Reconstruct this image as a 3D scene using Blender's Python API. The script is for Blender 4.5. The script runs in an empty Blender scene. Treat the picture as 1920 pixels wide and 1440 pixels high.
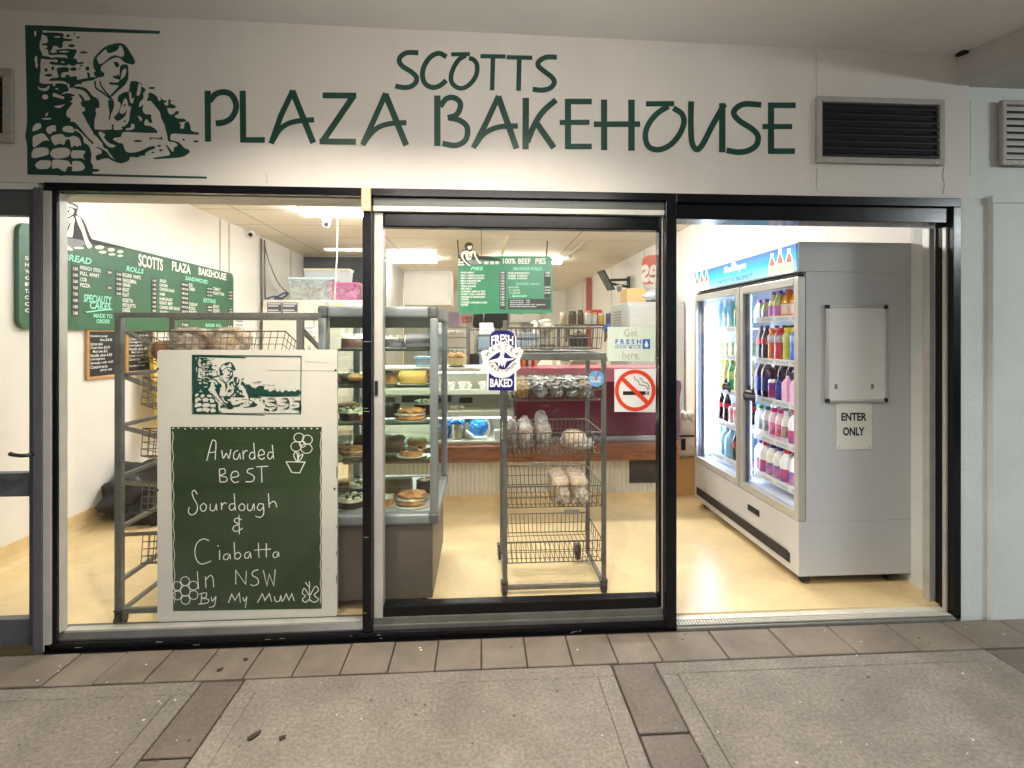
import bpy, bmesh, math, random
from mathutils import Vector, Matrix, noise
R = math.radians
random.seed(7)
S = bpy.context.scene
COL = S.collection
# ------------------------------------------------------------------ camera
F, TH, D, H, HY = 940.0, R(3.5), 2.397, 1.437, 628.0
cam = bpy.data.cameras.new('camera'); camo = bpy.data.objects.new('camera', cam); COL.objects.link(camo)
cam.sensor_width = 36; cam.lens = 36*F/1920; cam.shift_y = -(720-HY)/1920
cam.clip_start = .05; cam.clip_end = 500
camo.location = (0, -D, H); camo.rotation_euler = (R(90), 0, -TH)
S.camera = camo
# ------------------------------------------------------------------ world, light, exposure
W = bpy.data.worlds.new('World'); S.world = W; W.use_nodes = True
nt = W.node_tree; bg = nt.nodes['Background']; sky = nt.nodes.new('ShaderNodeTexSky')
SUN_EL, SUN_AZ = R(25), R(0)
sky.sky_type = 'NISHITA'; sky.sun_disc = False; sky.sun_elevation = SUN_EL; sky.sun_rotation = SUN_AZ
nt.links.new(sky.outputs[0], bg.inputs[0]); bg.inputs[1].default_value = .05
S.view_settings.view_transform = 'Standard'; S.view_settings.look = 'None'
S.view_settings.exposure = .9; S.view_settings.gamma = 1
S.cycles.transparent_max_bounces = 32; S.cycles.max_bounces = 9
S.cycles.diffuse_bounces = 5; S.cycles.sample_clamp_indirect = 6
S.cycles.caustics_reflective = False; S.cycles.caustics_refractive = False
TUBE, FRIDGE_LED, BANNER, DOWN = 84.0, 34.0, .66, 158.0
BATTEN = 21.5
# ------------------------------------------------------------------ pixel of the 1920x1440 photo -> point on a plane
cT, sT = math.cos(TH), math.sin(TH)
def ray(px, py): 
    r = (px-960)/F
    return Vector((sT+r*cT, cT-r*sT, (HY-py)/F))
def AY(px, py, Y=0.0):
    d = ray(px, py); t = (Y+D)/d.y; return Vector((d.x*t, Y, H+d.z*t))
def AX(px, py, X):
    d = ray(px, py); t = X/d.x; return Vector((X, d.y*t-D, H+d.z*t))
def AZ(px, py, Z=0.0):
    d = ray(px, py); t = (Z-H)/d.z; return Vector((d.x*t, d.y*t-D, Z))
# ------------------------------------------------------------------ materials
def lin(c):
    return tuple((v/255/12.92 if v/255 <= .04045 else ((v/255+.055)/1.055)**2.4) for v in c)+(1,)
MATS = {}
def M(name, c=(200, 200, 200), rough=.5, metal=0., var=0., vs=6., bump=0., bs=120., spec=.5, coat=0., emit=0., stretch=None, alpha=None, c2=None, trans=0):
    if name in MATS: return MATS[name]
    m = bpy.data.materials.new(name); m.use_nodes = True; MATS[name] = m
    n = m.node_tree.nodes; l = m.node_tree.links; b = n['Principled BSDF']
    b.inputs['Base Color'].default_value = lin(c); b.inputs['Roughness'].default_value = rough
    b.inputs['Metallic'].default_value = metal; b.inputs['Specular IOR Level'].default_value = spec
    b.inputs['Coat Weight'].default_value = coat
    if trans: b.inputs['Subsurface Weight'].default_value = trans; b.inputs['Subsurface Radius'].default_value = (.01, .008, .006)
    if emit:
        b.inputs['Emission Color'].default_value = lin(c); b.inputs['Emission Strength'].default_value = emit
    vec = None
    if var or bump:
        tc = n.new('ShaderNodeTexCoord'); mp = n.new('ShaderNodeMapping'); l.new(tc.outputs['Object'], mp.inputs[0])
        if stretch: mp.inputs['Scale'].default_value = stretch
        vec = mp.outputs[0]
    if var:
        a = n.new('ShaderNodeTexNoise'); a.inputs['Scale'].default_value = vs; a.inputs['Detail'].default_value = 7; a.inputs['Roughness'].default_value = .62
        l.new(vec, a.inputs['Vector'])
        rp = n.new('ShaderNodeValToRGB'); l.new(a.outputs['Fac'], rp.inputs[0])
        c0 = lin(c); k = c2 and lin(c2)
        rp.color_ramp.elements[0].position = .3; rp.color_ramp.elements[1].position = .7
        rp.color_ramp.elements[0].color = k if k else tuple(max(0, v*(1-var)) for v in c0[:3])+(1,)
        rp.color_ramp.elements[1].color = tuple(min(1, v*(1+var*.6)) for v in c0[:3])+(1,)
        l.new(rp.outputs[0], b.inputs['Base Color'])
        rr = n.new('ShaderNodeMapRange'); l.new(a.outputs['Fac'], rr.inputs[0]); rr.inputs[3].default_value = max(0, rough-.08); rr.inputs[4].default_value = min(1, rough+.1)
        l.new(rr.outputs[0], b.inputs['Roughness'])
    if bump:
        a = n.new('ShaderNodeTexNoise'); a.inputs['Scale'].default_value = bs; a.inputs['Detail'].default_value = 4; l.new(vec, a.inputs['Vector'])
        bp = n.new('ShaderNodeBump'); bp.inputs['Strength'].default_value = bump; bp.inputs['Distance'].default_value = .01
        l.new(a.outputs['Fac'], bp.inputs['Height']); l.new(bp.outputs[0], b.inputs['Normal'])
    if alpha is not None: b.inputs['Alpha'].default_value = alpha
    return m
def glassmat(name, tint=(254, 255, 254), f0=.03, rough=0.0, smudge=0.0):
    m = bpy.data.materials.new(name); m.use_nodes = True; n = m.node_tree.nodes; l = m.node_tree.links; n.clear(); MATS[name] = m
    o = n.new('ShaderNodeOutputMaterial'); mx = n.new('ShaderNodeMixShader'); t = n.new('ShaderNodeBsdfTransparent'); g = n.new('ShaderNodeBsdfGlossy')
    t.inputs[0].default_value = lin(tint); g.inputs['Roughness'].default_value = rough
    lw = n.new('ShaderNodeLayerWeight'); p = n.new('ShaderNodeMath'); p.operation = 'POWER'; l.new(lw.outputs['Facing'], p.inputs[0]); p.inputs[1].default_value = 5
    q = n.new('ShaderNodeMath'); q.operation = 'MULTIPLY_ADD'; l.new(p.outputs[0], q.inputs[0]); q.inputs[1].default_value = .9; q.inputs[2].default_value = f0
    l.new(q.outputs[0], mx.inputs[0]); l.new(t.outputs[0], mx.inputs[1]); l.new(g.outputs[0], mx.inputs[2])
    out = mx.outputs[0]
    if smudge:
        d = n.new('ShaderNodeBsdfDiffuse'); d.inputs[0].default_value = (.8, .82, .8, 1); m2 = n.new('ShaderNodeMixShader')
        tc = n.new('ShaderNodeTexCoord'); nz = n.new('ShaderNodeTexNoise'); nz.inputs['Scale'].default_value = 3; nz.inputs['Detail'].default_value = 6; l.new(tc.outputs['Object'], nz.inputs['Vector'])
        mr = n.new('ShaderNodeMapRange'); l.new(nz.outputs['Fac'], mr.inputs[0]); mr.inputs[1].default_value = .45; mr.inputs[2].default_value = .75; mr.inputs[3].default_value = 0; mr.inputs[4].default_value = smudge
        l.new(mr.outputs[0], m2.inputs[0]); l.new(out, m2.inputs[1]); l.new(d.outputs[0], m2.inputs[2]); out = m2.outputs[0]
    l.new(out, o.inputs[0]); return m
def plasticmat(name, c, op=.35, rough=.15):
    """thin translucent plastic: part see-through, part glossy-white sheet"""
    m = bpy.data.materials.new(name); m.use_nodes = True; n = m.node_tree.nodes; l = m.node_tree.links; b = n['Principled BSDF']; MATS[name] = m
    b.inputs['Base Color'].default_value = lin(c); b.inputs['Roughness'].default_value = rough
    t = n.new('ShaderNodeBsdfTransparent'); t.inputs[0].default_value = tuple(.5+.5*v for v in lin(c)[:3])+(1,)
    tc = n.new('ShaderNodeTexCoord'); nz = n.new('ShaderNodeTexNoise'); nz.inputs['Scale'].default_value = 11; nz.inputs['Detail'].default_value = 3
    nz.inputs['Distortion'].default_value = 1.5; l.new(tc.outputs['Object'], nz.inputs['Vector'])
    mr = n.new('ShaderNodeMapRange'); l.new(nz.outputs['Fac'], mr.inputs[0]); mr.inputs[1].default_value = .3; mr.inputs[2].default_value = .75; mr.inputs[3].default_value = op*.55; mr.inputs[4].default_value = min(1, op*1.6)
    bp = n.new('ShaderNodeBump'); bp.inputs['Strength'].default_value = .5; bp.inputs['Distance'].default_value = .02; l.new(nz.outputs['Fac'], bp.inputs['Height']); l.new(bp.outputs[0], b.inputs['Normal'])
    mx = n.new('ShaderNodeMixShader'); l.new(mr.outputs[0], mx.inputs[0]); l.new(t.outputs[0], mx.inputs[1]); l.new(b.outputs[0], mx.inputs[2])
    l.new(mx.outputs[0], n['Material Output'].inputs[0]); return m
GLASS = glassmat('window_glass', smudge=.018); CASEGLASS = glassmat('case_glass', (252, 255, 253), .025)
BLACK = M('black_aluminium', (13, 13, 17), .22, var=.3, vs=14, bump=.04, spec=.35)
SILVER = M('silver_aluminium', (192, 190, 183), .4, .3, var=.12, vs=9)
GREYAL = M('grey_door_paint', (86, 87, 91), .42, var=.1, vs=10, bump=.04)
STEEL = M('dull_steel', (122, 121, 116), .4, .55, var=.3, vs=16)
DSTEEL = M('dark_steel', (84, 83, 80), .45, .6, var=.3, vs=16)
WIRE = M('wire', (108, 98, 86), .38, .75, var=.25, vs=30)
WHITE = M('white_paint', (226, 226, 222), .45, var=.05)
CREAM = M('cream_fascia_paint', (220, 215, 209), .55, var=.06, vs=2.0, stretch=(1.3, 1, .6), bump=.06, bs=160)
INCREAM = M('cream_wall_paint', (236, 232, 225), .6, var=.04, vs=3, bump=.05, bs=90)
GREYWALL = M('pale_grey_render', (218, 222, 219), .6, var=.07, vs=3, bump=.25, bs=70)
GREEN = M('sign_green', (14, 66, 54), .4, var=.15, vs=8)
BOARDG = M('board_green', (40, 92, 60), .45, var=.18, vs=5)
MINT = M('mint_paint', (150, 226, 200), .6); TEXTW = M('white_lettering', (236, 236, 228), .6); CHALK = M('chalk', (240, 241, 234), .9, var=.15, vs=60)
DARK = M('matt_black', (22, 22, 24), .6); GREYCOAT = M('price_strip_black', (38, 42, 42), .6, var=.1)
# ------------------------------------------------------------------ objects
WL = {}
def tag(o, label=None, cat=None, group=None, kind=None):
    if label: o['label'] = label
    if cat: o['category'] = cat
    if group: o['group'] = group
    if kind: o['kind'] = kind
    return o
def thing(name, loc, label, cat, group=None, rz=0):
    o = bpy.data.objects.new(name, None); COL.objects.link(o); o.location = loc; o.rotation_euler = (0, 0, rz); o.empty_display_size = .1
    WL[o.name] = Vector(loc); return tag(o, label, cat, group)
def catmull(p, n=5, closed=False):
    out = []; N = len(p)
    for i in range(N if closed else N-1):
        g = lambda k: p[k % N] if closed else p[max(0, min(N-1, k))]
        a, b, c, d = g(i-1), g(i), g(i+1), g(i+2)
        for j in range(n):
            t = j/n
            out.append(tuple(.5*(2*b[k]+(c[k]-a[k])*t+(2*a[k]-5*b[k]+4*c[k]-d[k])*t*t+(3*b[k]-a[k]-3*c[k]+d[k])*t**3) for k in range(len(b))))
    if not closed: out.append(tuple(p[-1]))
    return out
class MB:
    def __init__(s): s.b = bmesh.new()
    def face(s, pts, mi=0):
        try:
            f = s.b.faces.new([s.b.verts.new(p) for p in pts]); f.material_index = mi; return f
        except ValueError: return None
    def box(s, x0, x1, y0, y1, z0, z1, bev=0, mi=0, seg=2, mat=None):
        if x0 > x1: x0, x1 = x1, x0
        if y0 > y1: y0, y1 = y1, y0
        if z0 > z1: z0, z1 = z1, z0
        v = [s.b.verts.new((x, y, z)) for x in (x0, x1) for y in (y0, y1) for z in (z0, z1)]
        fs = [s.b.faces.new([v[i] for i in q]) for q in ((0, 1, 3, 2), (4, 6, 7, 5), (0, 4, 5, 1), (2, 3, 7, 6), (0, 2, 6, 4), (1, 5, 7, 3))]
        for f in fs: f.material_index = mi
        if mat: bmesh.ops.transform(s.b, matrix=mat, verts=v)
        if bev:
            es = list({e for f in fs for e in f.edges})
            bmesh.ops.bevel(s.b, geom=es, offset=bev, segments=seg, affect='EDGES', profile=.6, material=-1)
        return s
    def tube(s, pts, r, n=8, closed=False, caps=True, mi=0):
        pts = [Vector(p) for p in pts]; N = len(pts); rings = []; up = None
        for i, p in enumerate(pts):
            a = pts[i-1] if (i or closed) else p; b = pts[(i+1) % N] if (i < N-1 or closed) else p
            d = (b-a).normalized() if (b-a).length > 1e-9 else Vector((0, 0, 1))
            if up is None: up = Vector((0, 0, 1)) if abs(d.z) < .9 else Vector((0, 1, 0))
            x = d.cross(up)
            if x.length < 1e-6: x = d.cross(Vector((1, 0, 0)))
            x.normalize(); up = x.cross(d).normalized()
            rr = r[i] if isinstance(r, (list, tuple)) else r
            rings.append([s.b.verts.new(p+(x*math.cos(2*math.pi*k/n+.785)+up*math.sin(2*math.pi*k/n+.785))*rr) for k in range(n)])
        for i in range(N if closed else N-1):
            A, B = rings[i], rings[(i+1) % N]
            for k in range(n): s.b.faces.new((A[k], A[(k+1) % n], B[(k+1) % n], B[k])).material_index = mi
        if caps and not closed:
            s.b.faces.new(rings[0][::-1]).material_index = mi; s.b.faces.new(rings[-1]).material_index = mi
        return s
    def lathe(s, prof, c=(0, 0, 0), n=20, mi=0, axis='z', sx=1, sy=1):
        c = Vector(c); rings = []
        def P(r, h, a):
            u, v = r*math.cos(a)*sx, r*math.sin(a)*sy
            return c+(Vector((u, v, h)) if axis == 'z' else Vector((h, u, v)) if axis == 'x' else Vector((u, h, v)))
        for r, h in prof:
            rings.append([s.b.verts.new(P(max(r, 1e-5), h, 2*math.pi*k/n)) for k in range(n)])
        for A, B in zip(rings, rings[1:]):
            for k in range(n): s.b.faces.new((A[k], A[(k+1) % n], B[(k+1) % n], B[k])).material_index = mi
        s.b.faces.new(rings[0][::-1]).material_index = mi; s.b.faces.new(rings[-1]).material_index = mi
        return s
    def prism(s, pts, vec, mi=0):
        vec = Vector(vec); a = [s.b.verts.new(p) for p in pts]; b = [s.b.verts.new(Vector(p)+vec) for p in pts]; n = len(pts)
        s.b.faces.new(a[::-1]).material_index = mi; s.b.faces.new(b).material_index = mi
        for i in range(n): s.b.faces.new((a[i], a[(i+1) % n], b[(i+1) % n], b[i])).material_index = mi
        return s
    def ribbon(s, pts, w, place, mi=0, closed=False):
        P = [Vector(p[:2]) for p in pts]; N = len(P); L = []; Rr = []
        for i in range(N):
            a = P[i-1] if (i or closed) else None; b = P[(i+1) % N] if (i < N-1 or closed) else None
            d0 = (P[i]-a).normalized() if a is not None and (P[i]-a).length > 1e-9 else None
            d1 = (b-P[i]).normalized() if b is not None and (b-P[i]).length > 1e-9 else None
            d0 = d0 or d1 or Vector((1, 0)); d1 = d1 or d0
            n0 = Vector((-d0.y, d0.x)); n1 = Vector((-d1.y, d1.x)); m = n0+n1
            m = n0 if m.length < 1e-6 else m.normalized(); k = 1/max(.45, m.dot(n0))
            ww = w[i] if isinstance(w, (list, tuple)) else w
            L.append(s.b.verts.new(place(*(P[i]+m*k*ww/2)))); Rr.append(s.b.verts.new(place(*(P[i]-m*k*ww/2))))
        for i in range(N if closed else N-1):
            j = (i+1) % N; s.b.faces.new((Rr[i], Rr[j], L[j], L[i])).material_index = mi
        return s
    def blob(s, c, rx, ry, rz, n=2, amp=.08, fr=3., pw=2., seed=0, mi=0, flat=None):
        """rounded lump: superellipsoid with noise"""
        t = bmesh.new(); bmesh.ops.create_icosphere(t, subdivisions=n+1, radius=1); c = Vector(c); off = Vector((seed*7.3, seed*3.1, seed*1.7))
        mp = {}
        for v in t.verts:
            q = v.co; k = (abs(q.x)**pw+abs(q.y)**pw+abs(q.z)**pw)**(-1/pw); q = q*k
            q = q*(1+amp*noise.noise(q*fr+off))
            if flat is not None and q.z < flat: q.z = flat
            mp[v] = s.b.verts.new(c+Vector((q.x*rx, q.y*ry, q.z*rz)))
        for f in t.faces: s.b.faces.new([mp[v] for v in f.verts]).material_index = mi
        t.free(); return s
    def build(s, name, mat, parent=None, smooth=False, normals=True):
        if normals: bmesh.ops.recalc_face_normals(s.b, faces=s.b.faces[:])
        off = WL.get(parent.name, Vector()) if parent else Vector()
        if parent: bmesh.ops.translate(s.b, verts=s.b.verts[:], vec=-off)
        me = bpy.data.meshes.new(name); s.b.to_mesh(me); s.b.free()
        for m in (mat if isinstance(mat, (list, tuple)) else [mat]): me.materials.append(m)
        if smooth:
            me.polygons.foreach_set('use_smooth', [True]*len(me.polygons))
            if smooth is not True: me.set_sharp_from_angle(angle=R(smooth))
        o = bpy.data.objects.new(name, me); COL.objects.link(o)
        WL[o.name] = off
        if parent: o.parent = parent
        return o
def clone(o, loc, label=None, rz=None, group=None, scale=None):
    def cp(a, par):
        c = a.copy(); COL.objects.link(c); c.parent = par
        for ch in a.children: cp(ch, c)
        return c
    c = cp(o, None); c.location = loc
    if rz is not None: c.rotation_euler = (0, 0, rz)
    if label: c['label'] = label
    if group: c['group'] = group
    if scale: c.scale = scale
    return c
_gl = {}
def glyphs(t, bold=0., shear=0.):
    if 'Q' in t: bold = 0.
    k = (t, bold, shear)
    if k not in _gl:
        cu = bpy.data.curves.new('t', 'FONT'); cu.body = t; cu.offset = bold; cu.shear = shear; cu.resolution_u = 3; cu.fill_mode = 'FRONT'
        ob = bpy.data.objects.new('t', cu); me = ob.to_mesh()
        vs = [v.co.xy.copy() for v in me.vertices]; fs = [tuple(p.vertices) for p in me.polygons]
        ob.to_mesh_clear(); bpy.data.objects.remove(ob); bpy.data.curves.remove(cu)
        _gl[k] = (vs, fs)
    return _gl[k]
def text(mb, t, place, u0, v0, u1, v1, bold=0., shear=0., mi=0, keep=False, warp=None):
    """fit the text's own box into (u0,v0)-(u1,v1); v0 = baseline side"""
    vs, fs = glyphs(t, bold, shear)
    if not vs: return
    x0 = min(v.x for v in vs); x1 = max(v.x for v in vs); y0 = min(v.y for v in vs); y1 = max(v.y for v in vs)
    sx = (u1-u0)/(x1-x0); sy = (v1-v0)/(y1-y0)
    if keep: k = min(abs(sx), abs(sy)); u0 += ((u1-u0)-math.copysign(k, sx)*(x1-x0))/2; sx = math.copysign(k, sx); sy = math.copysign(k, sy)
    q = []
    for v in vs:
        u, w = u0+(v.x-x0)*sx, v0+(v.y-y0)*sy
        if warp: u, w = warp(u, w)
        q.append(mb.b.verts.new(place(u, w)))
    for f in fs:
        try: mb.b.faces.new([q[i] for i in f]).material_index = mi
        except ValueError: pass
def rrect(u0, v0, u1, v1, r, n=4):
    o = []
    for cx, cy, a in ((u1-r, v1-r, 0), (u0+r, v1-r, 90), (u0+r, v0+r, 180), (u1-r, v0+r, 270)):
        for k in range(n+1): o.append((cx+r*math.cos(R(a+90*k/n)), cy+r*math.sin(R(a+90*k/n))))
    return o
def circ(cx, cy, rx, ry=None, n=24): 
    ry = rx if ry is None else ry
    return [(cx+rx*math.cos(2*math.pi*k/n), cy+ry*math.sin(2*math.pi*k/n)) for k in range(n)]
# ================================================================== GROUND, SOFFIT, FACADE
XL, XR = -2.87, 2.45          # inner side walls of the shop
ZF, ZC = .03, 2.72            # shop floor and ceiling
CONC = M('concrete', (134, 127, 118), .8, var=.2, vs=2.2, bump=.28, bs=170)
def speckle(m, sc, amt, dark):
    n = m.node_tree.nodes; l = m.node_tree.links; b = n['Principled BSDF']; src = b.inputs['Base Color'].links[0].from_socket
    tc = n.new('ShaderNodeTexCoord'); v = n.new('ShaderNodeTexNoise'); v.inputs['Scale'].default_value = sc; v.inputs['Detail'].default_value = 3; l.new(tc.outputs['Object'], v.inputs['Vector'])
    r = n.new('ShaderNodeValToRGB'); l.new(v.outputs['Fac'], r.inputs[0]); r.color_ramp.elements[0].position = .32; r.color_ramp.elements[1].position = .68
    r.color_ramp.elements[0].color = (1-amt, 1-amt, 1-amt, 1); r.color_ramp.elements[1].color = (1+dark, 1+dark, 1+dark, 1)
    mx = n.new('ShaderNodeMix'); mx.data_type = 'RGBA'; mx.blend_type = 'MULTIPLY'; mx.inputs[0].default_value = 1
    l.new(src, mx.inputs[6]); l.new(r.outputs[0], mx.inputs[7]); l.new(mx.outputs[2], b.inputs['Base Color'])
speckle(CONC, 75, .3, .12); speckle(CONC, 5.5, .14, .1)
TROWEL = M('trowelled_concrete', (143, 137, 130), .78, var=.2, vs=2.2, bump=.2, bs=120); speckle(TROWEL, 60, .12, .05)
PAVER = M('dark_paver', (108, 99, 91), .7, var=.3, vs=4, bump=.25, bs=140); speckle(PAVER, 70, .2, .1)
GROUT = M('grout', (62, 57, 54), .95, var=.2, vs=30)
g = MB(); g.box(-60, 60, -60, -.0, -.3, -.012); tag(g.build('ground', GROUT), kind='structure')
slabs = [(-5.9, -4.6), (-4.42, -2.88), (-2.70, -1.155), (-.985, .565), (.755, 2.30), (2.49, 4.1), (4.28, 5.9)]
ys = [(-2.3, -.238), (-4.2, -2.5), (-6.1, -4.4)]
a = MB(); e = MB()
for x0, x1 in slabs:
    for y0, y1 in ys:
        w = .078; a.box(x0+w, x1-w, y0+w, y1-w, -.1, -.001, .0015, seg=1)
        e.box(x0+.003, x1-.003, y0+.003, y0+w-.002, -.1, 0, .004, seg=1); e.box(x0+.003, x1-.003, y1-w+.002, y1-.003, -.1, 0, .004, seg=1)
        e.box(x0+.003, x0+w-.002, y0+w, y1-w, -.1, 0, .004, seg=1); e.box(x1-w+.002, x1-.003, y0+w, y1-w, -.1, 0, .004, seg=1)
tag(a.build('pavement_slabs', CONC), kind='structure'); tag(e.build('pavement_edging', CONC), kind='structure')
p = MB()
x = -6.0; k = 0
while x < 6:
    w = .2 if x < .78 else .3
    j = random.uniform(-.002, .002)
    p.box(x+.003, x+w-.003, -.232, -.022, -.1, .001+j, .003, mi=1, seg=1); x += w
for bx0, bx1 in zip([s[1] for s in slabs[:-1]], [s[0] for s in slabs[1:]]):
    y = -.24
    while y > -6:
        p.box(bx0+.004, bx1-.004, y-.38, y-.006, -.1, random.uniform(-.002, .001), .003, seg=1); y -= .386
tag(p.build('paving_border', [PAVER, M('paver_strip_grey', (124, 114, 103), .7, var=.32, vs=4, bump=.25, bs=140)]), kind='structure')
# soffit of the arcade: slopes a little, its joint with the fascia drops to the right
zl, zr = AY(0, 15, 0).z, AY(1800, 100, 0).z
slope = (zr-zl)/(AY(1800, 0, 0).x-AY(0, 0, 0).x); zs = lambda x: zl+slope*(x-AY(0, 0, 0).x)
SOFF = M('soffit_paint', (226, 225, 222), .7, var=.06, vs=2, bump=.15, bs=110)
m = MB(); m.prism([(-7, .3, zs(-7)), (7, .3, zs(7)), (7, .3, zs(7)+.3), (-7, .3, zs(-7)+.3)], (0, -8, 0)); tag(m.build('soffit', SOFF), kind='structure')
# concrete beam under the soffit at the right
b0 = AY(1802, 157, 0); zb = b0.z; b1 = AZ(1920, 113, zb); dv = (b1-b0).normalized(); bt = zs(2.5)+.02
e0 = b0+dv*-.25; e1 = b0+dv*3.2; wv = Vector((1, 0, 0))*.75
m = MB(); m.prism([e0, e0+wv, e0+wv+Vector((0, 0, bt-zb)), e0+Vector((0, 0, bt-zb))], e1-e0)
tag(m.build('concrete_beam', M('grey_render', (186, 185, 182), .75, var=.1, vs=4, bump=.4, bs=90)), 'grey rendered beam running out under the soffit above the right-hand vent', 'beam', kind='thing')
# fascia with painted lettering and emblem
YF = .015; xf1 = AY(1818, 200, YF).x
fas = thing('fascia_wall', (0, YF, 2.13), 'long cream fascia painted with the green bakery name and a baker picture', 'wall'); tag(fas, kind='thing')
vx = [AY(1524, 180, YF).x, AY(1768, 180, YF).x, AY(1524, 180, YF).z, AY(1524, 318, YF).z]
m = MB()
seams = [-7, AY(1527, 300, YF).x, xf1]
for s0, s1 in zip(seams, seams[1:]): m.box(s0+.0006, s1-.0006, YF, .2, 2.131, 3.0, .0015, seg=1)
m.box(XL, XL+5.3, .1015, .216, 2.094, 2.1305)
m.build('panel', CREAM, fas)
def LP(offx, offy, k, dy=.0012, Y=YF): return lambda u, v: AY(offx+u/k, offy+v/k, Y-dy)
ST = []   # (offset x, scale, width, points, smooth)
def L2(pts, w=30, sm=0, o=640): ST.append((o, w, catmull(pts, 6) if sm else pts))
# SCOTTS
W1 = 27
L2([(433,297),(372,296),(336,316),(326,345),(346,374),(390,402),(421,432),(419,463),(390,487),(350,492),(303,484)], W1, 1)
L2([(592,320),(548,300),(500,322),(465,375),(457,430),(475,474),(515,492),(557,480),(590,452)], W1, 1)
L2([(618,306),(723,304)], 22); L2([(700,312),(662,335),(632,380),(617,430),(625,470),(660,495),(700,490),(740,455),(762,410),(762,362),(742,335),(718,328)], 25, 1)
L2([(782,316),(924,318)], 23); L2([(853,326),(848,508)], 24)
L2([(930,322),(1074,325)], 23); L2([(1001,332),(997,511)], 25)
L2([(1213,322),(1152,322),(1112,345),(1108,370),(1140,400),(1185,435),(1198,465),(1175,495),(1130,507),(1076,502)], W1, 1)
ST2 = ST; ST = []
# PLAZA BAKEHOUSE
L2([(1168,510),(1170,797)], 33, 0, 0); L2([(1180,570),(1210,532),(1255,518),(1300,532),(1325,575),(1325,620),(1300,665),(1260,688),(1213,694)], 32, 1, 0)
L2([(1365,510),(1368,800)], 33, 0, 0); L2([(1352,787),(1490,787)], 30, 0, 0)
L2([(1648,508),(1580,650),(1525,808)], 30, 0, 0); L2([(1644,510),(1762,804)], 33, 0, 0); L2([(1535,790),(1568,735),(1615,698),(1680,680),(1767,674)], 28, 1, 0)
L2([(1815,536),(2004,538)], 31, 0, 0); L2([(1985,545),(1812,798)], 33, 0, 0); L2([(1797,795),(2002,797)], 31, 0, 0)
L2([(250,524),(190,660),(120,816)], 30); L2([(247,528),(365,818)], 33); L2([(130,800),(168,750),(215,713),(280,695),(366,690)], 28, 1)
L2([(540,537),(540,821)], 34); L2([(556,600),(590,556),(635,550),(668,578),(664,620),(640,650),(598,662)], 30, 1); L2([(600,662),(660,675),(702,705),(710,750),(692,795),(640,818),(568,806)], 30, 1)
L2([(885,540),(815,690),(742,832)], 30); L2([(882,542),(986,836)], 33); L2([(755,815),(795,760),(840,730),(900,712),(993,708)], 28, 1)
L2([(1038,550),(1036,840)], 34); L2([(1208,562),(1132,630),(1080,715),(1046,800)], 32, 1); L2([(1090,680),(1196,832)], 33)
L2([(1275,556),(1275,838)], 33); L2([(1260,571),(1409,571)], 30); L2([(1228,689),(1396,688)], 28); L2([(1260,824),(1409,824)], 30)
L2([(1478,560),(1478,845)], 33); L2([(1632,560),(1632,848)], 35); L2([(1420,699),(1681,698)], 30)
L2([(1713,584),(1872,583)], 28); L2([(1840,598),(1775,640),(1725,705),(1710,770),(1730,825),(1785,842),(1850,815),(1902,755),(1927,690),(1915,640),(1868,608)], 30, 1)
L2([(48,570),(46,700),(52,800),(78,840),(112,812),(170,700),(236,585)], 31, 1, 1280); L2([(223,580),(223,856)], 34, 0, 1280)
L2([(442,590),(350,585),(302,608),(288,640),(320,680),(390,725),(423,765),(415,815),(370,847),(310,856),(246,845)], 31, 1, 1280)
L2([(497,578),(497,864)], 33, 0, 1280); L2([(482,592),(636,592)], 30, 0, 1280); L2([(448,712),(616,712)], 28, 0, 1280); L2([(482,850),(632,850)], 30, 0, 1280)
for k, lst in enumerate((ST2, ST)):
    m = MB()
    for i, (o, w, pts) in enumerate(lst): m.ribbon(pts, w*1.06, LP(o, 0, 3, .0007+.00021*(i % 11)))
    m.build('lettering', GREEN, fas)
# --- baker emblem: dark shapes D, light shapes L, each in the coordinates of an enlarged view
EMB = []
def tl(ox, oy, k, kind, pts, sm=3): EMB.append((kind, [(ox+x/k, oy+y/k) for x, y in (catmull([(pts[i], pts[i+1]) for i in range(0, len(pts), 2)], sm, True) if sm else [(pts[i], pts[i+1]) for i in range(0, len(pts), 2)])]))
A = lambda k, *p, sm=3: tl(40, 40, 9.6, k, p, sm)
B = lambda k, *p, sm=3: tl(40, 190, 9.6, k, p, sm)
C = lambda k, *p, sm=3: tl(200, 140, 9.6, k, p, sm)
Q = lambda k, *p, sm=3: tl(0, 0, 3, k, p, sm)
def El(t, k, *es):
    for cx, cy, rx, ry in es: t(k, *[c for q in circ(cx, cy, rx, ry, 8) for c in q])
A('D',190,160,300,160,380,170,375,240,330,400,300,440,360,540,380,640,350,700,345,900,330,1100,560,1125,700,1115,830,1150,850,1250,760,1280,700,1330,570,1290,540,1440,190,1440)
A('D',65,68,330,72,330,2700,1290,2750,1290,2752,108,2752,100,1500,sm=0)
A('D',65,66,700,85,1300,120,2490,172,2492,226,1300,192,700,178,65,150,sm=0)
A('D',380,205,745,215,755,300,930,325,880,355,755,365,745,455,690,480,600,450,560,480,500,560,360,420,470,380,460,290)
A('D',500,555,720,500,985,510,980,580,940,670,1000,680,1010,735,1120,730,1100,768,990,770,960,800,880,790,840,740,820,620,700,600,520,605)
A('D',350,620,560,640,690,650,830,670,840,790,700,790,520,770,530,720,640,740,640,690,520,690,350,670)
B('D',110,1250,1285,1250,1285,1312,110,1312,sm=0)
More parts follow.
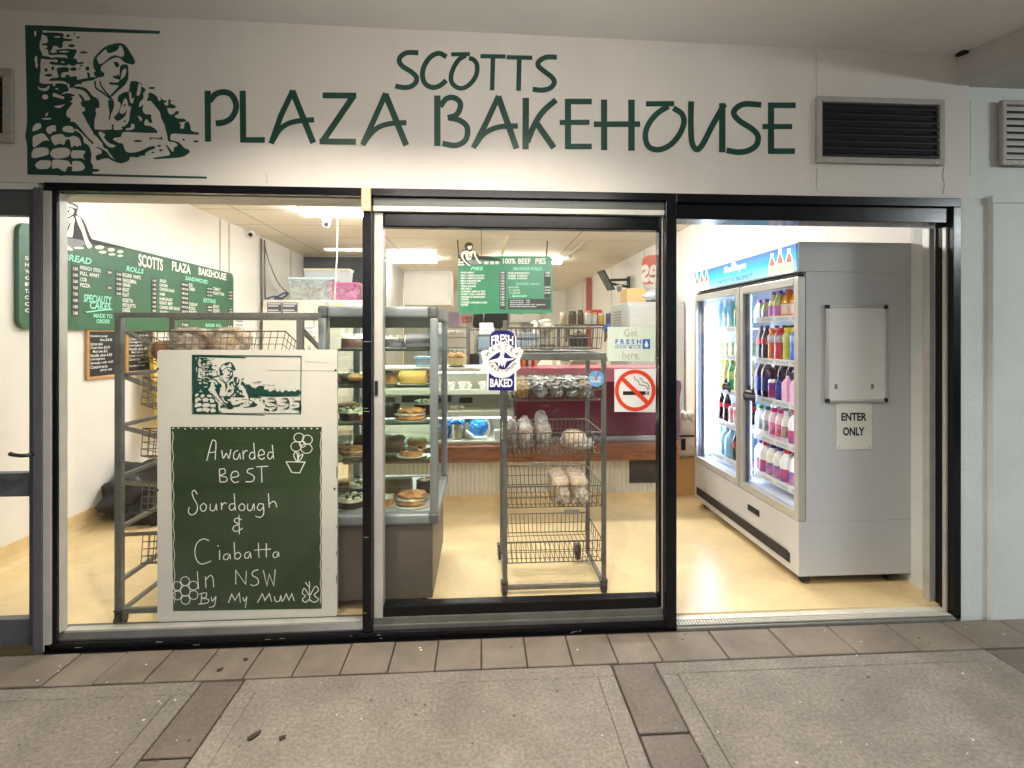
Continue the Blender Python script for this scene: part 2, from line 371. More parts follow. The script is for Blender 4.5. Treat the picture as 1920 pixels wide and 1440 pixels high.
El(A,'D',(838,260,34,24),(960,222,16,16),(1020,290,36,16),(905,440,60,28),(1120,560,75,20),(1080,800,22,16),(1045,858,20,10),(1190,850,38,38),(935,860,62,34),(830,985,48,22),(490,970,72,26),(565,845,26,34),(445,875,32,32),(405,768,16,10))
A('D',650,840,840,830,845,910,740,920,730,1010,990,990,1010,1050,1300,1000,1300,1060,1130,1080,1070,1130,1000,1130,960,1160,880,1200,780,1080,500,1070,560,1020,670,1010,650,920)
A('D',1180,915,1230,925,1245,1030,1200,1030,sm=0)
A('L',300,1165,340,1200,440,1200,500,1150,500,1200,440,1255,320,1225); El(A,'L',(250,220,18,50),(410,280,55,20),(650,280,60,14),(410,365,50,12),(400,460,70,30),(440,530,45,30),(265,690,26,70),(275,790,22,50),(610,465,50,24),(580,545,60,24),(770,545,90,16),(560,640,60,16),(745,735,32,16),(640,1215,30,14),(430,1360,56,46),(590,1140,24,30),(850,1160,20,40))
A('D',700,1335,830,1290,970,1335,900,1360,930,1400,850,1450,760,1450,770,1360)
A('D',1300,680,1400,550,1500,462,1620,415,1770,390,1870,430,1950,540,2040,700,2040,760,1990,778,1860,740,1780,670,1700,652,1600,690,1450,800,1430,880,1490,930,1480,990,1350,1010,1300,920,1340,900,1300,830)
A('L',1390,745,1360,660,1430,580,1520,505,1560,570,1650,555,1740,505,1775,430,1830,500,1850,600,1800,640,1700,612,1600,640,1480,745,1400,770)
Q('D',676,372,700,362,720,370,722,435,712,465,690,490,660,515,628,545,622,535,650,505,668,482,640,478,618,475,616,462,640,464,665,462,672,448,645,442,632,425,650,428,662,418,672,425)
Q('L',690,395,710,388,706,420,690,440,678,446); Q('D',640,345,668,355,668,375,652,378,643,360)
for pts, w in (([(535,455),(540,495),(580,522),(612,548),(636,565)], 10), ([(563,455),(568,480),(590,512),(615,540),(640,580)], 9), ([(470,457),(505,447),(545,437)], 9)):
    p = catmull(pts, 4); lft = []; rgt = []
    for i in range(len(p)):
        d = Vector(p[min(i+1, len(p)-1)])-Vector(p[max(i-1, 0)]); nn = Vector((-d.y, d.x)).normalized()*w/2; lft.append(Vector(p[i])+nn); rgt.append(Vector(p[i])-nn)
    Q('D', *[c for v in lft+rgt[::-1] for c in v], sm=0)
Q('D',405,488,455,488,490,502,522,540,552,558,560,602,540,610,535,640,530,720,540,748,530,762,515,720,490,670,465,635,480,620,470,590,500,585,505,550,470,510,430,500)
Q('D',440,530,457,535,475,560,478,592,460,562); Q('D',610,560,640,578,638,610,625,640,618,674,612,670,615,630,610,595)
Q('D',665,560,690,540,720,515,735,520,702,552,690,580,672,630,695,640,712,618,705,650,680,672,660,680,640,660,660,640,680,590)
C('D',430,130,540,120,640,170,620,200,690,250,700,290,660,330,660,430,600,490,580,570,600,580,660,540,645,640,700,710,800,720,800,780,820,850,780,870,720,800,680,850,690,910,800,930,900,1000,910,1040,870,1050,600,1045,300,1030,150,1060,0,1010,270,990,262,940,330,920,400,830,420,680,440,580,390,560,360,440,270,430,215,500,205,400,300,320,400,290)
C('L',580,160,620,200,600,350,540,370); C('L',400,310,440,330,450,430,490,410,470,510,430,500,410,420); C('L',560,740,610,760,640,800,610,840,590,800); C('L',350,970,430,950,450,880,500,910,480,980,360,1000)
C('D',760,320,850,350,910,400,930,460,970,470,972,390,1000,450,1080,470,1060,500,1030,510,1070,560,1110,540,1110,450,1160,460,1150,520,1250,565,1200,610,1090,600,1130,710,1200,710,1240,660,1300,660,1290,710,1220,740,1280,790,1370,790,1440,820,1400,850,1300,862,1340,900,1320,960,1390,970,1400,880,1470,840,1510,950,1510,990,1570,1030,1650,1040,1650,1080,1400,1070,1200,1060,1150,1090,1150,1170,1200,1190,1300,1220,1400,1320,1480,1350,1490,1400,1440,1440,1330,1490,870,1520,870,1490,1130,1450,1120,1380,1080,1300,1050,1265,1100,1280,1170,1370,1200,1390,1210,1310,1280,1280,1230,1220,1110,1200,1090,1100,1070,1020,1040,900,980,780,960,680,900,600,810,490,770,470,720,470,750,400,sm=2)
B('D',170,-20,870,-10,880,90,820,170,810,260,890,310,885,370,950,370,1050,470,1200,650,1300,740,1280,768,1220,712,1010,500,960,520,1040,560,1110,650,1130,750,1210,790,1262,950,1250,1090,1292,1150,1292,1212,1400,1222,1390,1262,1270,1272,1250,1262,190,1262,sm=2)
B('D',110,1290,1300,1305,3340,1355,3340,1392,1300,1345,110,1318,sm=0)
for q in ((205,480,250,410,340,395,350,480,210,540),(450,490,500,450,610,430,620,540,580,540,510,590,460,550),(750,470,850,440,930,470,945,560,760,540),(210,640,300,590,400,580,470,660,500,710,400,710,230,830,205,750),(530,650,620,600,740,590,790,640,870,640,950,620,1050,680,1080,810,1050,790,1000,820,960,790,900,830,870,690,800,700,770,780,680,760,600,790),(210,870,340,830,470,840,495,930,450,970,200,1020),(530,910,600,850,800,835,880,900,830,1000,620,1030,530,970),(900,910,960,880,1150,895,1110,980,1145,1050,1080,1020,910,1020),(250,1140,330,1070,470,1060,530,1080,530,1150,480,1210,330,1220,280,1200),(580,1050,830,1070,880,1130,920,1140,920,1080,1060,1080,1140,1170,1100,1240,920,1255,915,1180,830,1180,800,1260,720,1240,660,1200,560,1210,550,1130),(590,90,700,70,790,50,690,120,620,110),(360,310,430,302,540,300,520,325,430,330),(430,250,470,200,480,240,440,265)): B('L', *q)
B('D',1090,-10,1390,-10,1370,60,1410,100,1310,130,1350,210,1320,330,1320,500,1620,505,1620,430,1670,420,1660,510,1830,515,1920,540,1820,560,1790,640,1700,650,1650,690,1780,760,1850,820,1860,890,1940,960,1940,1060,1830,1110,1750,1110,1620,1060,1560,1022,1440,1040,1380,1070,1340,1030,1350,970,1440,940,1440,880,1330,820,1400,830,1540,910,1600,1000,1750,1080,1830,1060,1740,960,1690,920,1750,890,1700,860,1560,860,1480,830,1460,760,1400,690,1330,600,1260,510,1160,330,1120,250,1090,190,1160,170,1150,110,1090,90,sm=2)
B('L',1390,560,1440,550,1510,600,1490,650,1580,750,1690,790,1680,820,1600,830,1520,770,1430,650)
C('D',0,1330,60,1340,200,1330,225,1240,290,1240,320,1340,380,1400,500,1400,640,1360,760,1300,865,1285,860,1330,760,1370,690,1420,700,1455,600,1460,560,1490,430,1480,330,1560,210,1570,120,1500,sm=2)
El(C,'D',(560,1195,80,20),(945,1280,34,18),(975,1360,32,20),(830,1400,22,16),(1385,1170,24,18),(1605,1200,52,18),(810,240,60,20),(325,550,16,22),(325,838,24,16))
C('D',775,1165,790,1128,960,1140,985,1105,1005,1160,970,1165,820,1145,795,1180)
def emblem(mb, place, d0, tlx=lambda p: p):
    """dark shapes material 0, light shapes material 1"""
    for i, (k, pts) in enumerate(EMB):
        z = d0+(.0009 if k == 'L' else 0)+.0000045*i
        mb.face([place(*tlx(q), z) for q in pts], 1 if k == 'L' else 0)
m = MB(); emblem(m, lambda u, v, z: AY(u, v, YF-z), .0007); m.build('baker_emblem', [GREEN, CREAM], fas)
# side wall at the right: upper return, lower pier and the proud block
m = MB(); m.box(xf1+.001, 5, .03, .3, 2.131, 3.0, .002, seg=1); x2 = AY(1853, 800, 0).x; x3 = AY(1802, 800, 0).x
m.box(x3, x2+.02, .004, .3, -.02, 2.129, .002, seg=1); m.box(x2, 5, -.022, .31, -.02, AY(1880, 366, -.02).z, .004, seg=1); m.box(x2-.008, 5, -.03, -.0221, AY(1880, 380, -.03).z, AY(1880, 364, -.03).z, .003, seg=1)
tag(m.build('rendered_wall', GREYWALL), 'pale grey rendered wall with a thicker lower block beside the open doorway', 'wall', kind='thing')
# vents
def vent(px0, py0, px1, py1, n, label, dark, fr=10, cut=0):
    c0, c1 = AY(px0, py0, YF), AY(px1, py1, YF); x0, x1, z1, z0 = c0.x, c1.x, c0.z, c1.z
    if cut: z1 = AY((px0+px1)/2, py0, YF).z; z0 = AY((px0+px1)/2, py1, YF).z
    v = thing('air_vent', (x0, YF, z0), label, 'vent', 'louvred vents in the fascia'); w = fr/400
    m = MB(); y0, y1 = YF-.022, YF-.001
    m.box(x0, x1, y0, y1, z1-w, z1, .004); m.box(x0, x1, y0, y1, z0, z0+w*1.1, .004); m.box(x0, x0+w, y0, y1, z0+w*1.1, z1-w, .004); m.box(x1-w, x1, y0, y1, z0+w*1.1, z1-w, .004)
    m.build('frame', M('vent_frame_paint', (170, 166, 158), .5, var=.16, vs=12), v)
    m = MB(); m.box(x0+w, x1-w, YF-.003, YF-.0015, z0+w, z1-w); m.build('backing', DARK, v)
    for i in range(n):
        zz = z0+w*1.2+(z1-z0-2.2*w)*(i+.5)/n; m = MB(); h = (z1-z0-2.2*w)/n
        m.prism([(x0+w+.001, YF-.018, zz-h*.42), (x0+w+.001, YF-.004, zz+h*.28), (x0+w+.001, YF-.004, zz+h*.38), (x0+w+.001, YF-.018, zz-h*.25)], (x1-x0-2*w-.002, 0, 0)); m.build('slat', dark, v)
    for xx in (x0+.05, x1-.06): m = MB(); m.box(xx, xx+.025, y0-.006, y0-.0005, z0+.004, z0+.012, .002); m.build('latch', SILVER, v)
DS = M('dark_slat', (24, 24, 26), .5, var=.3, vs=20)
vent(1527, 183, 1765, 312, 8, 'dark louvred vent in a dusty cream frame right of the big bakery name', DS, 11)
vent(1872, 190, 2100, 316, 8, 'vent with white slats cut by the right edge of the picture', M('white_slat', (205, 203, 198), .5, var=.1), 9)
vent(-200, 125, 29, 270, 8, 'dark vent in a grey frame left of the baker picture', DS, 15)
# ------------------------------------------------------------------ SHOPFRONT FRAME (fixed parts)
HB, HT = 2.092, 2.130
fr = thing('shopfront_frame', (AY(683, 800).x, 0, 0), 'black and silver aluminium shopfront frame around window and open doorway', 'window frame'); tag(fr, kind='thing')
X = lambda px, Y=0.0: AY(px, 800, Y).x
xa, xb, xc, xd = X(82), X(680), X(697), X(1248); xe = X(1268); xg, xh = X(1788), X(1802)
m = MB(); m.box(xa, xe, 0, .1, HB, HT, .003); m.box(xe, xh, 0, .02, 2.085, HT, .003); m.box(xe, xh, .0205, .14, AY(1500, 414, .0205).z, HT-.002, .003); m.build('head_rail', BLACK, fr)
m = MB(); m.box(xb, xc, -.006, .1, .04, HB, .003); m.build('mullion', BLACK, fr)
m = MB(); m.box(xd, xe, -.006, .12, .002, HB, .003); m.build('mullion', BLACK, fr)
m = MB(); m.box(xg, xh, 0, .104, .0, 2.084, .002); m.build('door_post', BLACK, fr)
m = MB(); m.box(xg-.03, xg-.001, .106, .148, .02, 2.0, .002); m.box(xg-.012, xg-.001, .03, .05, .02, 1.99, .001); m.build('door_track', SILVER, fr)
zt = AY(460, 1195).z
m = MB(); m.box(xa, xe, .0, .02, -.012, zt, .003); m.build('sill', BLACK, fr)
m = MB(); m.prism([(X(95), .021, zt-.002), (X(95), .021, zt+.006), (X(95), .05, zt+.034), (X(95), .1, zt+.034), (X(95), .1, zt-.002)], (xb-X(95), 0, 0)); m.build('sill_slope', M('grey_sill', (96, 95, 94), .4, .3, var=.15, vs=9), fr)
m = MB(); m.box(X(63), X(79.5), -.004, .06, -.01, 2.105, .002); m.build('jamb', GREYAL, fr)
m = MB(); m.box(X(80), X(95), 0, .03, .0, HB-.001, .002); m.build('jamb', SILVER, fr)
m = MB(); m.box(X(95.5), X(104), .006, .0205, .03, HB-.001, .002); m.build('jamb', BLACK, fr)
# glazing beads + pane of the left window
Yg = .06; gx0, gx1 = X(106), X(679, Yg); gz0, gz1 = AY(460, 1174, Yg).z, AY(400, 361, Yg).z
m = MB(); m.box(X(95), X(104.5), .021, Yg+.006, zt+.036, HB-.004, .002); m.box(X(104.8), xb-.001, .042, Yg+.02, zt+.036, gz0, .002); m.box(X(104.8), xb-.001, .042, Yg+.02, gz1, HB-.004, .002); m.build('glazing_bead', SILVER, fr)
m = MB(); m.box(gx0-.004, gx1, Yg, Yg+.006, gz0-.004, gz1+.004); m.build('window_pane', GLASS, fr)
# transom box over the sliding door
zA, zB, zC = AY(960, 372).z, AY(960, 388).z, AY(960, 402, .04).z
m = MB(); m.box(xc+.001, xd-.001, .02, .1, zB, HB-.001, .002); m.build('transom', M('greenish_grey_anodised', (92, 96, 92), .35, .4, var=.12), fr)
m = MB(); m.box(xc+.001, xd-.001, .012, .1, zC, zB-.001, .002); m.build('transom_trim', M('white_trim', (205, 204, 196), .4, .1, var=.08), fr)
m = MB(); m.box(xc+.001, xd-.001, .021, .1, -.01, .056, .002); m.box(xc+.001, xd-.001, .03, .1, .0565, AY(960, 1150, .03).z, .002); m.build('door_sill', M('sill_silver', (128, 128, 124), .35, .6, var=.2, vs=12), fr)
# sliding door
sd = thing('sliding_door', (X(960), .05, .1), 'glazed sliding door covered in notices, black rails and silver stiles', 'door'); tag(sd, kind='thing')
dz0, dz1 = AY(960, 1152, .04).z, zC-.001; Yd = .075
x0, x1, x2_, x3_ = xc+.002, X(720, .06), X(1233, .06), xd-.002
m = MB(); m.box(x0, x1, .03, .095, dz0, dz1, .004); m.build('stile', SILVER, sd)
m = MB(); m.box(x2_+.012, x3_, .03, .095, dz0, dz1, .004); m.build('stile', SILVER, sd)
m = MB(); m.box(x2_, x2_+.0115, .04, .09, dz0, dz1, .002); m.build('inner_stile', BLACK, sd)
rt, rb = AY(960, 430, .06).z, AY(960, 1124, .06).z
m = MB(); m.box(x1+.001, x2_-.001, .036, .094, rt, dz1-.001, .006); m.build('top_rail', BLACK, sd)
m = MB(); m.box(x1+.001, x2_-.001, .036, .094, dz0+.001, rb, .006); m.build('bottom_rail', BLACK, sd)
m = MB(); m.box(x1-.003, x2_+.003, Yd, Yd+.006, rb-.003, rt+.003); m.build('glass_pane', GLASS, sd)
q0, q1 = AY(703, 714, .03), AY(709, 728, .03); m = MB(); m.box(q0.x, q1.x, .024, .0299, q1.z-.035, q0.z, .002); m.box(q0.x+.003, q1.x-.003, .023, .0245, q1.z, q0.z-.004); m.build('lock_pull', DARK, sd)
# little cream sensor box
q0, q1 = AY(678, 352, -.02), AY(695, 396, -.02); m = MB(); m.box(q0.x, q1.x, -.028, -.0065, q1.z, q0.z, .003)
t = thing('sensor_box', (q0.x, -.0065, q1.z), 'small cream plastic box screwed across the top of the black mullion', 'sensor'); m.build('case', M('cream_plastic', (214, 186, 146), .5, var=.06), t)
for xx in (q0.x+.006, q1.x-.006): m = MB(); m.lathe([(.0025, -.0295), (.0025, -.0279)], (xx, 0, q1.z+.008), 8, axis='y'); m.build('screw', DARK, t)
m = MB(); m.box(q0.x+.018, q0.x+.026, -.0295, -.0279, q1.z+.04, q1.z+.042); m.build('mark', DARK, t)
# neighbouring grey door at the far left
gd = thing('grey_door', (X(-150), .05, 0), 'grey framed glass door with lever handle left of the window', 'door'); tag(gd, kind='thing')
gx1 = X(62); gx0 = X(-260); Yq = .055; s0 = X(56, .04)
m = MB(); m.box(s0, gx1, .035, .08, .012, 2.1, .003); m.build('stile', GREYAL, gd)
m = MB(); m.box(gx0, gx0+.07, .035, .08, .012, 2.1, .003); m.build('stile', GREYAL, gd)
for py0, py1, nm in ((345, 404, 'top_rail'), (887, 931, 'mid_rail'), (1161, 1209, 'bottom_rail')):
    m = MB(); m.box(gx0+.071, s0-.001, .037, .078, AY(28, py1, .04).z, AY(28, py0, .04).z if nm != 'top_rail' else 2.1, .003); m.build(nm, GREYAL, gd)
m = MB(); m.box(gx0+.068, s0+.002, Yq, Yq+.006, .1, 2.0); m.build('glass_pane', GLASS, gd)
h0 = AY(62, 851, .0); h1 = AY(21, 851, -.02)
m = MB(); m.tube(catmull([(h0.x, .03, h0.z), (h0.x, -.02, h0.z), (h0.x-.025, -.032, h0.z), (h1.x+.01, -.032, h1.z), (h1.x, -.022, h1.z+.002)], 4), .0085, 10); m.lathe([(.022, .034), (.022, .026), (.014, .02)], (h0.x, 0, h0.z), 16, axis='y'); m.build('lever_handle', M('dark_chrome', (92, 90, 94), .25, .9), gd, smooth=50)
m = MB(); m.box(-7, gx0-.01, .03, .3, 0, 2.13); m.box(gx0-.01, X(63), .02, .1, 2.101, 2.1305, .002); tag(m.build('rendered_wall', GREYWALL), 'pale grey rendered wall beyond the neighbouring grey door', 'wall', kind='thing')
# threshold of the open doorway
tz = MB(); y0 = .0
m = MB(); m.box(xe, xg, -.018, -.001, -.02, .012, .004); m.box(xe, xg, -.0005, .0385, -.02, .0155, .001, seg=1)
n = 92
for i in range(n):
    for j in range(3):
        xx = xe+.008+(xg-xe-.012)*i/n; m.box(xx, xx+.0095, .003+j*.0118, .0118+j*.0118, .0155, .0195, .001, mi=1, seg=1)
x = xe
while x < xg-.02:
    w = min(.165, xg-x); m.box(x+.001, x+w-.001, .0395, .081, -.02, .022, .001, mi=1, seg=1); x += .165
tag(m.build('threshold', [M('threshold_grey', (118, 116, 110), .5, .1, var=.2, vs=20), M('stud_pale', (214, 210, 198), .4)]), kind='structure')
# stickers on the sliding door glass -----------------------------------------------------
Ys = Yd-.0015
def decal_plane(d): return lambda u, v: AY(u, v, Ys-d)
STW = M('sticker_white', (214, 214, 212), .45, var=.03); NAVY = M('sticker_navy', (26, 20, 92), .35); RED = M('sticker_red', (206, 62, 34), .45); SBLUE = M('sticker_blue', (38, 96, 176), .45); INK = M('sticker_black', (20, 20, 22), .5)
def em(u, v): return (890+u/7.68, 600+v/7.68)     # emblem enlargement
t = thing('baking_award_sticker', AY(941, 733, Ys), 'navy and silver shield sticker reading FRESH MASTER CRAFTSMAN BAKED', 'sticker')
pl = lambda d: (lambda u, v: AY(*em(u, v), Ys-d))
m = MB(); m.face([pl(0)(u, v) for u, v in [(178,1010),(178,760),(205,755),(90,750),(75,690),(120,600),(85,470),(110,440),(205,430),(215,250),(240,180),(300,150),(400,138),(500,150),(570,190),(602,250),(604,395),(650,390),(705,450),(650,570),(660,690),(600,740),(602,1020)]]); m.build('backing', STW, t)
m = MB(); m.face([pl(.0006)(u, v) for u, v in [(212,395),(215,250),(240,180),(300,150),(400,140),(500,152),(560,190),(582,250),(580,408),(500,350),(400,325),(300,345)]]); m.face([pl(.0006)(u, v) for u, v in [(200,1012),(204,762),(290,820),(400,840),(500,815),(572,758),(570,1020)]])
m.face([pl(.0006)(u, v) for u, v in catmull([(200,578),(290,500),(340,468),(400,455),(450,470),(520,530),(590,540),(585,570),(520,620),(460,690),(400,712),(340,680),(290,615)], 3, True)]); m.build('navy_field', NAVY, t)
m = MB()
text(m, 'FRESH', pl(.0012), 238, 340, 556, 205, .03, warp=lambda u, v: (u, v-(0 if v < 270 else 0)+28*((u-397)/160)**2)); text(m, 'BAKED', pl(.0012), 222, 965, 545, 845, .03)
m.face([pl(.0012)(u, v) for u, v in catmull([(300,560),(345,545),(370,500),(400,480),(415,510),(420,545),(520,555),(590,535),(540,575),(470,590),(440,640),(430,690),(415,630),(395,680),(375,630),(345,680),(335,620),(270,600),(200,590)], 2, True)], 0); m.face([pl(.0018)(u, v) for u, v in circ(396, 515, 26, 34, 16)]); m.face([pl(.0018)(u, v) for u, v in catmull([(362,492),(370,470),(400,458),(428,468),(432,488),(398,482)], 3, True)]); m.build('lettering', M('sticker_silver', (226, 226, 230), .4), t)
m = MB()
def arc_text(s, cx, cy, rad, a0, a1, size, up=1):
    for i, ch in enumerate(s):
        a = R(a0+(a1-a0)*i/(len(s)-1)); ux, uy = math.cos(a), math.sin(a)
        ox, oy = cx+rad*ux, cy-rad*uy; tx, ty = (uy, ux) if up > 0 else (-uy, -ux)   # along the reading direction
        nx, ny = (ux, -uy) if up > 0 else (-ux, uy)
        w = size*(.9 if ch in 'MWN' else .7)
        text(m, ch, lambda u, v: pl(.0012)(ox+tx*u+nx*v, oy+ty*u+ny*v), -w/2, 0, w/2, size)
arc_text('MASTER', 400, 650, 232, 143, 37, 58); arc_text('CRAFTSMAN', 398, 520, 232, 213, 327, 52, -1)
m.build('small_lettering', INK, t)
t = thing('milk_sign', AY(1183, 678, Ys), 'pale green glass notice reading Get FRESH NSW MILK here', 'sign'); d = decal_plane
m = MB(); m.face([d(0)(u, v) for u, v in ((1139, 613), (1229, 613), (1227, 678), (1139, 677))]); m.build('panel', M('milky_green', (198, 210, 196), .25, var=.03, vs=14), t)
m = MB(); text(m, 'Get', d(.0008), 1170, 631, 1195, 617, -.004); text(m, 'here.', d(.0008), 1167, 674, 1200, 658, -.004); m.build('grey_lettering', M('warm_grey_ink', (158, 152, 146), .5), t)
m = MB(); text(m, 'F R E S H', d(.0008), 1154, 645, 1202, 636, .02); text(m, 'N S W  M I L K', d(.0008), 1154, 653.5, 1202, 649, .01); m.face([d(.0008)(u, v) for u, v in ((1154, 646.8), (1202, 646.8), (1202, 647.6), (1154, 647.6))]); m.face([d(.0008)(u, v) for u, v in ((1205, 636), (1219, 636), (1219, 654), (1205, 654))]); m.build('blue_lettering', SBLUE, t)
m = MB(); m.face([d(.0014)(u, v) for u, v in catmull([(1212, 638.5), (1214.5, 644), (1215.5, 648), (1212, 651.5), (1208.5, 648), (1209.5, 644)], 3, True)]); m.build('droplet', STW, t)
t = thing('no_smoking_sign', AY(1191, 772, Ys), 'square white no smoking notice with red ring and bar', 'sign')
m = MB(); m.face([d(0)(u, v) for u, v in ((1152, 692), (1230, 691), (1229, 773), (1152, 772))]); m.build('panel', STW, t)
m = MB(); m.box(*([0]*6)) if 0 else None
m.face([d(.0006)(u, v) for u, v in ((1168, 733.5), (1210.5, 733.5), (1210.5, 740.5), (1168, 740.5))]); [m.face([d(.0006)(u, v) for u, v in ((q, 733.5), (q+1.8, 733.5), (q+1.8, 740.5), (q, 740.5))]) for q in (1212.3, 1215.2)]
m.ribbon(catmull([(1189, 705), (1190, 710), (1197, 715), (1199, 721), (1208, 723), (1213, 726), (1214.5, 731)], 4), 1.3, d(.0006)); m.ribbon(catmull([(1199, 708.5), (1203, 711), (1206, 716.5), (1213, 718.5), (1216.5, 724), (1217, 731)], 4), 1.3, d(.0006)); m.build('cigarette', INK, t)
m = MB(); m.ribbon(circ(1191, 732, 34.5, 35.5, 40), 7.2, d(.0014), closed=True); m.ribbon([(1166, 709), (1216, 757)], 8, d(.0012)); m.build('red_ring', RED, t)
t = thing('safety_sticker', AY(1118, 726, Ys), 'round light blue sticker with a tick reading COVID SAFE', 'sticker')
m = MB(); m.face([d(0)(u, v) for u, v in circ(1118, 710, 14.8, 15, 28)]); m.build('disc', M('sticker_sky', (96, 152, 196), .45), t)
m = MB(); text(m, 'COVID', d(.0007), 1105.5, 711.5, 1128, 706, .03); text(m, 'SAFE', d(.0007), 1107, 717.5, 1126.5, 712.5, .03); m.build('lettering', STW, t)
m = MB(); m.ribbon([(1115, 705), (1118, 711), (1123, 698)], 1.7, d(.0013)); m.build('tick', M('purple_ink', (110, 30, 80), .5), t)
REDF = M('faded_red_decal', (222, 82, 62), .4, alpha=.8)
t = thing('red_decal', AY(1222, 532, Ys+.01), 'faded red decal with white mirrored letters high on the door glass by its edge', 'sticker'); d = lambda e: (lambda u, v: AY(u, v, Yd+.0075-e))
m = MB(); m.face([d(0)(u, v) for u, v in ((1203, 494), (1206, 484), (1215, 479), (1235, 477), (1235, 516), (1224, 533), (1206, 533))]); m.build('red_field', REDF, t)
m = MB(); text(m, 'es', d(.0006), 1235, 530, 1203, 496, .03); m.build('lettering', M('decal_white', (238, 232, 222), .4), t)
# worn marks: hairline cracks in the fascia, scuffs on the sill and mullion
m = MB(); CRK = M('crack_brown', (150, 142, 132), .8)
for pts, w in (([(1531, 316), (1532, 332), (1530, 345), (1533, 358)], 1.2), ([(1770, 312), (1767, 330), (1771, 345), (1768, 364)], 1.4), ([(500, 326), (500.5, 343)], .9), ([(1531, 100), (1532, 130), (1531, 180)], .8), ([(1819, 188), (1820, 260), (1819, 330)], 1)): m.ribbon(pts, w, lambda u, v: AY(u, v, YF-.0009))
m.build('hairline_crack', CRK, fas)
m = MB()
for i in range(11):
    px = random.uniform(110, 1240); py = 1198+random.uniform(0, 10)-(px-460)*.035; q = AY(px, py, 0); l_ = random.uniform(.004, .03); m.box(q.x, q.x+l_, -.0012, -.0002, q.z, q.z+.0016)
for py in (641, 766, 772, 1008, 1150): q = AY(682, py, -.0065); m.box(q.x, q.x+random.uniform(.012, .04), -.0072, -.0062, q.z, q.z+.002)
m.build('scuff', M('scuff_white', (150, 150, 148), .7), fr)
m = MB(); q = AY(1798, 101, .0); m.box(q.x-.01, q.x+.06, -.03, .01, q.z-.012, q.z+.008, .003); tag(m.build('dark_gap', DARK), 'small black block standing for the dark gap where the beam meets the soffit', 'gap')  # black block put in for the dark gap at the beam corner
# fallen leaves and specks on the pavement
LEAF = M('dead_leaf', (58, 48, 40), .8, var=.3, vs=40)
for px, py, l, w, a, lab in ((477, 1381, .052, .02, .9, 'long dark leaf lying on the concrete slab in front of the window'), (530, 1385, .024, .018, .4, 'small round dark leaf beside the long leaf on the slab'), (413, 1257, .026, .015, .6, 'dark leaf on the paver strip below the chalk board'), (461, 1238, .02, .013, .1, 'tiny brown leaf near the sill on the paver strip')):
    c = AZ(px, py, 0); m = MB(); pts = []
    for k in range(14):
        s = 2*math.pi*k/14; u = math.cos(s)*l/2; v = math.sin(s)*w/2*(1-.3*math.cos(s)); pts.append((c.x+u*math.cos(a)-v*math.sin(a), c.y+u*math.sin(a)+v*math.cos(a), .004+.004*math.cos(s)**2))
    m.prism(pts, (0, 0, .0015)); tag(m.build('leaf', LEAF), lab, 'leaf', 'dead leaves on the pavement')
m = MB()
for i in range(150):
    c = Vector((random.uniform(-2.6, 2.6), random.uniform(-1.0, -.03), .0015)); r = random.uniform(.002, .0055); m.lathe([(r, 0), (r*.8, .0015)], c, 6, sx=random.uniform(.5, 1.6), mi=0 if random.random() < .45 else 1)
tag(m.build('litter_specks', [M('pale_speck', (210, 206, 198), .8), M('gum_grey', (86, 80, 76), .9)]), 'pale crumbs and flattened gum spots scattered over the pavement', 'litter', kind='stuff')
# ================================================================== SHOP ROOM
VINYL = M('yellow_vinyl', (230, 204, 154), .3, var=.12, vs=1.3, bump=.03, bs=60)
m = MB(); m.box(XL, XR, .081, 12, -.1, ZF); m.prism([(XL, .1, .03), (XL+.05, .1, .03), (XL+.018, .1, .05), (XL+.006, .1, .085), (XL+.006, .1, .165), (XL, .1, .165)], (0, 5.8, 0)); m.box(-5, XL, .081, .3, -.1, .029)
tag(m.build('interior_floor', VINYL), kind='structure')
CEIL = M('ceiling_panel', (234, 227, 212), .6, var=.03, vs=1.2)
def joints(mt, w, h, dark):
    n = mt.node_tree.nodes; l = mt.node_tree.links; b = n['Principled BSDF']
    tc = n.new('ShaderNodeTexCoord'); br = n.new('ShaderNodeTexBrick'); br.offset = 0; br.inputs['Scale'].default_value = 1
    br.inputs['Brick Width'].default_value = w; br.inputs['Row Height'].default_value = h; br.inputs['Mortar Size'].default_value = .006; br.inputs['Mortar Smooth'].default_value = 0
    l.new(tc.outputs['Object'], br.inputs['Vector'])
    mx = n.new('ShaderNodeMix'); mx.data_type = 'RGBA'; l.new(br.outputs['Fac'], mx.inputs[0])
    l.new(b.inputs['Base Color'].links[0].from_socket, mx.inputs[6]); mx.inputs[7].default_value = lin(dark); l.new(mx.outputs[2], b.inputs['Base Color'])
joints(CEIL, 1.25, .72, (150, 128, 96))
m = MB(); m.box(-5, XR+.1, .2, 12.1, ZC, ZC+.06); tag(m.build('interior_ceiling', CEIL), kind='structure')
speckle(VINYL, 2.6, .05, .02); speckle(VINYL, 24, .06, .02)
def wall(label, parts, mat, name='interior_wall'):
    m = MB(); [m.box(*q) for q in parts]; return tag(m.build(name, mat), label, 'wall', kind='thing')
wall('cream left side wall of the shop carrying the long green menu board', [(XL-.1, XL-.0005, .1, 6.0, 0, ZC)], INCREAM)
wall('cream right side wall of the shop behind the drinks fridge', [(XR, XR+.1, .15, 12, 0, ZC), (XR-.012, XR-.001, .15, .39, .0, 2.7)], INCREAM)
wall('cream back wall of the bakery far behind the counters', [(-2.2, XR, 12, 12.1, 0, ZC)], INCREAM)
w = wall('grey partition at the back left with a dark upper panel behind the storage tubs', [(XL, -1.55, 5.9, 7.7, 0, ZC-.001)], M('partition_grey', (196, 192, 188), .6, var=.05))
m = MB(); m.box(XL+.01, -1.56, 5.885, 5.899, 1.9, ZC-.02); m.build('dark_panel', M('dark_panel_grey', (72, 70, 72), .55, var=.12), w)
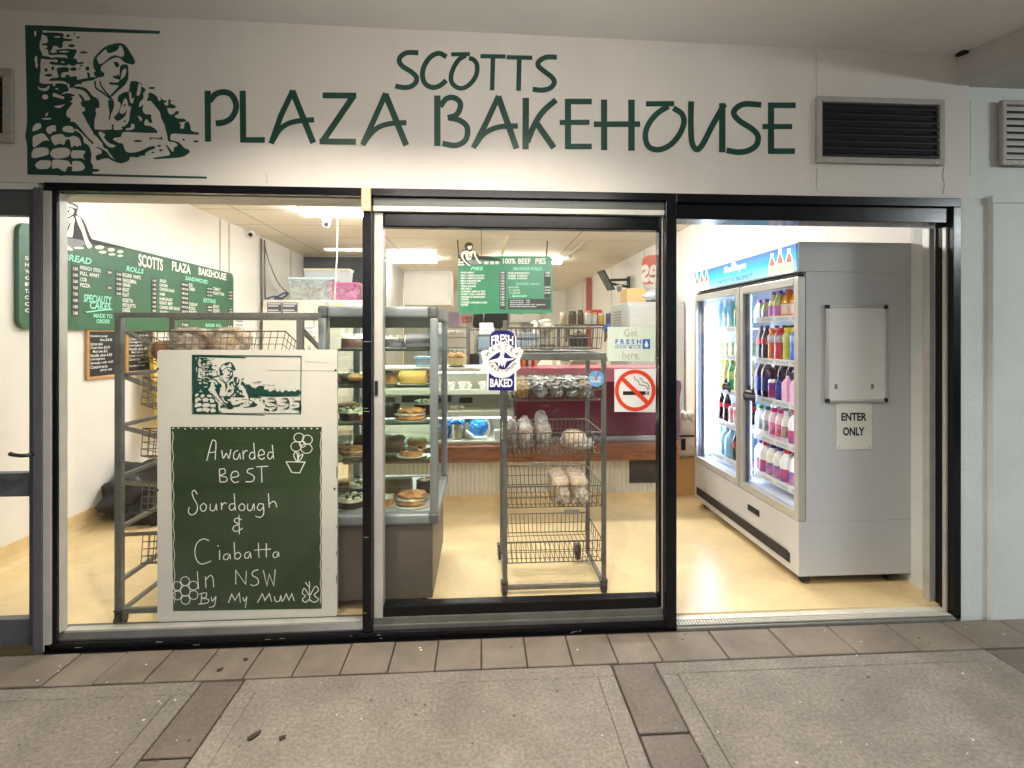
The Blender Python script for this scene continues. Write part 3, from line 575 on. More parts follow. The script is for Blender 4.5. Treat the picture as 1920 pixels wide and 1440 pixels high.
b0, b1 = AY(757, 514, 7.7), AY(846, 572, 7.7)
m = MB(); m.box(b0.x, b1.x, 7.7, 8.4, b1.z, ZC-.001); w = tag(m.build('bulkhead', INCREAM), 'boxed cream bulkhead under the ceiling left of the hanging pies board', 'bulkhead', kind='thing')
m = MB(); [m.box(*q) for q in ((b0.x+.02, b1.x-.02, 7.68, 7.699, b1.z, b1.z+.05), (b1.x-.07, b1.x-.02, 7.68, 7.699, b1.z+.05, ZC-.06), (b0.x+.02, b1.x-.02, 7.68, 7.699, ZC-.06, ZC-.02))]; m.build('frame', WHITE, w)
# wall cover strips, pipe
m = MB()
for i, (X_, Y_) in enumerate(((XL+.004, 3.3), (XL+.004, 3.5), (XL+.004, 5.35), (XR-.004, 5.0), (XR-.004, 6.9), (XR-.004, 9.6))):
    q = MB(); q.box(X_-.004, X_+.004, Y_-.012, Y_+.012, .2, ZC-.01, .001, seg=1); o = q.build('cover_strip', M('strip_cream', (196, 182, 160), .5))
    tag(o, ('thin vertical joint strip on the left cream wall above the menu board', 'thin vertical joint strip on the right cream wall of the kitchen')[i > 2], 'joint strip', 'wall joint strips')
m = MB(); y = AX(1103, 540, XR-.04).y; m.tube([(XR-.05, y, .9), (XR-.05, y, ZC)], .045, 12); m.tube([(XR-.04, y-.2, .9), (XR-.04, y-.2, ZC-.02)], .03, 12)
tag(m.build('red_pipe', M('red_pipe_paint', (176, 74, 54), .45, var=.15), smooth=40), 'rust red service pipe running up the right wall behind the counter', 'pipe')
# ceiling lights ------------------------------------------------------------
EMIT = M('fluorescent_tube', (250, 250, 250), .5, emit=TUBE)
EMITB = M('back_fluorescent_tube', (250, 250, 246), .5, emit=TUBE*.42)
def tubelight(x0, x1, y, label, z=ZC):
    t = thing('ceiling_light', ((x0+x1)/2, y, z), label, 'light', 'fluorescent ceiling lights'); m = MB()
    m.box(x0, x1, y-.05, y+.05, z-.045, z-.001, .006); m.build('base', WHITE, t)
    m = MB(); m.box(x0+.015, x1-.015, y-.055, y+.055, z-.085, z-.046, .015); m.build('diffuser', M('added_fill_tube', (250, 248, 242), .5, emit=TUBE*.12) if y < 1.5 else EMIT if y < 4 else EMITB, t)
l1 = AZ(562, 399, ZC-.06); l1b = AZ(678, 399, ZC-.06); l2 = AZ(720, 489, ZC-.06); l2b = AZ(820, 489, ZC-.06)
tubelight(l1.x, l1.x+1.25, l1.y, 'bright fluorescent light above the bread rack at the top of the left window')
tubelight(l2b.x-1.25, l2b.x, l2.y, 'bright fluorescent light further back, over the cake cabinet')
tubelight(AZ(1055, 491, ZC-.06).x-1.25, AZ(1055, 491, ZC-.06).x, l2.y, 'fluorescent light whose end shows right of the hanging pies board')
tubelight(.55, 1.8, l1.y-.3, 'unseen fluorescent light added on the front ceiling, behind the sliding door head')  # unseen tube added for the front lighting, hidden by the door head
tubelight(-2.75, -1.5, 1.1, 'unseen fluorescent light added behind the window head to brighten the left floor')  # unseen dim tube added to brighten the floor at the front left
tubelight(-.2, 1.05, 9.4, 'farthest fluorescent light, low behind the hanging pies board')
# ceiling cord and CCTV ------------------------------------------------------
c0 = AZ(633, 405, ZC-.02); m = MB(); m.tube(catmull([c0, (c0.x-.005, c0.y, 2.3), (c0.x-.025, c0.y, 1.95), (c0.x-.03, c0.y+.0, AY(622, 575, c0.y).z)], 4), .006, 6)
tag(m.build('pull_cord', M('cord_cream', (206, 186, 150), .6)), 'thin pale cord hanging from the ceiling in the left window', 'cord')
def cctv(c, label, wall):
    t = thing('security_camera', c, label, 'camera', 'white security cameras'); c = Vector(c); m = MB()
    if wall: m.lathe([(.045, 0), (.045, .025), (.03, .04)], c, 18, axis='x')
    else: m.lathe([(.055, 0), (.055, -.02), (.05, -.03)], c, 18)
    m.build('base', WHITE, t, smooth=40); b = c+(Vector((.06, -.01, -.02)) if wall else Vector((0, 0, -.052)))
    m = MB(); m.blob(b, .047, .047, .047, 2, 0); m.build('ball', WHITE, t, smooth=True); d = Vector((.25, -.9, -.35)).normalized(); k = b+d*.036
    m = MB(); q = Matrix.Translation(k) @ d.to_track_quat('Z', 'Y').to_matrix().to_4x4(); bmesh.ops.create_cone(m.b, cap_ends=True, segments=18, radius1=.03, radius2=.022, depth=.03, matrix=q); m.build('lens', DARK, t, smooth=40)
cctv(AZ(612, 411, ZC-.001), 'white dome camera on the ceiling under the first fluorescent light', 0)
cctv(AX(462, 436, XL+.001), 'white turret camera at the top of the left wall', 1)
# cables down the left wall
cy = AX(487, 445, XL).y
for i, (dy, w, lab) in enumerate(((0, .012, 'thick dark cable running down the left wall behind the bread rack'), (.1, .009, 'thin dark cable beside the thick one on the left wall'), (.24, .008, 'loose cable swinging from the left wall to the freezer top'))):
    m = MB(); x = XL+.02
    p = [(x, cy+dy, ZC-.03), (x+.012, cy+dy-.03, 2.3), (x, cy+dy+.02, 1.9), (x+.01, cy+dy, 1.3), (x, cy+dy, .9)] if i < 2 else [(x, cy+.1, ZC-.1), (x+.05, cy+.12, 2.4), (x+.16, cy+.2, 2.1), (x+.35, cy+.3, 1.95), (x+.7, cy+.3, 1.93)]
    m.tube(catmull(p, 5), w, 6); tag(m.build('cable', M('cable_grey', (96, 88, 82), .6)), lab, 'cable')
# long menu board on the left wall --------------------------------------------
XB = XL+.03; yb0 = AX(36, 600, XB).y; yb1 = AX(438, 600, XB).y; zb0 = AX(437, 622, XB).z; zb1 = AX(200, 455, XB).z
mb_ = thing('menu_board', (XB, yb0, zb0), 'long green menu board with a painted baker, mounted on the left wall', 'menu board')
m = MB(); m.prism([(XL+.001, y, z) for y, z in rrect(yb0, zb0, yb1, zb1, .06)], (.028, 0, 0)); m.build('board', BOARDG, mb_)
def wt(mbs, t, px0, px1, py, h, bold=.02, shear=0, d=.0025):
    p, q, r = AX(px0, py, XB), AX(px1, py, XB), AX(px0, py-h, XB)
    text(mbs, t, lambda u, v: Vector((XB+d, u, v)), p.y, p.z, q.y, r.z, bold, shear)
mw, mm, mg = MB(), MB(), MB()
Z8 = lambda zx, zy: (110+zx/8, 440+zy/8)
for t, a, b, y in (('FRENCH  STICK',320,630,520),('PULL  APART',320,605,605),('COB',320,415,695),('PIZZA',320,470,780),('ROUND  WHITE',955,1225,630),('WHOLEMEAL',955,1165,710),('GRAIN',955,1070,775),('KNOT',955,1055,850),('FLAT',955,1050,925),('ROSETTA',955,1110,1010),('PISTOLETTO',955,1150,1085),('CHEESE',950,1065,1155),('CHEESE & BACON',950,1255,1230)):
    wt(mw, t, Z8(a, 0)[0], Z8(b, 0)[0], Z8(0, y)[1], 7.2)
Z10 = lambda zx, zy: (270+zx/10.283, 480+zy/10.283)
for t, a, b, y in (('SALAD',300,425,500),('CHICKEN',295,450,585),('CHICKEN SALAD',295,580,665),('HAM',300,395,760),('HAM SALAD',295,540,850),('ROAST BEEF',295,545,930),('CORNED BEEF SALAD',295,685,1015),('SALMON',300,460,1110),('SALMON SALAD',300,600,1180),('EGG',865,930,585),('CHEESE',860,975,660),('COLESLAW',860,1025,955),('PICKLE',860,985,1035),('PINEAPPLE',860,1015,1110),('TOMATO',1330,1465,660),('ROAST PORK',1330,1545,740),('BEETROOT',1330,1445,1000),('ONION',1330,1450,1075),('EGG  ALL',1330,1475,1135)):
    wt(mw, t, Z10(a, 0)[0], Z10(b, 0)[0], Z10(0, y)[1], 6)
for i, t in enumerate(('SLICED', 'HIGH TOP', 'WHOLEMEAL', 'GRAIN', 'RYE', 'TANK LOAF', 'CIABATTA', 'COBBLER', 'CRUSTY')): wt(mw, t, 46, 98, 487+i*12.3, 7)
wt(mw, 'SCOTTS', 259, 305, 499, 24, .03); wt(mw, 'PLAZA', 322, 357, 507, 18, .03); wt(mw, 'BAKEHOUSE', 372, 424, 515, 14.5, .03)
for t, a, b, y, h, s in (('BREAD', 117.5, 171, 487, 13, .2), ('SPECIALITY', 156, 209, 566, 15, .15), ('CAKES', 168, 207, 579, 14, .15), ('MADE TO', 175, 210, 595.6, 8, 0), ('ORDER', 180, 206, 606, 8, 0), ('ROLLS', 236, 269, 508, 10, .2), ('SANDWICHES', 347, 389, 525, 8, .2), ('EXTRAS', 381, 404, 566.5, 8, .1), ('BURGER  ROLL', 385, 415, 612.5, 6, .1)): wt(mm, t, a, b, y, h, .025, s)
p = [AX(160, 585.5, XB), AX(185, 582, XB), AX(209, 580, XB)]; mm.tube([(XB+.003, q.y, q.z) for q in p], .006, 4)
mp = MB()
def strip(px0, px1, y0, y1, n, txt):
    a, b, c = AX(px0, y0, XB), AX(px1, y1, XB), AX(px0, y1, XB)
    mg.face([(XB+.0015, a.y, a.z), (XB+.0015, b.y, a.z), (XB+.0015, b.y, c.z), (XB+.0015, a.y, c.z)])
    for i in range(n):
        zz = a.z+(c.z-a.z)*(i+.8)/n; text(mw, txt[i % len(txt)], lambda u, v: Vector((XB+.003, u, v)), a.y+.01, zz, b.y-.01, zz+(a.z-c.z)/n*.5, .02)
P1 = ['1.50', '1.70', '1.40', '2.30', '3.00', '2.80', '6.50', '4.00']
strip(134, 147, 496, 592, 8, ['5.50', '6.00', '3.60', '4.20', '7.00', '4.00', '4.50', '3.80']); strip(216, 228, 508, 554, 5, ['2.50', '3.00', '4.20']); strip(199, 210, 505, 514, 1, ['2.00']); strip(199, 210, 534, 543, 1, ['3.50'])
strip(284, 293, 521, 594, 9, P1); strip(339, 353, 528, 596, 8, ['7.80 8.50', '9.00 9.50']); strip(387, 398.5, 537, 556, 3, ['4.50']); strip(387, 398.5, 572, 590, 3, ['.80', '.50', '.90']); strip(427.5, 436, 544, 562, 3, ['5.00']); strip(427.5, 436, 577, 592, 3, ['.60', '.40']); strip(426, 436, 608, 615, 1, ['2.00']); strip(339, 353, 604, 613, 1, ['7.50'])
mg.build('price_strip', GREYCOAT, mb_); mw.build('white_lettering', TEXTW, mb_); mm.build('mint_lettering', MINT, mb_)
# painted baker cut-out standing over the board's top edge
m = MB(); K = lambda d: (lambda u, v: Vector((XB+d, AX(u/4, 340+v/4, XB).y, AX(u/4, 340+v/4, XB).z)))
def pf(mbx, d, pts, mi, sm=2): mbx.face([K(d)(*p) for p in (catmull(pts, sm, True) if sm else pts)], mi)
sil = catmull([(400,180),(440,150),(520,155),(585,185),(575,245),(625,290),(672,400),(690,436),(690,452),(400,420)], 3, True)
m.prism([K(-.02)(*p) for p in sil], (.0205, 0, 0), 0)
pf(m, .0015, [(410,200),(450,165),(520,168),(572,190),(568,205),(520,190),(450,205)], 1); pf(m, .0015, [(455,215),(500,196),(545,205),(555,232),(525,262),(480,268),(455,245)], 1); pf(m, .0015, [(400,290),(470,285),(520,275),(545,262),(560,290),(550,340),(540,420),(470,405),(400,410)], 1); pf(m, .0015, [(565,258),(600,275),(622,320),(645,390),(662,440),(690,485),(665,505),(640,470),(612,380),(588,330)], 1)
pf(m, .002, [(505,218),(518,222),(515,236),(506,232)], 0); pf(m, .002, [(508,248),(530,244),(522,254)], 0); pf(m, .002, [(470,285),(500,310),(515,285),(505,330),(480,320)], 0, 1); pf(m, .002, [(520,310),(528,320),(505,375),(498,370)], 0)
pf(m, .0012, [(400,405),(660,432),(930,492),(935,505),(830,492),(690,470),(400,425)], 0, 0); pf(m, .0018, [(400,420),(560,430),(640,455),(610,490),(540,500),(460,470),(400,450)], 2); pf(m, .0022, [(400,400),(480,460),(545,510),(520,520),(470,495),(400,440)], 1)
for q in ((745,495,36,15),(832,513,28,14),(900,527,24,13),(768,531,30,11),(838,548,28,9),(900,558,22,8),(590,500,40,9)): pf(m, .002, circ(*q, n=12), 1, 0)
m.build('painted_baker', [DARK, M('poster_white', (232, 226, 212), .5), M('poster_grey', (120, 126, 130), .5)], mb_)
# chalk boards below it ---------------------------------------------------------
FRW = M('pine_frame', (196, 150, 92), .5, var=.2, vs=6, stretch=(1, 1, 8)); SLATE = M('slate_black', (34, 32, 33), .7, var=.2, vs=12)
def chalkboard(p0, p1, py0, py1, label, lines):
    Xb = XL+.02; a, b = AX(p0, py0, Xb), AX(p1, py0, Xb); z1, z0 = a.z, AX(p0, py1, Xb).z; w = .022
    t = thing('chalk_board', (Xb, a.y, z0), label, 'chalkboard', 'chalk boards under the long menu'); m = MB()
    for q in ((a.y, b.y, z1-w, z1), (a.y, b.y, z0, z0+w), (a.y, a.y+w, z0+w, z1-w), (b.y-w, b.y, z0+w, z1-w)): m.box(XL+.001, Xb, *q, .002, seg=1)
    m.build('frame', FRW, t); m = MB(); m.box(XL+.001, Xb-.008, a.y+w, b.y-w, z0+w, z1-w); m.build('slate', SLATE, t)
    m = MB()
    for i, (s, f0, f1) in enumerate(lines):
        zz = z1-.05-(z1-z0-.09)*(i+.6)/len(lines); L = b.y-a.y-.07; text(m, s, lambda u, v: Vector((Xb-.0065, u, v)), a.y+.035+L*f0, zz, a.y+.035+L*f1, zz+.022, .01, .2)
    m.build('chalk_writing', CHALK, t)
LN = [('Strawberry sponge', 0, .7), ('from $18.00', .4, .9), ('Carrot cake', 0, .5), ('Cream buns $3.50', 0, .8), ('Mud cake $22', .1, .7), ('Vanilla slice 4.50', 0, .9), ('Lamingtons', 0, .6), ('Sausage rolls 4.50', 0, .95), ('Custard tarts', 0, .7), ('party size', .4, .9)]
chalkboard(164, 222, 616, 713, 'wood-framed chalk board with white price list left of the rack post', LN)
chalkboard(238, 290, 616, 702, 'wood-framed chalk board seen through the wire of the bread rack', LN[::-1])
a, b = AX(440, 579, XL+.004), AX(457, 579, XL+.004); m = MB(); m.box(XL+.0005, XL+.004, a.y, b.y, AX(440, 622, XL).z, a.z); t = tag(m.build('paper_notice', WHITE), 'small white paper notice taped to the wall beyond the long menu board', 'notice')
m = MB(); [m.box(XL+.0042, XL+.0048, a.y+.03, b.y-.03, a.z-.06-.045*i, a.z-.045-.045*i) for i in range(6)]; m.build('print', M('print_grey', (140, 142, 156), .6), t)
a = AX(204, 947, XL+.03); m = MB(); m.box(XL+.008, XL+.035, a.y-.05, a.y+.1, a.z-.06, a.z+.045, .006); t = tag(m.build('power_outlet', WHITE), 'white double power outlet low on the left wall by the rack', 'socket')
m = MB(); [m.box(XL+.0352, XL+.038, a.y-.02+.06*i, a.y-.005+.06*i, a.z, a.z+.02, .001) for i in range(2)]; m.build('switch', M('switch_grey', (170, 168, 164), .4), t)
# pies board hanging from the ceiling ----------------------------------------------
YP = 4.4; pz = lambda zx, zy, d=0: AY(850+zx/9, 440+zy/9, YP-d)
pb = thing('hanging_menu_board', pz(870, 1330), 'green pies menu board with a painted baker hung from the ceiling on two wires', 'menu board')
m = MB(); m.prism([pz(*p) for p in [(80, 360), (1560, 362)]+[(1590+82*math.sin(R(a)), 442-82*math.cos(R(a))) for a in range(0, 91, 15)]+[(1672, 1330), (1190, 1332), (1150, 1345), (900, 1330), (560, 1330), (360, 1350), (330, 1330), (80, 1330)]], (0, .02, 0)); m.build('board', M('pies_board_green', (40, 120, 82), .4, var=.14, vs=5), pb)
m = MB()
for a, b in (((90, 365), (72, 80)), ((1572, 365), (1590, 115))):
    e = pz(*a); f = pz(*b); m = MB(); m.tube([(e.x, YP+.01, e.z), (f.x, YP+.01, ZC)], .008, 6); m.build('hanging_wire', DARK, pb)
mg, mw, mm = MB(), MB(), MB(); pp = lambda u, v: pz(u, v, .003)
for q in ((780, 620, 882, 1262), (1535, 625, 1640, 1072), (926, 1082, 1640, 1262)): mg.face([pz(u, v, .0015) for u, v in ((q[0], q[1]), (q[2], q[1]), (q[2], q[3]), (q[0], q[3]))])
for (t, b), y in zip((('PLAIN MEAT', 355), ('MEAT CHEESE & BACON', 522), ('MEAT TOMATO & ONION', 522), ('MEAT & MUSHROOM', 460), ('MEAT & POTATO', 390), ('STEAK DIANNE', 380), ('NED KELLY', 315), ('CURRIED BEEF & VEG', 540), ('HONEY CHILLI CHICKEN', 540), ('CHICKEN & ASPARAGUS', 530), ('CHICKEN', 260), ('CURRIED CHICKEN & VEG', 570), ('PASTIES', 250)), (655, 705, 750, 795, 838, 885, 927, 975, 1020, 1067, 1108, 1160, 1202)):
    text(mw, t, pp, 125, y, b, y-31, .025, .1); text(mw, random.choice(('5.80', '7.00', '6.80', '7.20')), pp, 795, y, 862, y-28, .02)
for t, a, b, y in (('PLAIN SAUSAGE ROLL', 920, 1295, 662), ('CHEESE  & BACON', 920, 1250, 707), ('CHEESE  & GARLIC', 920, 1250, 752), ('QUICHES', 930, 1105, 908), ('1/2  QUICHE', 940, 1125, 957), ('1/4  QUICHE', 945, 1125, 1002), ('$20.00', 1540, 1635, 905), ('$12.00', 1540, 1635, 952), ('$ 6.00', 1540, 1635, 998), ('4.80', 1550, 1630, 660), ('5.20', 1550, 1630, 706)): text(mw, t, pp, a, y, b, y-32, .025, .1)
for t, a, b, y in (('Lamb & Gravy   7.00', 955, 1290, 1125), ('Steak & Pepper   7.20', 955, 1290, 1160), ('Sweet potato & lentil  6.50  vegetarian', 955, 1555, 1195), ('Please order ahead per dozen', 955, 1400, 1228)): text(mw, t, pp, a, y, b, y-26, .012, .2)
text(mw, '100%', pp, 835, 492, 1052, 398, .02); text(mw, 'BEEF', pp, 1095, 492, 1305, 400, .02); text(mw, 'PIES', pp, 1385, 495, 1560, 395, .02)
text(mm, 'PIES', pp, 290, 602, 505, 540, .02, .25); text(mm, 'SAUSAGE ROLLS', pp, 1005, 600, 1495, 543, .015, .25); text(mm, 'QUICHES', pp, 1055, 860, 1275, 808, .02, .25); text(mm, '(slices)', pp, 1300, 855, 1455, 815, .015, .25); text(mm, 'Specials', pp, 985, 1062, 1245, 1012, .02, .35)
mg.build('price_strip', GREYCOAT, pb); mw.build('white_lettering', TEXTW, pb); mm.build('mint_lettering', MINT, pb)
m = MB(); sil = catmull([(110,330),(150,270),(205,240),(190,195),(215,145),(270,126),(322,150),(334,205),(318,240),(370,262),(400,320),(415,362),(110,362)], 3, True)
m.prism([pz(u, v, -.001) for u, v in sil], (0, .018, 0), 0); g2 = lambda d, pts, mi, sm=2: m.face([pz(u, v, d) for u, v in (catmull(pts, sm, True) if sm else pts)], mi)
g2(.0012, [(84,366),(560,366),(790,420),(780,440),(440,420),(250,500),(84,480)], 0, 0)
for q in ((275,205,40,50),): g2(.003, circ(*q, n=14), 1, 0)
g2(.003, [(130,310),(180,275),(240,268),(280,290),(330,260),(350,290),(320,330),(300,420),(220,420),(200,330),(165,340)], 1); g2(.003, [(125,320),(170,335),(170,390),(225,470),(295,520),(250,520),(180,450),(130,380)], 1); g2(.003, [(345,265),(385,290),(380,340),(430,440),(480,478),(440,490),(400,440),(350,350)], 1); g2(.004, [(215,170),(270,150),(315,175),(300,185),(240,190)], 0); g2(.004, [(255,330),(268,335),(255,380),(245,370)], 0); g2(.004, [(290,360),(305,370),(275,400),(265,392)], 0)
g2(.0025, [(230,430),(440,425),(500,450),(430,500),(300,500)], 2)
for q in ((555,465,48,14),(655,465,42,13),(740,462,38,13),(555,490,44,10),(655,492,42,9),(740,490,38,9),(100,420,18,18),(105,465,28,18),(150,465,24,18),(100,505,22,16),(155,505,30,16)): g2(.0035, circ(*q, n=12), 1, 0)
m.build('painted_baker', [DARK, MATS['poster_white'], MATS['poster_grey']], pb)
# white slanted rail and spot under the ceiling near the pies board
a, b = AZ(955, 425, ZC-.01), AZ(942, 480, ZC-.01); m = MB(); m.tube([AY(952, 443, 4.0), AY(941, 478, 4.42)], .018, 6); m.tube([AY(952, 443, 4.0), (AY(952, 443, 4.0).x, 4.0, ZC)], .012, 6)
tag(m.build('hanging_rail', MATS['cord_cream']), 'pale slanting rail hung from the ceiling behind the pies board', 'rail')
p = AZ(1067, 477, ZC); t = thing('ceiling_spot', p, 'small white spot on the end of a thin ceiling track', 'spotlight'); m = MB(); m.blob(p+Vector((0, 0, -.03)), .045, .045, .035, 2, 0); m.build('head', WHITE, t, smooth=True); q = AZ(1095, 452, ZC); m = MB(); m.tube([p+Vector((0, 0, -.012)), q+Vector((0, 0, -.012))], .012, 6); m.build('track', MATS['strip_cream'], t)
# monitor on a bracket at the right wall
w0 = AX(1180, 530, XR); t = thing('wall_monitor', w0, 'thin black screen on a wall bracket, seen edge-on at the right wall', 'monitor'); k = w0.y; s = AY(1136, 527, k)
m = MB(); m.box(XR-.03, XR-.001, k-.05, k+.05, w0.z-.12, w0.z+.1, .005); m.tube([(XR-.03, k, w0.z+.05), (s.x+.1, k, w0.z+.04), (s.x, k, s.z)], .022, 6); m.tube([(XR-.03, k, w0.z-.07), (s.x+.1, k, w0.z-.02), (s.x, k, s.z)], .022, 6); m.build('bracket', DARK, t)
m = MB(); u = (AY(1123, 500, k)-AY(1141, 533, k)); m.prism([s+u*.55+Vector((-.01, -.2, 0)), s-u*.55+Vector((-.01, -.2, 0)), s-u*.55+Vector((.018, -.2, 0)), s+u*.55+Vector((.018, -.2, 0))], (0, .42, .02)); m.build('screen', BLACK, t)
c = AY(1161, 541, k-.1); t = thing('security_camera', c, 'small white dome camera under the monitor bracket at the right wall', 'camera', 'white security cameras'); m = MB(); m.lathe([(.045, .06), (.05, .03), (.03, .02)], c, 14); m.build('base', WHITE, t, smooth=40); m = MB(); m.blob(c, .04, .04, .06, 2, 0); m.build('ball', M('dome_smoke', (150, 150, 150), .15), t, smooth=True)
# ================================================================== CHALK SIGN BOARD IN THE WINDOW
YS = .088
BW = M('board_white', (224, 218, 210), .5, var=.06, vs=4, bump=.04, bs=50); CHG = M('chalkboard_green', (44, 64, 32), .6, var=.22, vs=4, bump=.05, bs=90)
bz0 = zt+.036; c0, c1 = AY(295, 900, YS), AY(632, 900, YS); bz1 = AY(460, 656, YS).z
sb = thing('sign_board', ((c0.x+c1.x)/2, YS, bz0), 'tall white board with green chalk panel announcing awarded sourdough and ciabatta', 'sign board')
m = MB(); m.prism([(u, YS, v) for u, v in rrect(c0.x, bz0, c1.x, bz1, .012)], (0, .018, 0)); m.build('panel', BW, sb)
sp = lambda d: (lambda u, v: AY(280+u/2.667, 640+v/2.667, YS-d))
m = MB(); m.face([sp(.001)(*p) for p in ((107, 428), (862, 428), (862, 1337), (119, 1349))]); m.build('chalk_panel', CHG, sb)
m = MB()
for u, v in ((42, 138), (41, 745), (931, 145), (926, 738)): m.face([sp(.0015)(*p) for p in circ(u, v, 6, n=10)])
for u, v, h in ((938, 655, 55), (936, 928, 12), (936, 1060, 20), (936, 1190, 40)): m.face([sp(.0015)(*p) for p in ((u-3, v-h/2), (u+1, v-h/2), (u+1, v+h/2), (u-2, v+h/2))])
m.build('screw_hole', DARK, sb)
m = MB(); m.face([sp(.0013)(*p) for p in ((590, 144), (930, 147), (930, 149), (590, 146))]); m.face([sp(.0013)(*p) for p in ((780, 100), (900, 108), (900, 109.5), (780, 102))]); m.face([sp(.0013)(*p) for p in ((880, 1140), (905, 1141), (905, 1143), (880, 1142))]); m.build('scratch', M('scratch_grey', (150, 144, 136), .6), sb)
m = MB()
def ck(*pts, sm=1, w=4.6, cl=False):
    p = [(pts[i], pts[i+1]) for i in range(0, len(pts), 2)]
    if sm and len(p) > 2: p = catmull(p, 4, cl)
    m.ribbon(p, [w*random.uniform(.85, 1.12) for _ in p], sp(.0016+random.random()*.0006), closed=cl)
for s in ((287,597,312,503,325,496,333,510,329,592),(295,557,330,553),(362,545,370,585,385,560,398,585,408,540),(445,545,425,555,422,585,440,588,452,562,455,590),(468,545,470,590),(469,565,482,546,492,549),(530,560,510,555,500,578,515,590,530,572),(522,507,528,590),(545,571,575,563,566,543,550,548,545,575,560,590,578,582),(618,557,598,555,592,578,605,588,620,568),(615,518,622,588),
 (350,642,353,702),(348,640,375,638,378,660,355,671,385,680,385,700,352,704),(412,681,445,673,438,651,415,656,408,685,425,706,448,700),(520,635,495,640,490,655,510,665,525,680,515,700,482,702),(535,628,595,624),(561,628,563,705),
 (240,765,225,745,214,757,222,785,240,820,235,855,210,868,195,852,200,830),(270,810,255,825,262,848,280,845,285,822,270,809),(305,812,305,842,325,845,335,815,337,846),(360,805,362,843),(362,822,375,807,386,812),(425,812,405,815,400,835,415,845,428,828),(424,760,430,846),(462,811,448,825,452,842,470,845,478,825,463,810),(492,812,492,840,510,845,522,812,525,846),(570,815,550,812,540,835,555,845,570,828),(570,812,572,860,555,880,530,874),(595,760,600,832),(600,814,620,800,632,810,637,830),
 (462,892,435,884,425,900,445,914,422,926,420,945,440,950,467,934),(448,868,450,965),
 (298,997,270,988,240,1007,228,1045,235,1090,262,1114,310,1098),(351,1045,352,1092),(340,1022,347,1024),(395,1062,375,1068,372,1088,390,1090,402,1066,405,1090),(424,1005,428,1088),(428,1066,445,1055,458,1070,445,1088,427,1086),(500,1052,480,1060,478,1082,495,1082,505,1058,508,1084),(545,1008,548,1082),(525,1045,570,1040),(585,1010,585,1080),(568,1042,608,1038),(640,1052,622,1058,620,1078,636,1080,645,1056,648,1078),
 (240,1150,246,1240),(280,1175,283,1232),(283,1192,305,1170,318,1185,322,1230),
 (262,1265,258,1312),(250,1263,285,1258,282,1280,262,1285,295,1290,290,1308,246,1314),(310,1278,315,1300,332,1276),(333,1275,325,1322,298,1330)): ck(*s)
for s in ((432,1215,432,1145,482,1215,485,1148),(570,1145,588,1222,600,1165,622,1222,630,1140),(395,1308,412,1265,428,1295,450,1258,455,1306),(540,1308,565,1262,578,1295,600,1262,612,1302),(668,1300,685,1262,698,1295,712,1262,725,1298)): ck(*s, sm=0)
for s in ((545,1142,520,1150,515,1170,540,1185,545,1210,520,1222,505,1215),(468,1280,475,1298,488,1278),(488,1275,480,1332),(625,1275,632,1300,650,1298,658,1272,662,1302)): ck(*s)
m.build('chalk_writing', CHALK, sb)
m = MB()
cf = lambda cx, cy, rx, ry=None: ck(*[c for p in circ(cx, cy, rx, ry, 10) for c in p], w=3.8, cl=True)
cf(766, 515, 15); [cf(*q) for q in ((748, 481, 25, 22), (790, 492, 25, 23), (734, 526, 26, 24), (786, 536, 28, 24))]
ck(748, 555, 742, 602); ck(735, 600, 722, 570, 735, 552, 742, 585, 735, 600); ck(742, 600, 750, 575, 768, 565, 758, 590, 742, 600); ck(684, 602, 778, 604, 752, 658, 712, 655, 684, 602, sm=0)
cf(180, 1248, 24, 26); [cf(180+47*math.cos(a), 1246+47*math.sin(a), 22, 22) for a in [k*math.pi/3+.5 for k in range(6)]]
ck(800, 1230, 803, 1300); ck(800, 1230, 780, 1205); ck(802, 1230, 800, 1200); ck(798, 1270, 775, 1235, 765, 1262, 782, 1272, 765, 1290, 780, 1305, 798, 1290); ck(806, 1268, 830, 1225, 846, 1245, 825, 1268, 846, 1290, 825, 1305, 806, 1295)
ck(*[c for k in range(40) for c in (116+k*.27+3*math.sin(k*1.4), 452+k*22)], w=3); ck(*[c for k in range(40) for c in (857+2.5*math.sin(k*1.6), 452+k*22)], w=3)
for k in range(25): u = 118+k*30+random.uniform(-3, 3); m.face([sp(.0018)(*p) for p in circ(u, 435+random.uniform(-2, 3), 4.5, 3.4, 7)])
m.build('chalk_drawing', CHALK, sb)
# small copy of the emblem in its box
m = MB()
def small(p): return (350+(88+(p[0]-47)*3*1.135)/8.571, 660+(46+(p[1]-47)*3*1.125)/8.571)
emblem(m, lambda u, v, z: AY(u, v, YS-z), .0012, small)
E = lambda u, v: AY(350+u/8.571, 660+v/8.571, YS-.0035)
for q in ((85, 45, 1845, 62), (85, 980, 1838, 992), (84, 45, 96, 990)): m.face([E(q[0], q[1]), E(q[2], q[1]+(16 if q[1] < 100 else 0)), E(q[2], q[3]+(14 if q[1] < 100 else 0)), E(q[0], q[3])], 0)
m.face([E(1832, 60), (E(1846, 60)), E(1838, 990), E(1828, 990)]); m.face([E(1000, 697), E(1835, 700), E(1835, 708), E(1000, 706)])
m.face([E(*p) for p in catmull([(985,520),(1010,540),(1100,590),(1130,560),(1180,540),(1250,560),(1240,600),(1300,610),(1340,640),(1420,600),(1450,640),(1500,620),(1540,650),(1590,610),(1640,640),(1690,620),(1740,640),(1790,600),(1795,695),(1010,700)], 2, True)])
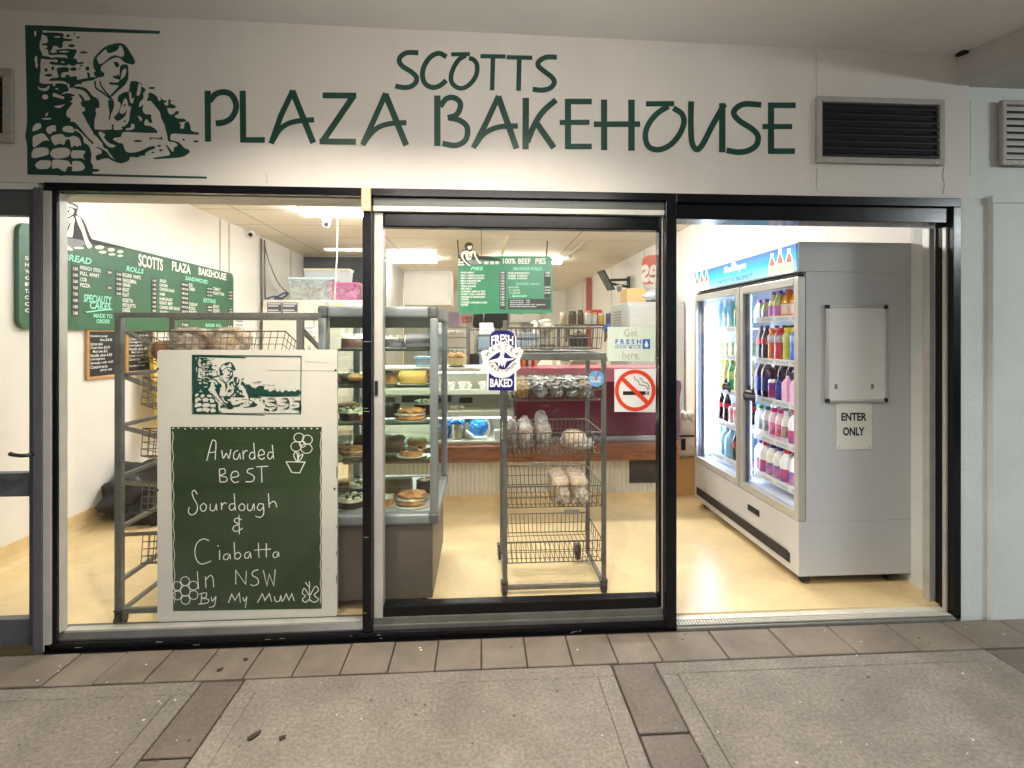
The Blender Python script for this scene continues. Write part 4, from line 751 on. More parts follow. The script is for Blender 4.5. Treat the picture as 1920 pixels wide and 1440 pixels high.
for u, v, w in ((1160, 470, 70), (1130, 492, 140), (1240, 530, 70), (1320, 532, 70), (1395, 534, 50), (1090, 575, 90), (1300, 600, 60), (1420, 590, 24), (1500, 600, 20), (1010, 545, 60), (910, 425, 40), (1740, 590, 16)): m.face([E(u-w/2, v-4), E(u+w/2, v-3), E(u+w/2-6, v+5), E(u-w/2+4, v+4)])
for pts in ([(1225,770),(1245,765),(1260,800),(1235,822)],[(1290,752),(1330,738),(1390,742),(1440,775),(1450,840),(1455,930),(1350,940),(1440,900),(1430,830),(1270,800),(1410,795),(1420,770),(1370,752)],[(1265,830),(1300,865),(1420,868),(1420,880),(1290,880),(1265,860)],[(1245,905),(1330,925),(1320,948),(1250,930)],[(1500,752),(1560,738),(1620,742),(1650,790),(1655,850),(1640,905),(1540,925),(1500,935),(1630,880),(1630,820),(1490,800),(1600,795),(1620,770),(1580,752)],[(1470,830),(1500,858),(1610,860),(1600,868),(1490,868)],[(1690,752),(1730,742),(1720,756)],[(1690,800),(1835,780),(1835,990),(1790,930),(1660,910),(1800,890),(1800,800)],[(1690,850),(1780,850),(1700,865)],[(1080,745),(1120,750),(1100,757)],[(1170,755),(1205,757),(1190,764)]):
    m.face([E(*p) for p in catmull(pts, 2, True)])
m.build('baker_emblem', [GREEN, BW], sb)
# ================================================================== BREAD TROLLEYS
def castor(mb, x, y, z0=ZF, r=.036):
    mb.lathe([(r*.55, -.012), (r, -.012), (r*1.02, 0), (r, .012), (r*.55, .012)], (x+.012, y, z0+r), 16, axis='x', mi=1)
    mb.box(x-.006, x-.003, y-.018, y+.018, z0+r*.7, z0+2.3*r); mb.box(x+.027, x+.03, y-.018, y+.018, z0+r*.7, z0+2.3*r); mb.box(x-.008, x+.032, y-.022, y+.022, z0+2.3*r, z0+2.5*r)
def basket_mesh(w, d, h, nx, nz, nd, tilt=0., r=.0021, slope=.0):
    """wire basket, origin at its outer top-left corner, x right, y inward, z up; tilt lowers the inner side"""
    b = MB(); ct, st = math.cos(tilt), math.sin(tilt); s = slope
    T = lambda x, y, z: Vector((x, y*ct+z*st, z*ct-y*st))
    q = lambda f: (f, 1)
    tub = lambda pts, rr=r: b.tube([T(*p) for p in pts], rr, 5)
    for z in (0,): tub([(0, 0, z), (w, 0, z)], r*1.7); tub([(0, d, z), (w, d, z)], r*1.7); tub([(0, 0, z), (0, d, z)], r*1.7); tub([(w, 0, z), (w, d, z)], r*1.7)
    i0 = .012
    for k in range(nz):
        z = -h*(k+1)/nz; o = s*(k+1)/nz; p = [(o, o, z), (w-o, o, z), (w-o, d-o, z), (o, d-o, z), (o, o, z)]
        tub(p, r*(1.5 if k == nz-1 else 1))
    for i in range(nx+1):
        x = s+(w-2*s)*i/nx; xx = w*i/nx; tub([(xx, 0, 0), (x, s, -h), (x, d-s, -h), (xx, d, 0)])
    for j in range(nd+1):
        y = s+(d-2*s)*j/nd; yy = d*j/nd; tub([(0, yy, 0), (s, y, -h), (w-s, y, -h), (w, yy, 0)] if j in (0, nd) or j % 2 else [(0, yy, 0), (s, y, -h)])
        if not (j in (0, nd) or j % 2): tub([(w-s, y, -h), (w, yy, 0)])
    return b
# ---- trolley A: wide rack behind the left window, baskets tipped towards the shop
ax0, ax1, ay0, ay1 = AY(214, 900, .11).x, AY(567, 900, .11).x, .11, .56; az = AY(400, 596, .11).z; pw = .03
ta = thing('bread_trolley', ((ax0+ax1)/2, (ay0+ay1)/2, ZF), 'wide steel bread trolley with tipped wire baskets behind the white chalk board', 'trolley', 'wire basket bread trolleys')
for x in (ax0, ax1-pw):
    for y in (ay0, ay1-pw): m = MB(); m.box(x, x+pw, y, y+pw, .11, az, .003); m.build('post', STEEL, ta)
m = MB()
m.box(ax0-.002, ax1+.09, ay0-.001, ay0+pw-.004, az+.001, az+.026, .003); m.box(ax0, ax1, ay1-pw, ay1, az+.001, az+.024, .003)
for x in (ax0+.004, ax1-pw+.004):
    for z in (.095, .245, .50, .745, .99, 1.235): m.box(x, x+.02, ay0+pw, ay1-pw, z, z+.018, .002)
m.box(ax0+pw, ax1-pw, ay0+.004, ay0+.024, .1, .124, .002); m.box(ax0+pw, ax1-pw, ay1-.026, ay1-.006, .1, .124, .002)
m.build('frame', STEEL, ta)
for i, (x, y) in enumerate(((ax0+.005, ay0+.02), (ax1-.03, ay0+.02), (ax0+.005, ay1-.02), (ax1-.03, ay1-.02))): m = MB(); castor(m, x-.0, y); m.build('castor', [DSTEEL, DARK], ta, smooth=40)
bm0 = basket_mesh(ax1-ax0-2*pw-.14, .43, .13, 20, 4, 9, R(20), slope=.012)
bk = bm0.build('basket', WIRE, None, smooth=40); bk.parent = ta; p0 = WL[ta.name]
lv = [1.455, 1.23, .98, .715, .46]; tips = []
for i, z in enumerate(lv):
    o = bk if i == 0 else bk.copy()
    if i: COL.objects.link(o)
    o.parent = ta; o.location = Vector((ax0+pw+.07, ay0+.05, z))-p0
    m = MB(); s20, c20 = math.sin(R(20)), math.cos(R(20))
    for x in (ax0+.006, ax1-pw+.006): m.prism([(x, ay0+pw-.005, z+.022), (x, ay0+pw-.005, z+.002), (x, ay0+.43*c20, z+.002-.4*s20), (x, ay0+.43*c20, z+.022-.4*s20)], (.018, 0, 0))
    m.build('arm', STEEL, ta)
# bread in the top basket
CRUST = M('bread_crust', (150, 96, 48), .65, var=.45, vs=9, bump=.4, bs=40, c2=(96, 54, 24)); PALE = M('pale_bread', (206, 166, 108), .7, var=.3, vs=10, bump=.3, bs=50); BAG = plasticmat('bread_bag', (240, 234, 222), .34); BAGW = plasticmat('white_bag', (240, 238, 236), .36)
def loaf(loc, sx, sy, sz, mat, label, group, bag=None, seed=0, pw=3.2, amp=.08, tail=None, rz=0):
    t = thing('bread_loaf', loc, label, 'bread', group, rz); WL[t.name] = Vector(loc)
    m = MB(); m.blob(Vector(loc)+Vector((0, 0, sz)), sx, sy, sz, 2, amp, 2.2, pw, seed); m.build('crust', mat, t, smooth=True)
    if bag:
        m = MB(); m.blob(Vector(loc)+Vector((0, 0, sz)), sx*1.12, sy*1.1, sz*1.1, 3, .2, 5.5, pw, seed+2)
        if tail: 
            c = Vector(loc)+Vector((0, 0, sz))+Vector(tail); m.blob(c, sx*.8, sy*.6, sz*.62, 3, .3, 3.5, 2, seed+5)
        m.build('bag', bag, t, smooth=True)
    return t
for i, (px, w_, mt_, lab) in enumerate(((318, .05, CRUST, 'small brown loaf at the near end of the tipped top basket'), (362, .085, CRUST, 'large bagged brown loaf in the middle of the tipped top basket'), (434, .075, PALE, 'bagged rounded loaf right of the large one in the tipped top basket'))):
    q = AY(px, 640, .27); loaf((q.x, .27, 1.335 if i else 1.31), w_, .1, .066 if i else .05, mt_, lab, 'loaves in the tipped top basket', BAG if i else None, i+3)
# ---- trolley B: narrow rack behind the sliding door
x0, x1 = AY(943, 900, .3).x, AY(1137, 900, .3).x; y0, y1 = .30, .74; pw = .024; zt_ = 1.34
tb = thing('bread_trolley', ((x0+x1)/2, (y0+y1)/2, ZF), 'narrow steel bread trolley with five wire baskets behind the sliding door', 'trolley', 'wire basket bread trolleys')
for x in (x0, x1-pw):
    for y in (y0, y1-pw): m = MB(); m.box(x, x+pw, y, y+pw, .06, zt_ if (y > .5 or x > x0) else 1.515, .003); m.build('post', STEEL, tb)
m = MB(); m.box(x0+pw, x1-pw, y0+.002, y0+.022, .06, .082, .002)
for x in (x0+.003, x1-pw+.003): m.box(x, x+.018, y0+pw, y1-pw, .06, .08, .002); m.box(x, x+.018, y0+pw, y1-pw, zt_-.03, zt_, .002)
m.box(x0+pw, x1-pw, y0-.001, y0+.02, zt_-.04, zt_, .003); m.box(x0+pw, x1-pw, y1-.02, y1-.001, zt_-.04, zt_, .003); m.build('frame', STEEL, tb)
for x, y in ((x0-.004, y0+.012), (x1-.026, y0+.012), (x0-.01, y1+.01), (x1-.09, y1-.02)): m = MB(); castor(m, x, y, ZF, .03 if y < .5 else .038); m.build('castor', [DSTEEL, DARK], tb, smooth=40)
bb = basket_mesh(x1-x0-2*pw+.01, .43, .115, 20, 2, 8, 0, slope=.008).build('basket', WIRE, None, smooth=40); bb.parent = tb; p0 = WL[tb.name]
for i, z in enumerate((.315, .615, .905, 1.195, 1.478)):
    o = bb if i == 0 else bb.copy()
    if i: COL.objects.link(o)
    o.parent = tb; o.location = Vector((x0+pw-.005, y0+.008, z))-p0
for z, px in ((.335, 1072), (.635, 1010)): c = AY(px, 900, .735); m = MB(); m.box(c.x-.05, c.x+.05, .735, .739, z-.03, z+.002, .001); m.build('label_holder', SILVER, tb)
CLING = plasticmat('cling_wrap', (206, 208, 206), .5)
FOIL = M('foil_bag', (186, 190, 188), .25, .3, var=.6, vs=14, bump=.35, bs=26)
for i, px in enumerate((978, 1004, 1033, 1062, 1088)):
    q = AY(px, 748, .42); L = ('leftmost brown loaf in the upper loaf basket behind the sliding door', 'foil-topped loaf second from left in the upper loaf basket', 'foil-topped loaf in the middle of the upper loaf basket', 'foil-topped loaf right of the middle in the upper loaf basket', 'rightmost foil-topped loaf next to the blue round sticker')[i]
    t = loaf((q.x, .46, 1.083), .046, .13, .052, PALE if i in (0, 4) else CRUST, L, 'loaves in the upper loaf basket', None, i)
    m = MB(); m.blob((q.x, .4, 1.17), .056, .12, .038, 3, .3, 3.2, 2.4, i+9); i and m.blob((q.x+.02, .33, 1.13), .035, .02, .03, 3, .4, 4, 2, i+4); m.build('bag_top', (FOIL if i % 2 else CLING) if i else BAG, t, smooth=30)
for i, (px, py, lab) in enumerate(((957, 829, 'bagged tall brown loaf leaning by the left post of the narrow trolley'), (985, 829, 'bagged tall loaf with dark crust, second in the middle basket'), (1018, 826, 'bagged tall loaf with its bag twisted high, third in the middle basket'), (1077, 829, 'low bagged white roll at the right of the middle basket'))):
    q = AY(px, py, .44)
    if i < 3: loaf((q.x, .48, .795), .044, .11, .074, CRUST, lab, 'bagged loaves in the middle basket', BAGW, i+20, 2.6, .06, (-.005 if i < 2 else -.012, -.03, .058 if i < 2 else .09))
    else: loaf((q.x, .45, .795), .062, .1, .045, PALE, lab, 'bagged loaves in the middle basket', BAGW, i+20, 2.6, .08, (.05, -.06, -.01))
for i, px in enumerate((1048, 1082)):
    q = AY(px, 910, .42); loaf((q.x, .45, .502), .045, .13, .072, PALE, ('sliced loaf in clear gold-printed bag, left of the pair in the lower basket', 'sliced loaf in clear gold-printed bag, right of the pair in the lower basket')[i], 'pair of sliced loaves', BAG, i+31, 5, .03, (.01, -.12, -.01))
# things on the floor behind trolley A
m = MB(); a = AX(296, 640, XL+.12); m.prism([(-2.72, 1.98, .62), (-2.72, 2.5, .62), (-2.79, 2.5, 1.36), (-2.79, 1.98, 1.36)], (.03, 0, 0)); m.build('x', M('yellow_sign', (214, 184, 66), .5, var=.08)) and None
o = bpy.data.objects['x']; o.name = 'wet_floor_sign'; o.data.name = 'wet_floor_sign'; tag(o, 'yellow folded floor sign leaning on the left wall behind the wide trolley', 'floor sign')
q = AZ(262, 965, ZF); m = MB(); m.blob((q.x-.05, q.y+.1, .2), .26, .3, .22, 3, .4, 2.4, 2, 4, flat=-.78); m.blob((q.x+.2, q.y-.05, .1), .25, .22, .12, 3, .4, 3, 2, 7, flat=-.6)
tag(m.build('black_bags', M('black_cloth', (30, 28, 30), .55, var=.3, vs=10, bump=.4, bs=18), smooth=True), 'crumpled black bag slumped on the floor behind the wide trolley', 'bag').name = 'black_bag'
m = MB(); m.blob((q.x+.3, q.y+.15, .62), .16, .14, .1, 3, .35, 3, 2, 11); tag(m.build('paper_sack', M('brown_paper', (150, 122, 100), .75, var=.2, bump=.4, bs=25), smooth=30), 'crumpled brown paper sack resting above the black bag', 'sack')
# ================================================================== CAKE CABINET
kx0, kx1 = AY(596, 760, .19).x, AY(822, 760, .19).x; ky0, ky1 = .19, .92; kz0, kz1 = .47, AY(700, 574, .19).z
kc = thing('cake_cabinet', ((kx0+kx1)/2, (ky0+ky1)/2, ZF), 'tall grey glass cake display cabinet standing on a brown base by the window', 'display cabinet')
CAB = M('cabinet_grey', (142, 147, 150), .35, .3, var=.08, vs=8); CABD = M('cabinet_corner', (92, 92, 94), .4, .3)
m = MB(); m.box(kx0+.02, kx1-.03, ky0+.01, ky1, .085, kz0, .004); m.build('base', M('brown_base', (98, 88, 80), .45, .15, var=.12, vs=7), kc)
m = MB(); [castor(m, x, y, ZF, .024) for x in (kx0+.07, kx1-.09) for y in (ky0+.06, ky1-.06)]; m.build('castor', [DSTEEL, DARK], kc, smooth=40)
fw = .045
for a, b, cz0, cz1, nm in ((kx0+.05, kx1-.05, kz1-.058, kz1, 'top_rail'), (kx0+.04, kx1-.04, kz0, kz0+.055, 'bottom_rail')):
    m = MB(); m.box(a, b, ky0-.012, ky0+.04, cz0, cz1, .014, seg=3); m.box(a, b, ky1-.04, ky1, cz0, cz1, .01)
    for x in (kx0, kx1-fw): m.box(x, x+fw, ky0+.05, ky1-.05, cz0, cz1, .01)
    m.build(nm, CAB, kc, smooth=35)
for x in (kx0, kx1-fw):
    for y in (ky0-.012, ky1-.05): 
        m = MB(); m.box(x+.002, x+fw-.002, y+.002, y+.05, kz0+.056, kz1-.06, .01); m.build('post', CAB, kc, smooth=35)
        m = MB(); xx0, xx1 = (x, x+fw+.004) if x == kx0 else (x-.004, x+fw); m.box(xx0, xx1, y-.002, y+.053, kz1-.059, kz1+.002, .014, seg=3); m.build('corner', CABD, kc, smooth=35); m = MB(); m.box(xx0, xx1, y-.002, y+.053, kz0-.002, kz0+.056, .014, seg=3); m.build('corner', CABD, kc, smooth=35)
m = MB(); m.box(kx0+.046, kx1-.046, ky0+.05, ky1-.05, kz1-.05, kz1-.012); m.box(kx0+.046, kx1-.046, ky0+.041, ky0+.05, kz1-.11, kz1-.045); m.build('light_housing', DARK, kc)
m = MB(); m.box(kx0+.06, kx1-.06, ky0+.055, ky0+.075, kz1-.062, kz1-.0505); m.build('light_strip', M('cabinet_lamp', (250, 252, 246), .4, emit=60), kc)
m = MB(); m.box(kx0+.05, kx1-.05, ky0+.052, ky1-.05, kz0+.04, kz0+.05); m.build('floor_tray', M('tray_white', (214, 216, 212), .25, .2), kc)
for nm, q in (('front_glass', (kx0+.046, kx1-.046, ky0+.012, ky0+.017, kz0+.056, kz1-.06)), ('side_glass', (kx0+.02, kx0+.024, ky0+.04, ky1-.05, kz0+.056, kz1-.06)), ('side_glass', (kx1-.024, kx1-.02, ky0+.04, ky1-.05, kz0+.056, kz1-.06)), ('back_glass', (kx0+.046, kx1-.046, ky1-.02, ky1-.016, kz0+.056, kz1-.06))):
    m = MB(); m.box(*q); m.build(nm, CASEGLASS, kc)
SH = [AY(760, y, .3).z for y in (655, 722, 790, 857)]; GEDGE = glassmat('shelf_glass', (206, 226, 218), .06)
for z in SH:
    m = MB(); m.box(kx0+.05, kx1-.05, ky0+.05, ky1-.07, z-.006, z, .001); m.build('shelf', GEDGE, kc)
    m = MB(); m.box(kx0+.05, kx1-.05, ky0+.046, ky0+.0495, z-.007, z+.0005); m.build('shelf_edge', M('dark_glass_edge', (46, 54, 52), .3), kc)
m = MB()
for x in (kx0+.055, kx1-.07): m.box(x, x+.014, ky1-.045, ky1-.03, kz0+.06, kz1-.06)
m.build('shelf_rail', SILVER, kc)
CHOC = M('chocolate', (62, 38, 26), .45, var=.3, vs=12, bump=.15, bs=60); CREAMC = M('whipped_cream', (238, 228, 204), .5, var=.2, vs=30, bump=.4, bs=34); BISC = M('golden_pastry', (206, 152, 86), .5, var=.6, vs=18, bump=.5, bs=38, c2=(112, 62, 26)); ROLLY = M('sponge_yellow', (206, 170, 92), .6, var=.15, vs=20, bump=.15, bs=80); DKROLL = M('dark_sponge', (52, 46, 46), .6, var=.3, vs=20); PLATE = M('plate_white', (232, 232, 228), .25); BROWNR = M('brown_sponge', (122, 88, 58), .6, var=.25, vs=16)
def cake(loc, kind, label, r=.075, h=.05, a=CHOC, b=CREAMC, rz=0, seed=1):
    t = thing('cake', loc, label, 'cake', 'cakes in the display cabinet'); x, y, z = loc; rnd = random.Random(seed)
    if kind != 'pile': m = MB(); m.lathe([(r*1.02, 0), (r*1.22, .004), (r*1.24, .006), (r*.9, .003)], (x, y, z), 24, sy=.9); m.build('plate', PLATE, t, smooth=40)
    z += .004
    if kind == 'round':
        m = MB(); m.lathe([(r*.97, 0), (r, .006), (r, h-.006), (r*.96, h)], (x, y, z), 28); m.build('sponge', a, t, smooth=40)
        m = MB(); m.lathe([(r*.97, h-.002), (r*.99, h+.004), (r*.9, h+.009), (.001, h+.011)], (x, y, z), 28); [m.blob((x+r*.72*math.cos(k*.785), y+r*.72*math.sin(k*.785), z+h+.012), .017, .017, .011, 1, .25, 4, 2, k) for k in range(8)]; m.build('cream', b, t, smooth=True)
        m = MB(); [m.box(-.016, .016, -.006, .006, -.002, .004, mat=Matrix.Translation((x+rnd.uniform(-.6, .6)*r, y+rnd.uniform(-.6, .6)*r, z+h+.014)) @ Matrix.Rotation(rnd.uniform(0, 3), 4, 'Z') @ Matrix.Rotation(.3, 4, 'X')) for k in range(12)]; m.build('shaving', CHOC if b != CHOC else PALE, t)
    elif kind == 'roll':
        L = r*2; m = MB(); m.lathe([(h*.93, -L/2), (h, -L/2+.006), (h, L/2-.006), (h*.93, L/2)], (x, y, z+h), 24, axis='x'); m.build('sponge', a, t, smooth=40)
        m = MB(); sp_ = [(x+(-L/2-.0012), y+h*.8*(1-k/44)*math.cos(k*.33), z+h+h*.8*(1-k/44)*math.sin(k*.33)) for k in range(42)]; m.tube(sp_, h*.09, 5); m.build('cream_swirl', b, t, smooth=True)
    elif kind == 'tart':
        m = MB(); n = 36; m.lathe([(r*.82, 0), (r*.98, h), (r*.92, h), (r*.86, h*.75)], (x, y, z), n)
        for i, v in enumerate(m.b.verts): 
            if (i % n) % 2: v.co.x = x+(v.co.x-x)*.96; v.co.y = y+(v.co.y-y)*.96
        m.build('crust', BISC, t, smooth=40)
        m = MB(); m.lathe([(r*.9, h*.8), (r*.6, h*.9), (.001, h*.94)], (x, y, z), n); m.build('filling', a, t, smooth=True)
        m = MB(); [m.blob((x+rnd.uniform(-.62, .62)*r, y+rnd.uniform(-.62, .62)*r, z+h*.98), .016, .013, .008, 1, .3, 4, 2, k) for k in range(16)]; m.build('topping', b, t, smooth=True)
    elif kind == 'bun':
        m = MB(); m.blob((x, y, z+h*.35), r*1.05, r*.72, h*.36, 3, .14, 3, 2.4, seed); m.build('bun_base', a, t, smooth=True)
        m = MB(); m.blob((x, y-r*.04, z+h*.62), r*1.0, r*.7, h*.15, 3, .3, 7, 2.4, seed+1); m.build('cream', CREAMC, t, smooth=True)
        m = MB(); m.blob((x+r*.06, y+r*.06, z+h*.95), r*1.0, r*.72, h*.36, 3, .26, 2.6, 2.2, seed+2); m.build('bun_top', a, t, smooth=True)
        m = MB(); m.tube([(x-r*.75+r*1.5*k/14+rnd.uniform(-.006, .006), y+(.25 if k % 2 else -.5)*r, z+h*1.26-.03*abs(k/7-1)-(.0 if k % 2 else .012)) for k in range(15)], .0055, 6); m.build('icing', b, t, smooth=True)
    elif kind == 'pile':
        for k in range(7):
            m = MB(); m.blob((x+rnd.uniform(-.8, .8)*r, y+rnd.uniform(-.6, .6)*r, z+.014+(.022 if k > 3 else 0)), .042, .026, .02, 2, .25, 3, 2.2, seed+k); m.build('pastry', BISC if k % 3 else CHOC, t, smooth=True)
    return t
kp = lambda px, y: AY(px, 800, y).x
kb = kz0+.051
cake((kp(662, .36), .36, SH[0]), 'round', 'square dark cake with cream top on the top shelf, left half of the cabinet', .062, .055, CHOC, CREAMC, seed=1)
cake((kp(788, .34), .34, SH[0]), 'roll', 'black sponge roll with white swirl end on the top shelf, right half', .075, .042, DKROLL, CREAMC)
cake((kp(747, .42), .42, SH[0]), 'round', 'dark iced cake beside the black roll on the top shelf', .05, .03, DKROLL, DKROLL, seed=3)
cake((kp(655, .36), .36, SH[1]), 'pile', 'pile of small brown pastries on the second shelf, left half', .06, seed=5)
cake((kp(734, .38), .38, SH[1]), 'tart', 'dark chocolate muffin in a case beside the yellow roll', .038, .045, CHOC, CHOC, seed=6)
cake((kp(775, .32), .32, SH[1]), 'roll', 'long yellow sponge roll on the second shelf', .07, .036, ROLLY, CREAMC)
cake((kp(660, .35), .35, SH[2]), 'round', 'round chocolate cake with piped cream on the third shelf, left half', .066, .042, CHOC, CREAMC, seed=7)
cake((kp(769, .33), .33, SH[2]), 'bun', 'large cream bun drizzled with chocolate on the third shelf', .075, .05, BISC, CHOC, seed=8)
cake((kp(730, .46), .46, SH[2]), 'round', 'plain chocolate cake at the back of the third shelf', .06, .05, CHOC, CHOC, seed=9)
cake((kp(795, .52), .52, SH[2]), 'round', 'small cream-topped chocolate cake at the back right of the third shelf', .055, .06, CHOC, CREAMC, seed=10)
cake((kp(664, .36), .36, SH[3]), 'bun', 'glazed apple pastry on the fourth shelf, left half', .065, .035, BISC, BISC, seed=11)
cake((kp(738, .40), .40, SH[3]), 'roll', 'brown swirled cream roll on the fourth shelf', .05, .045, BROWNR, CREAMC)
cake((kp(772, .32), .32, SH[3]), 'tart', 'fluted tart with dark toppings at the front of the fourth shelf', .066, .034, ROLLY, CHOC, seed=12)
cake((kp(782, .52), .52, SH[3]), 'tart', 'golden fluted pie at the back of the fourth shelf', .062, .04, BISC, PALE, seed=13)
cake((kp(660, .33), .33, kb), 'round', 'wide cream cake with nuts on the bottom tray, left half', .075, .035, CHOC, CREAMC, seed=14)
cake((kp(674, .52), .52, kb), 'round', 'dark cake with white cream dots at the back of the bottom tray', .06, .05, DKROLL, CREAMC, seed=15)
cake((kp(772, .33), .33, kb), 'bun', 'large brown cream bun on the bottom tray, right half', .078, .055, BISC, BISC, seed=16)
cake((kp(742, .5), .5, kb), 'roll', 'pale sponge log at the back of the bottom tray', .09, .05, BROWNR, CREAMC)
cake((kp(800, .55), .55, kb), 'round', 'chocolate cake at the back right corner of the bottom tray', .06, .05, CHOC, CHOC, seed=18)

for i, (px, Y_, z, k, r, h, a_, b_, lab) in enumerate(((690, .5, SH[0], 'round', .06, .05, BROWNR, CREAMC, 'tan sponge cake with cream, back of the top shelf behind the mullion'), (735, .62, SH[0], 'round', .065, .05, CHOC, CREAMC, 'tall chocolate cake at the far back of the top shelf'),
 (650, .56, SH[1], 'tart', .06, .04, ROLLY, CREAMC, 'lemon tart at the back of the second shelf, left half'), (792, .58, SH[1], 'bun', .06, .05, BISC, CHOC, 'iced bun at the back of the second shelf, right half'), (728, .6, SH[1], 'pile', .06, .03, 0, 0, 'pile of pastries at the back of the second shelf'),
 (652, .58, SH[2], 'bun', .06, .05, BISC, CREAMC, 'cream bun at the back of the third shelf, left half'), (690, .34, SH[2], 'tart', .055, .035, CHOC, CREAMC, 'chocolate tart on the third shelf behind the mullion'), (640, .42, SH[3], 'tart', .055, .035, ROLLY, PALE, 'small custard tart at the left end of the fourth shelf'), (682, .5, SH[3], 'roll', .05, .04, BROWNR, CREAMC, 'short brown roll at the back of the fourth shelf'),
 (735, .6, SH[3], 'pile', .06, .03, 0, 0, 'pile of golden pastries at the back of the fourth shelf'), (722, .34, kb, 'tart', .055, .04, CHOC, CREAMC, 'cream-dotted tart at the front of the bottom tray'), (642, .6, kb, 'bun', .06, .05, BISC, CHOC, 'drizzled bun at the far back of the bottom tray'))):
    cake((kp(px, Y_), Y_, z), k, lab, r, h, a_ or CHOC, b_ or CREAMC, seed=40+i)
# ================================================================== SERVING COUNTER
TIMB = M('timber_ledge', (150, 92, 52), .4, var=.35, vs=5, stretch=(1.5, 14, 14), c2=(92, 48, 26)); CORR = M('corrugated_white', (222, 216, 204), .5, var=.06); MAROON = M('maroon_panel', (92, 20, 42), .25, var=.1, vs=3); LIT_MAROON = M('maroon_sheen_pink', (174, 92, 108), .22, var=.06); SERV = M('server_white', (228, 226, 214), .35, var=.04)
fx0, fx1, fy = -1.1, 1.60, 1.66; my = 1.76
ct = thing('serving_counter', (.3, 2.0, ZF), 'long serving counter with timber ledge, corrugated white front, glass case and maroon end', 'counter')
zl1, zl0 = AY(1000, 836, fy).z, AY(1000, 866, fy).z
m = MB(); m.box(fx0, .262, fy, 2.35, zl0, zl1, .008); m.box(.265, fx1+.04, fy, 2.35, zl0-.002, zl1+.002, .008); m.build('timber_ledge', TIMB, ct)
m = MB(); n = 150; zk = AY(1000, 925, my).z; pts = []
for i in range(n): 
    x = fx0+.02+(fx1-fx0-.02)*i/n; pts += [(x, my+(.006 if i % 2 else -.004))]
for (xa_, ya_), (xb_, yb_) in zip(pts, pts[1:]): m.face([(xa_, ya_, zk), (xb_, yb_, zk), (xb_, yb_, zl0), (xa_, ya_, zl0)])
m.build('corrugated_front', CORR, ct)
m = MB(); m.box(fx0+.02, fx1, my+.02, 2.4, ZF, zl0-.003); m.build('carcass', SERV, ct)
m = MB(); m.prism([(fx0, my-.05, ZF+.001), (fx0, my-.012, ZF+.008), (fx0, my-.004, ZF+.03), (fx0, my-.004, zk), (fx0, my+.015, zk), (fx0, my+.015, ZF+.001)], (fx1-fx0, 0, 0)); m.build('kick_cove', VINYL, ct)
a, b = AY(1179, 862, my), AY(1231, 904, my); m = MB(); m.box(a.x, b.x, my-.02, my-.006, b.z, a.z, .006); [m.box(a.x+.01, b.x-.01, my-.022, my-.0201, b.z+.012+.012*i, b.z+.017+.012*i) for i in range(8)]; m.build('vent_panel', M('vent_brown', (66, 56, 52), .6, var=.1), ct)
# maroon unit
mz1 = AY(1100, 691, my).z; mz0 = AY(1100, 716, my).z; mx0 = AY(967, 760, my).x; mx1 = fx1
m = MB(); m.box(mx0, mx1, my, my+.5, zl1+.055, mz0, .004); m.build('maroon_front', MAROON, ct)
m = MB(); m.prism([(mx0, my, mz0+.001), (mx0, my+.05, mz1), (mx0, my+.5, mz1), (mx0, my+.5, mz0+.001)], (mx1-mx0, 0, 0)); m.build('sheen_top', LIT_MAROON, ct)  # maroon top; the room's reflected light is put into its pink colour
m = MB(); m.box(mx0, mx1-.01, my-.002, my+.5, zl1+.003, zl1+.053, .004); m.build('chrome_trim', M('chrome', (200, 204, 206), .12, .9), ct)
# glass case on the left
gx0_, gx1_ = fx0+.03, mx0-.012; gz = [zl1+.003, AY(880, 770, my+.1).z, AY(880, 730, my+.1).z, AY(880, 690, my).z]
m = MB(); m.box(gx0_, gx1_, my+.44, my+.46, gz[0], gz[3]); m.build('back_panel', SERV, ct)
for nm, q in (('case_floor', (gx0_, gx1_, my, my+.44, gz[0], gz[0]+.02)), ('case_shelf', (gx0_, gx1_, my+.06, my+.4, gz[1]-.05, gz[1])), ('case_shelf', (gx0_, gx1_, my+.1, my+.4, gz[2]-.045, gz[2])), ('case_top', (gx0_, gx1_, my-.005, my+.46, gz[3]-.03, gz[3]))):
    m = MB(); m.box(*q, .003); m.build(nm, SERV, ct)
m = MB(); m.box(gx0_, gx1_, my-.003, my+.001, gz[0]+.02, gz[3]-.03); m.build('case_glass', CASEGLASS, ct)
m = MB()
for x0_, x1_, z0_, z1_ in ((.02, .14, gz[1]+.02, gz[1]+.07), (-.5, -.05, gz[1]+.03, gz[1]+.09), (-.05, .14, gz[0]+.1, gz[0]+.15), (-.9, -.56, gz[1]+.03, gz[1]+.08)): m.box(x0_-.22, x1_-.22, my+.43, my+.439, z0_, z1_)
m.build('back_gap', M('gap_brown', (92, 86, 78), .7), ct)
m = MB(); m.box(gx0_+.02, gx1_-.02, my+.02, my+.035, gz[3]-.04, gz[3]-.0305); m.build('case_lamp', M('case_lamp', (250, 252, 246), .4, emit=14), ct)
m = MB(); m.box(gx0_+.02, gx1_-.02, my+.075, my+.09, gz[1]-.06, gz[1]-.0505); m.build('case_lamp', MATS['case_lamp'], ct)
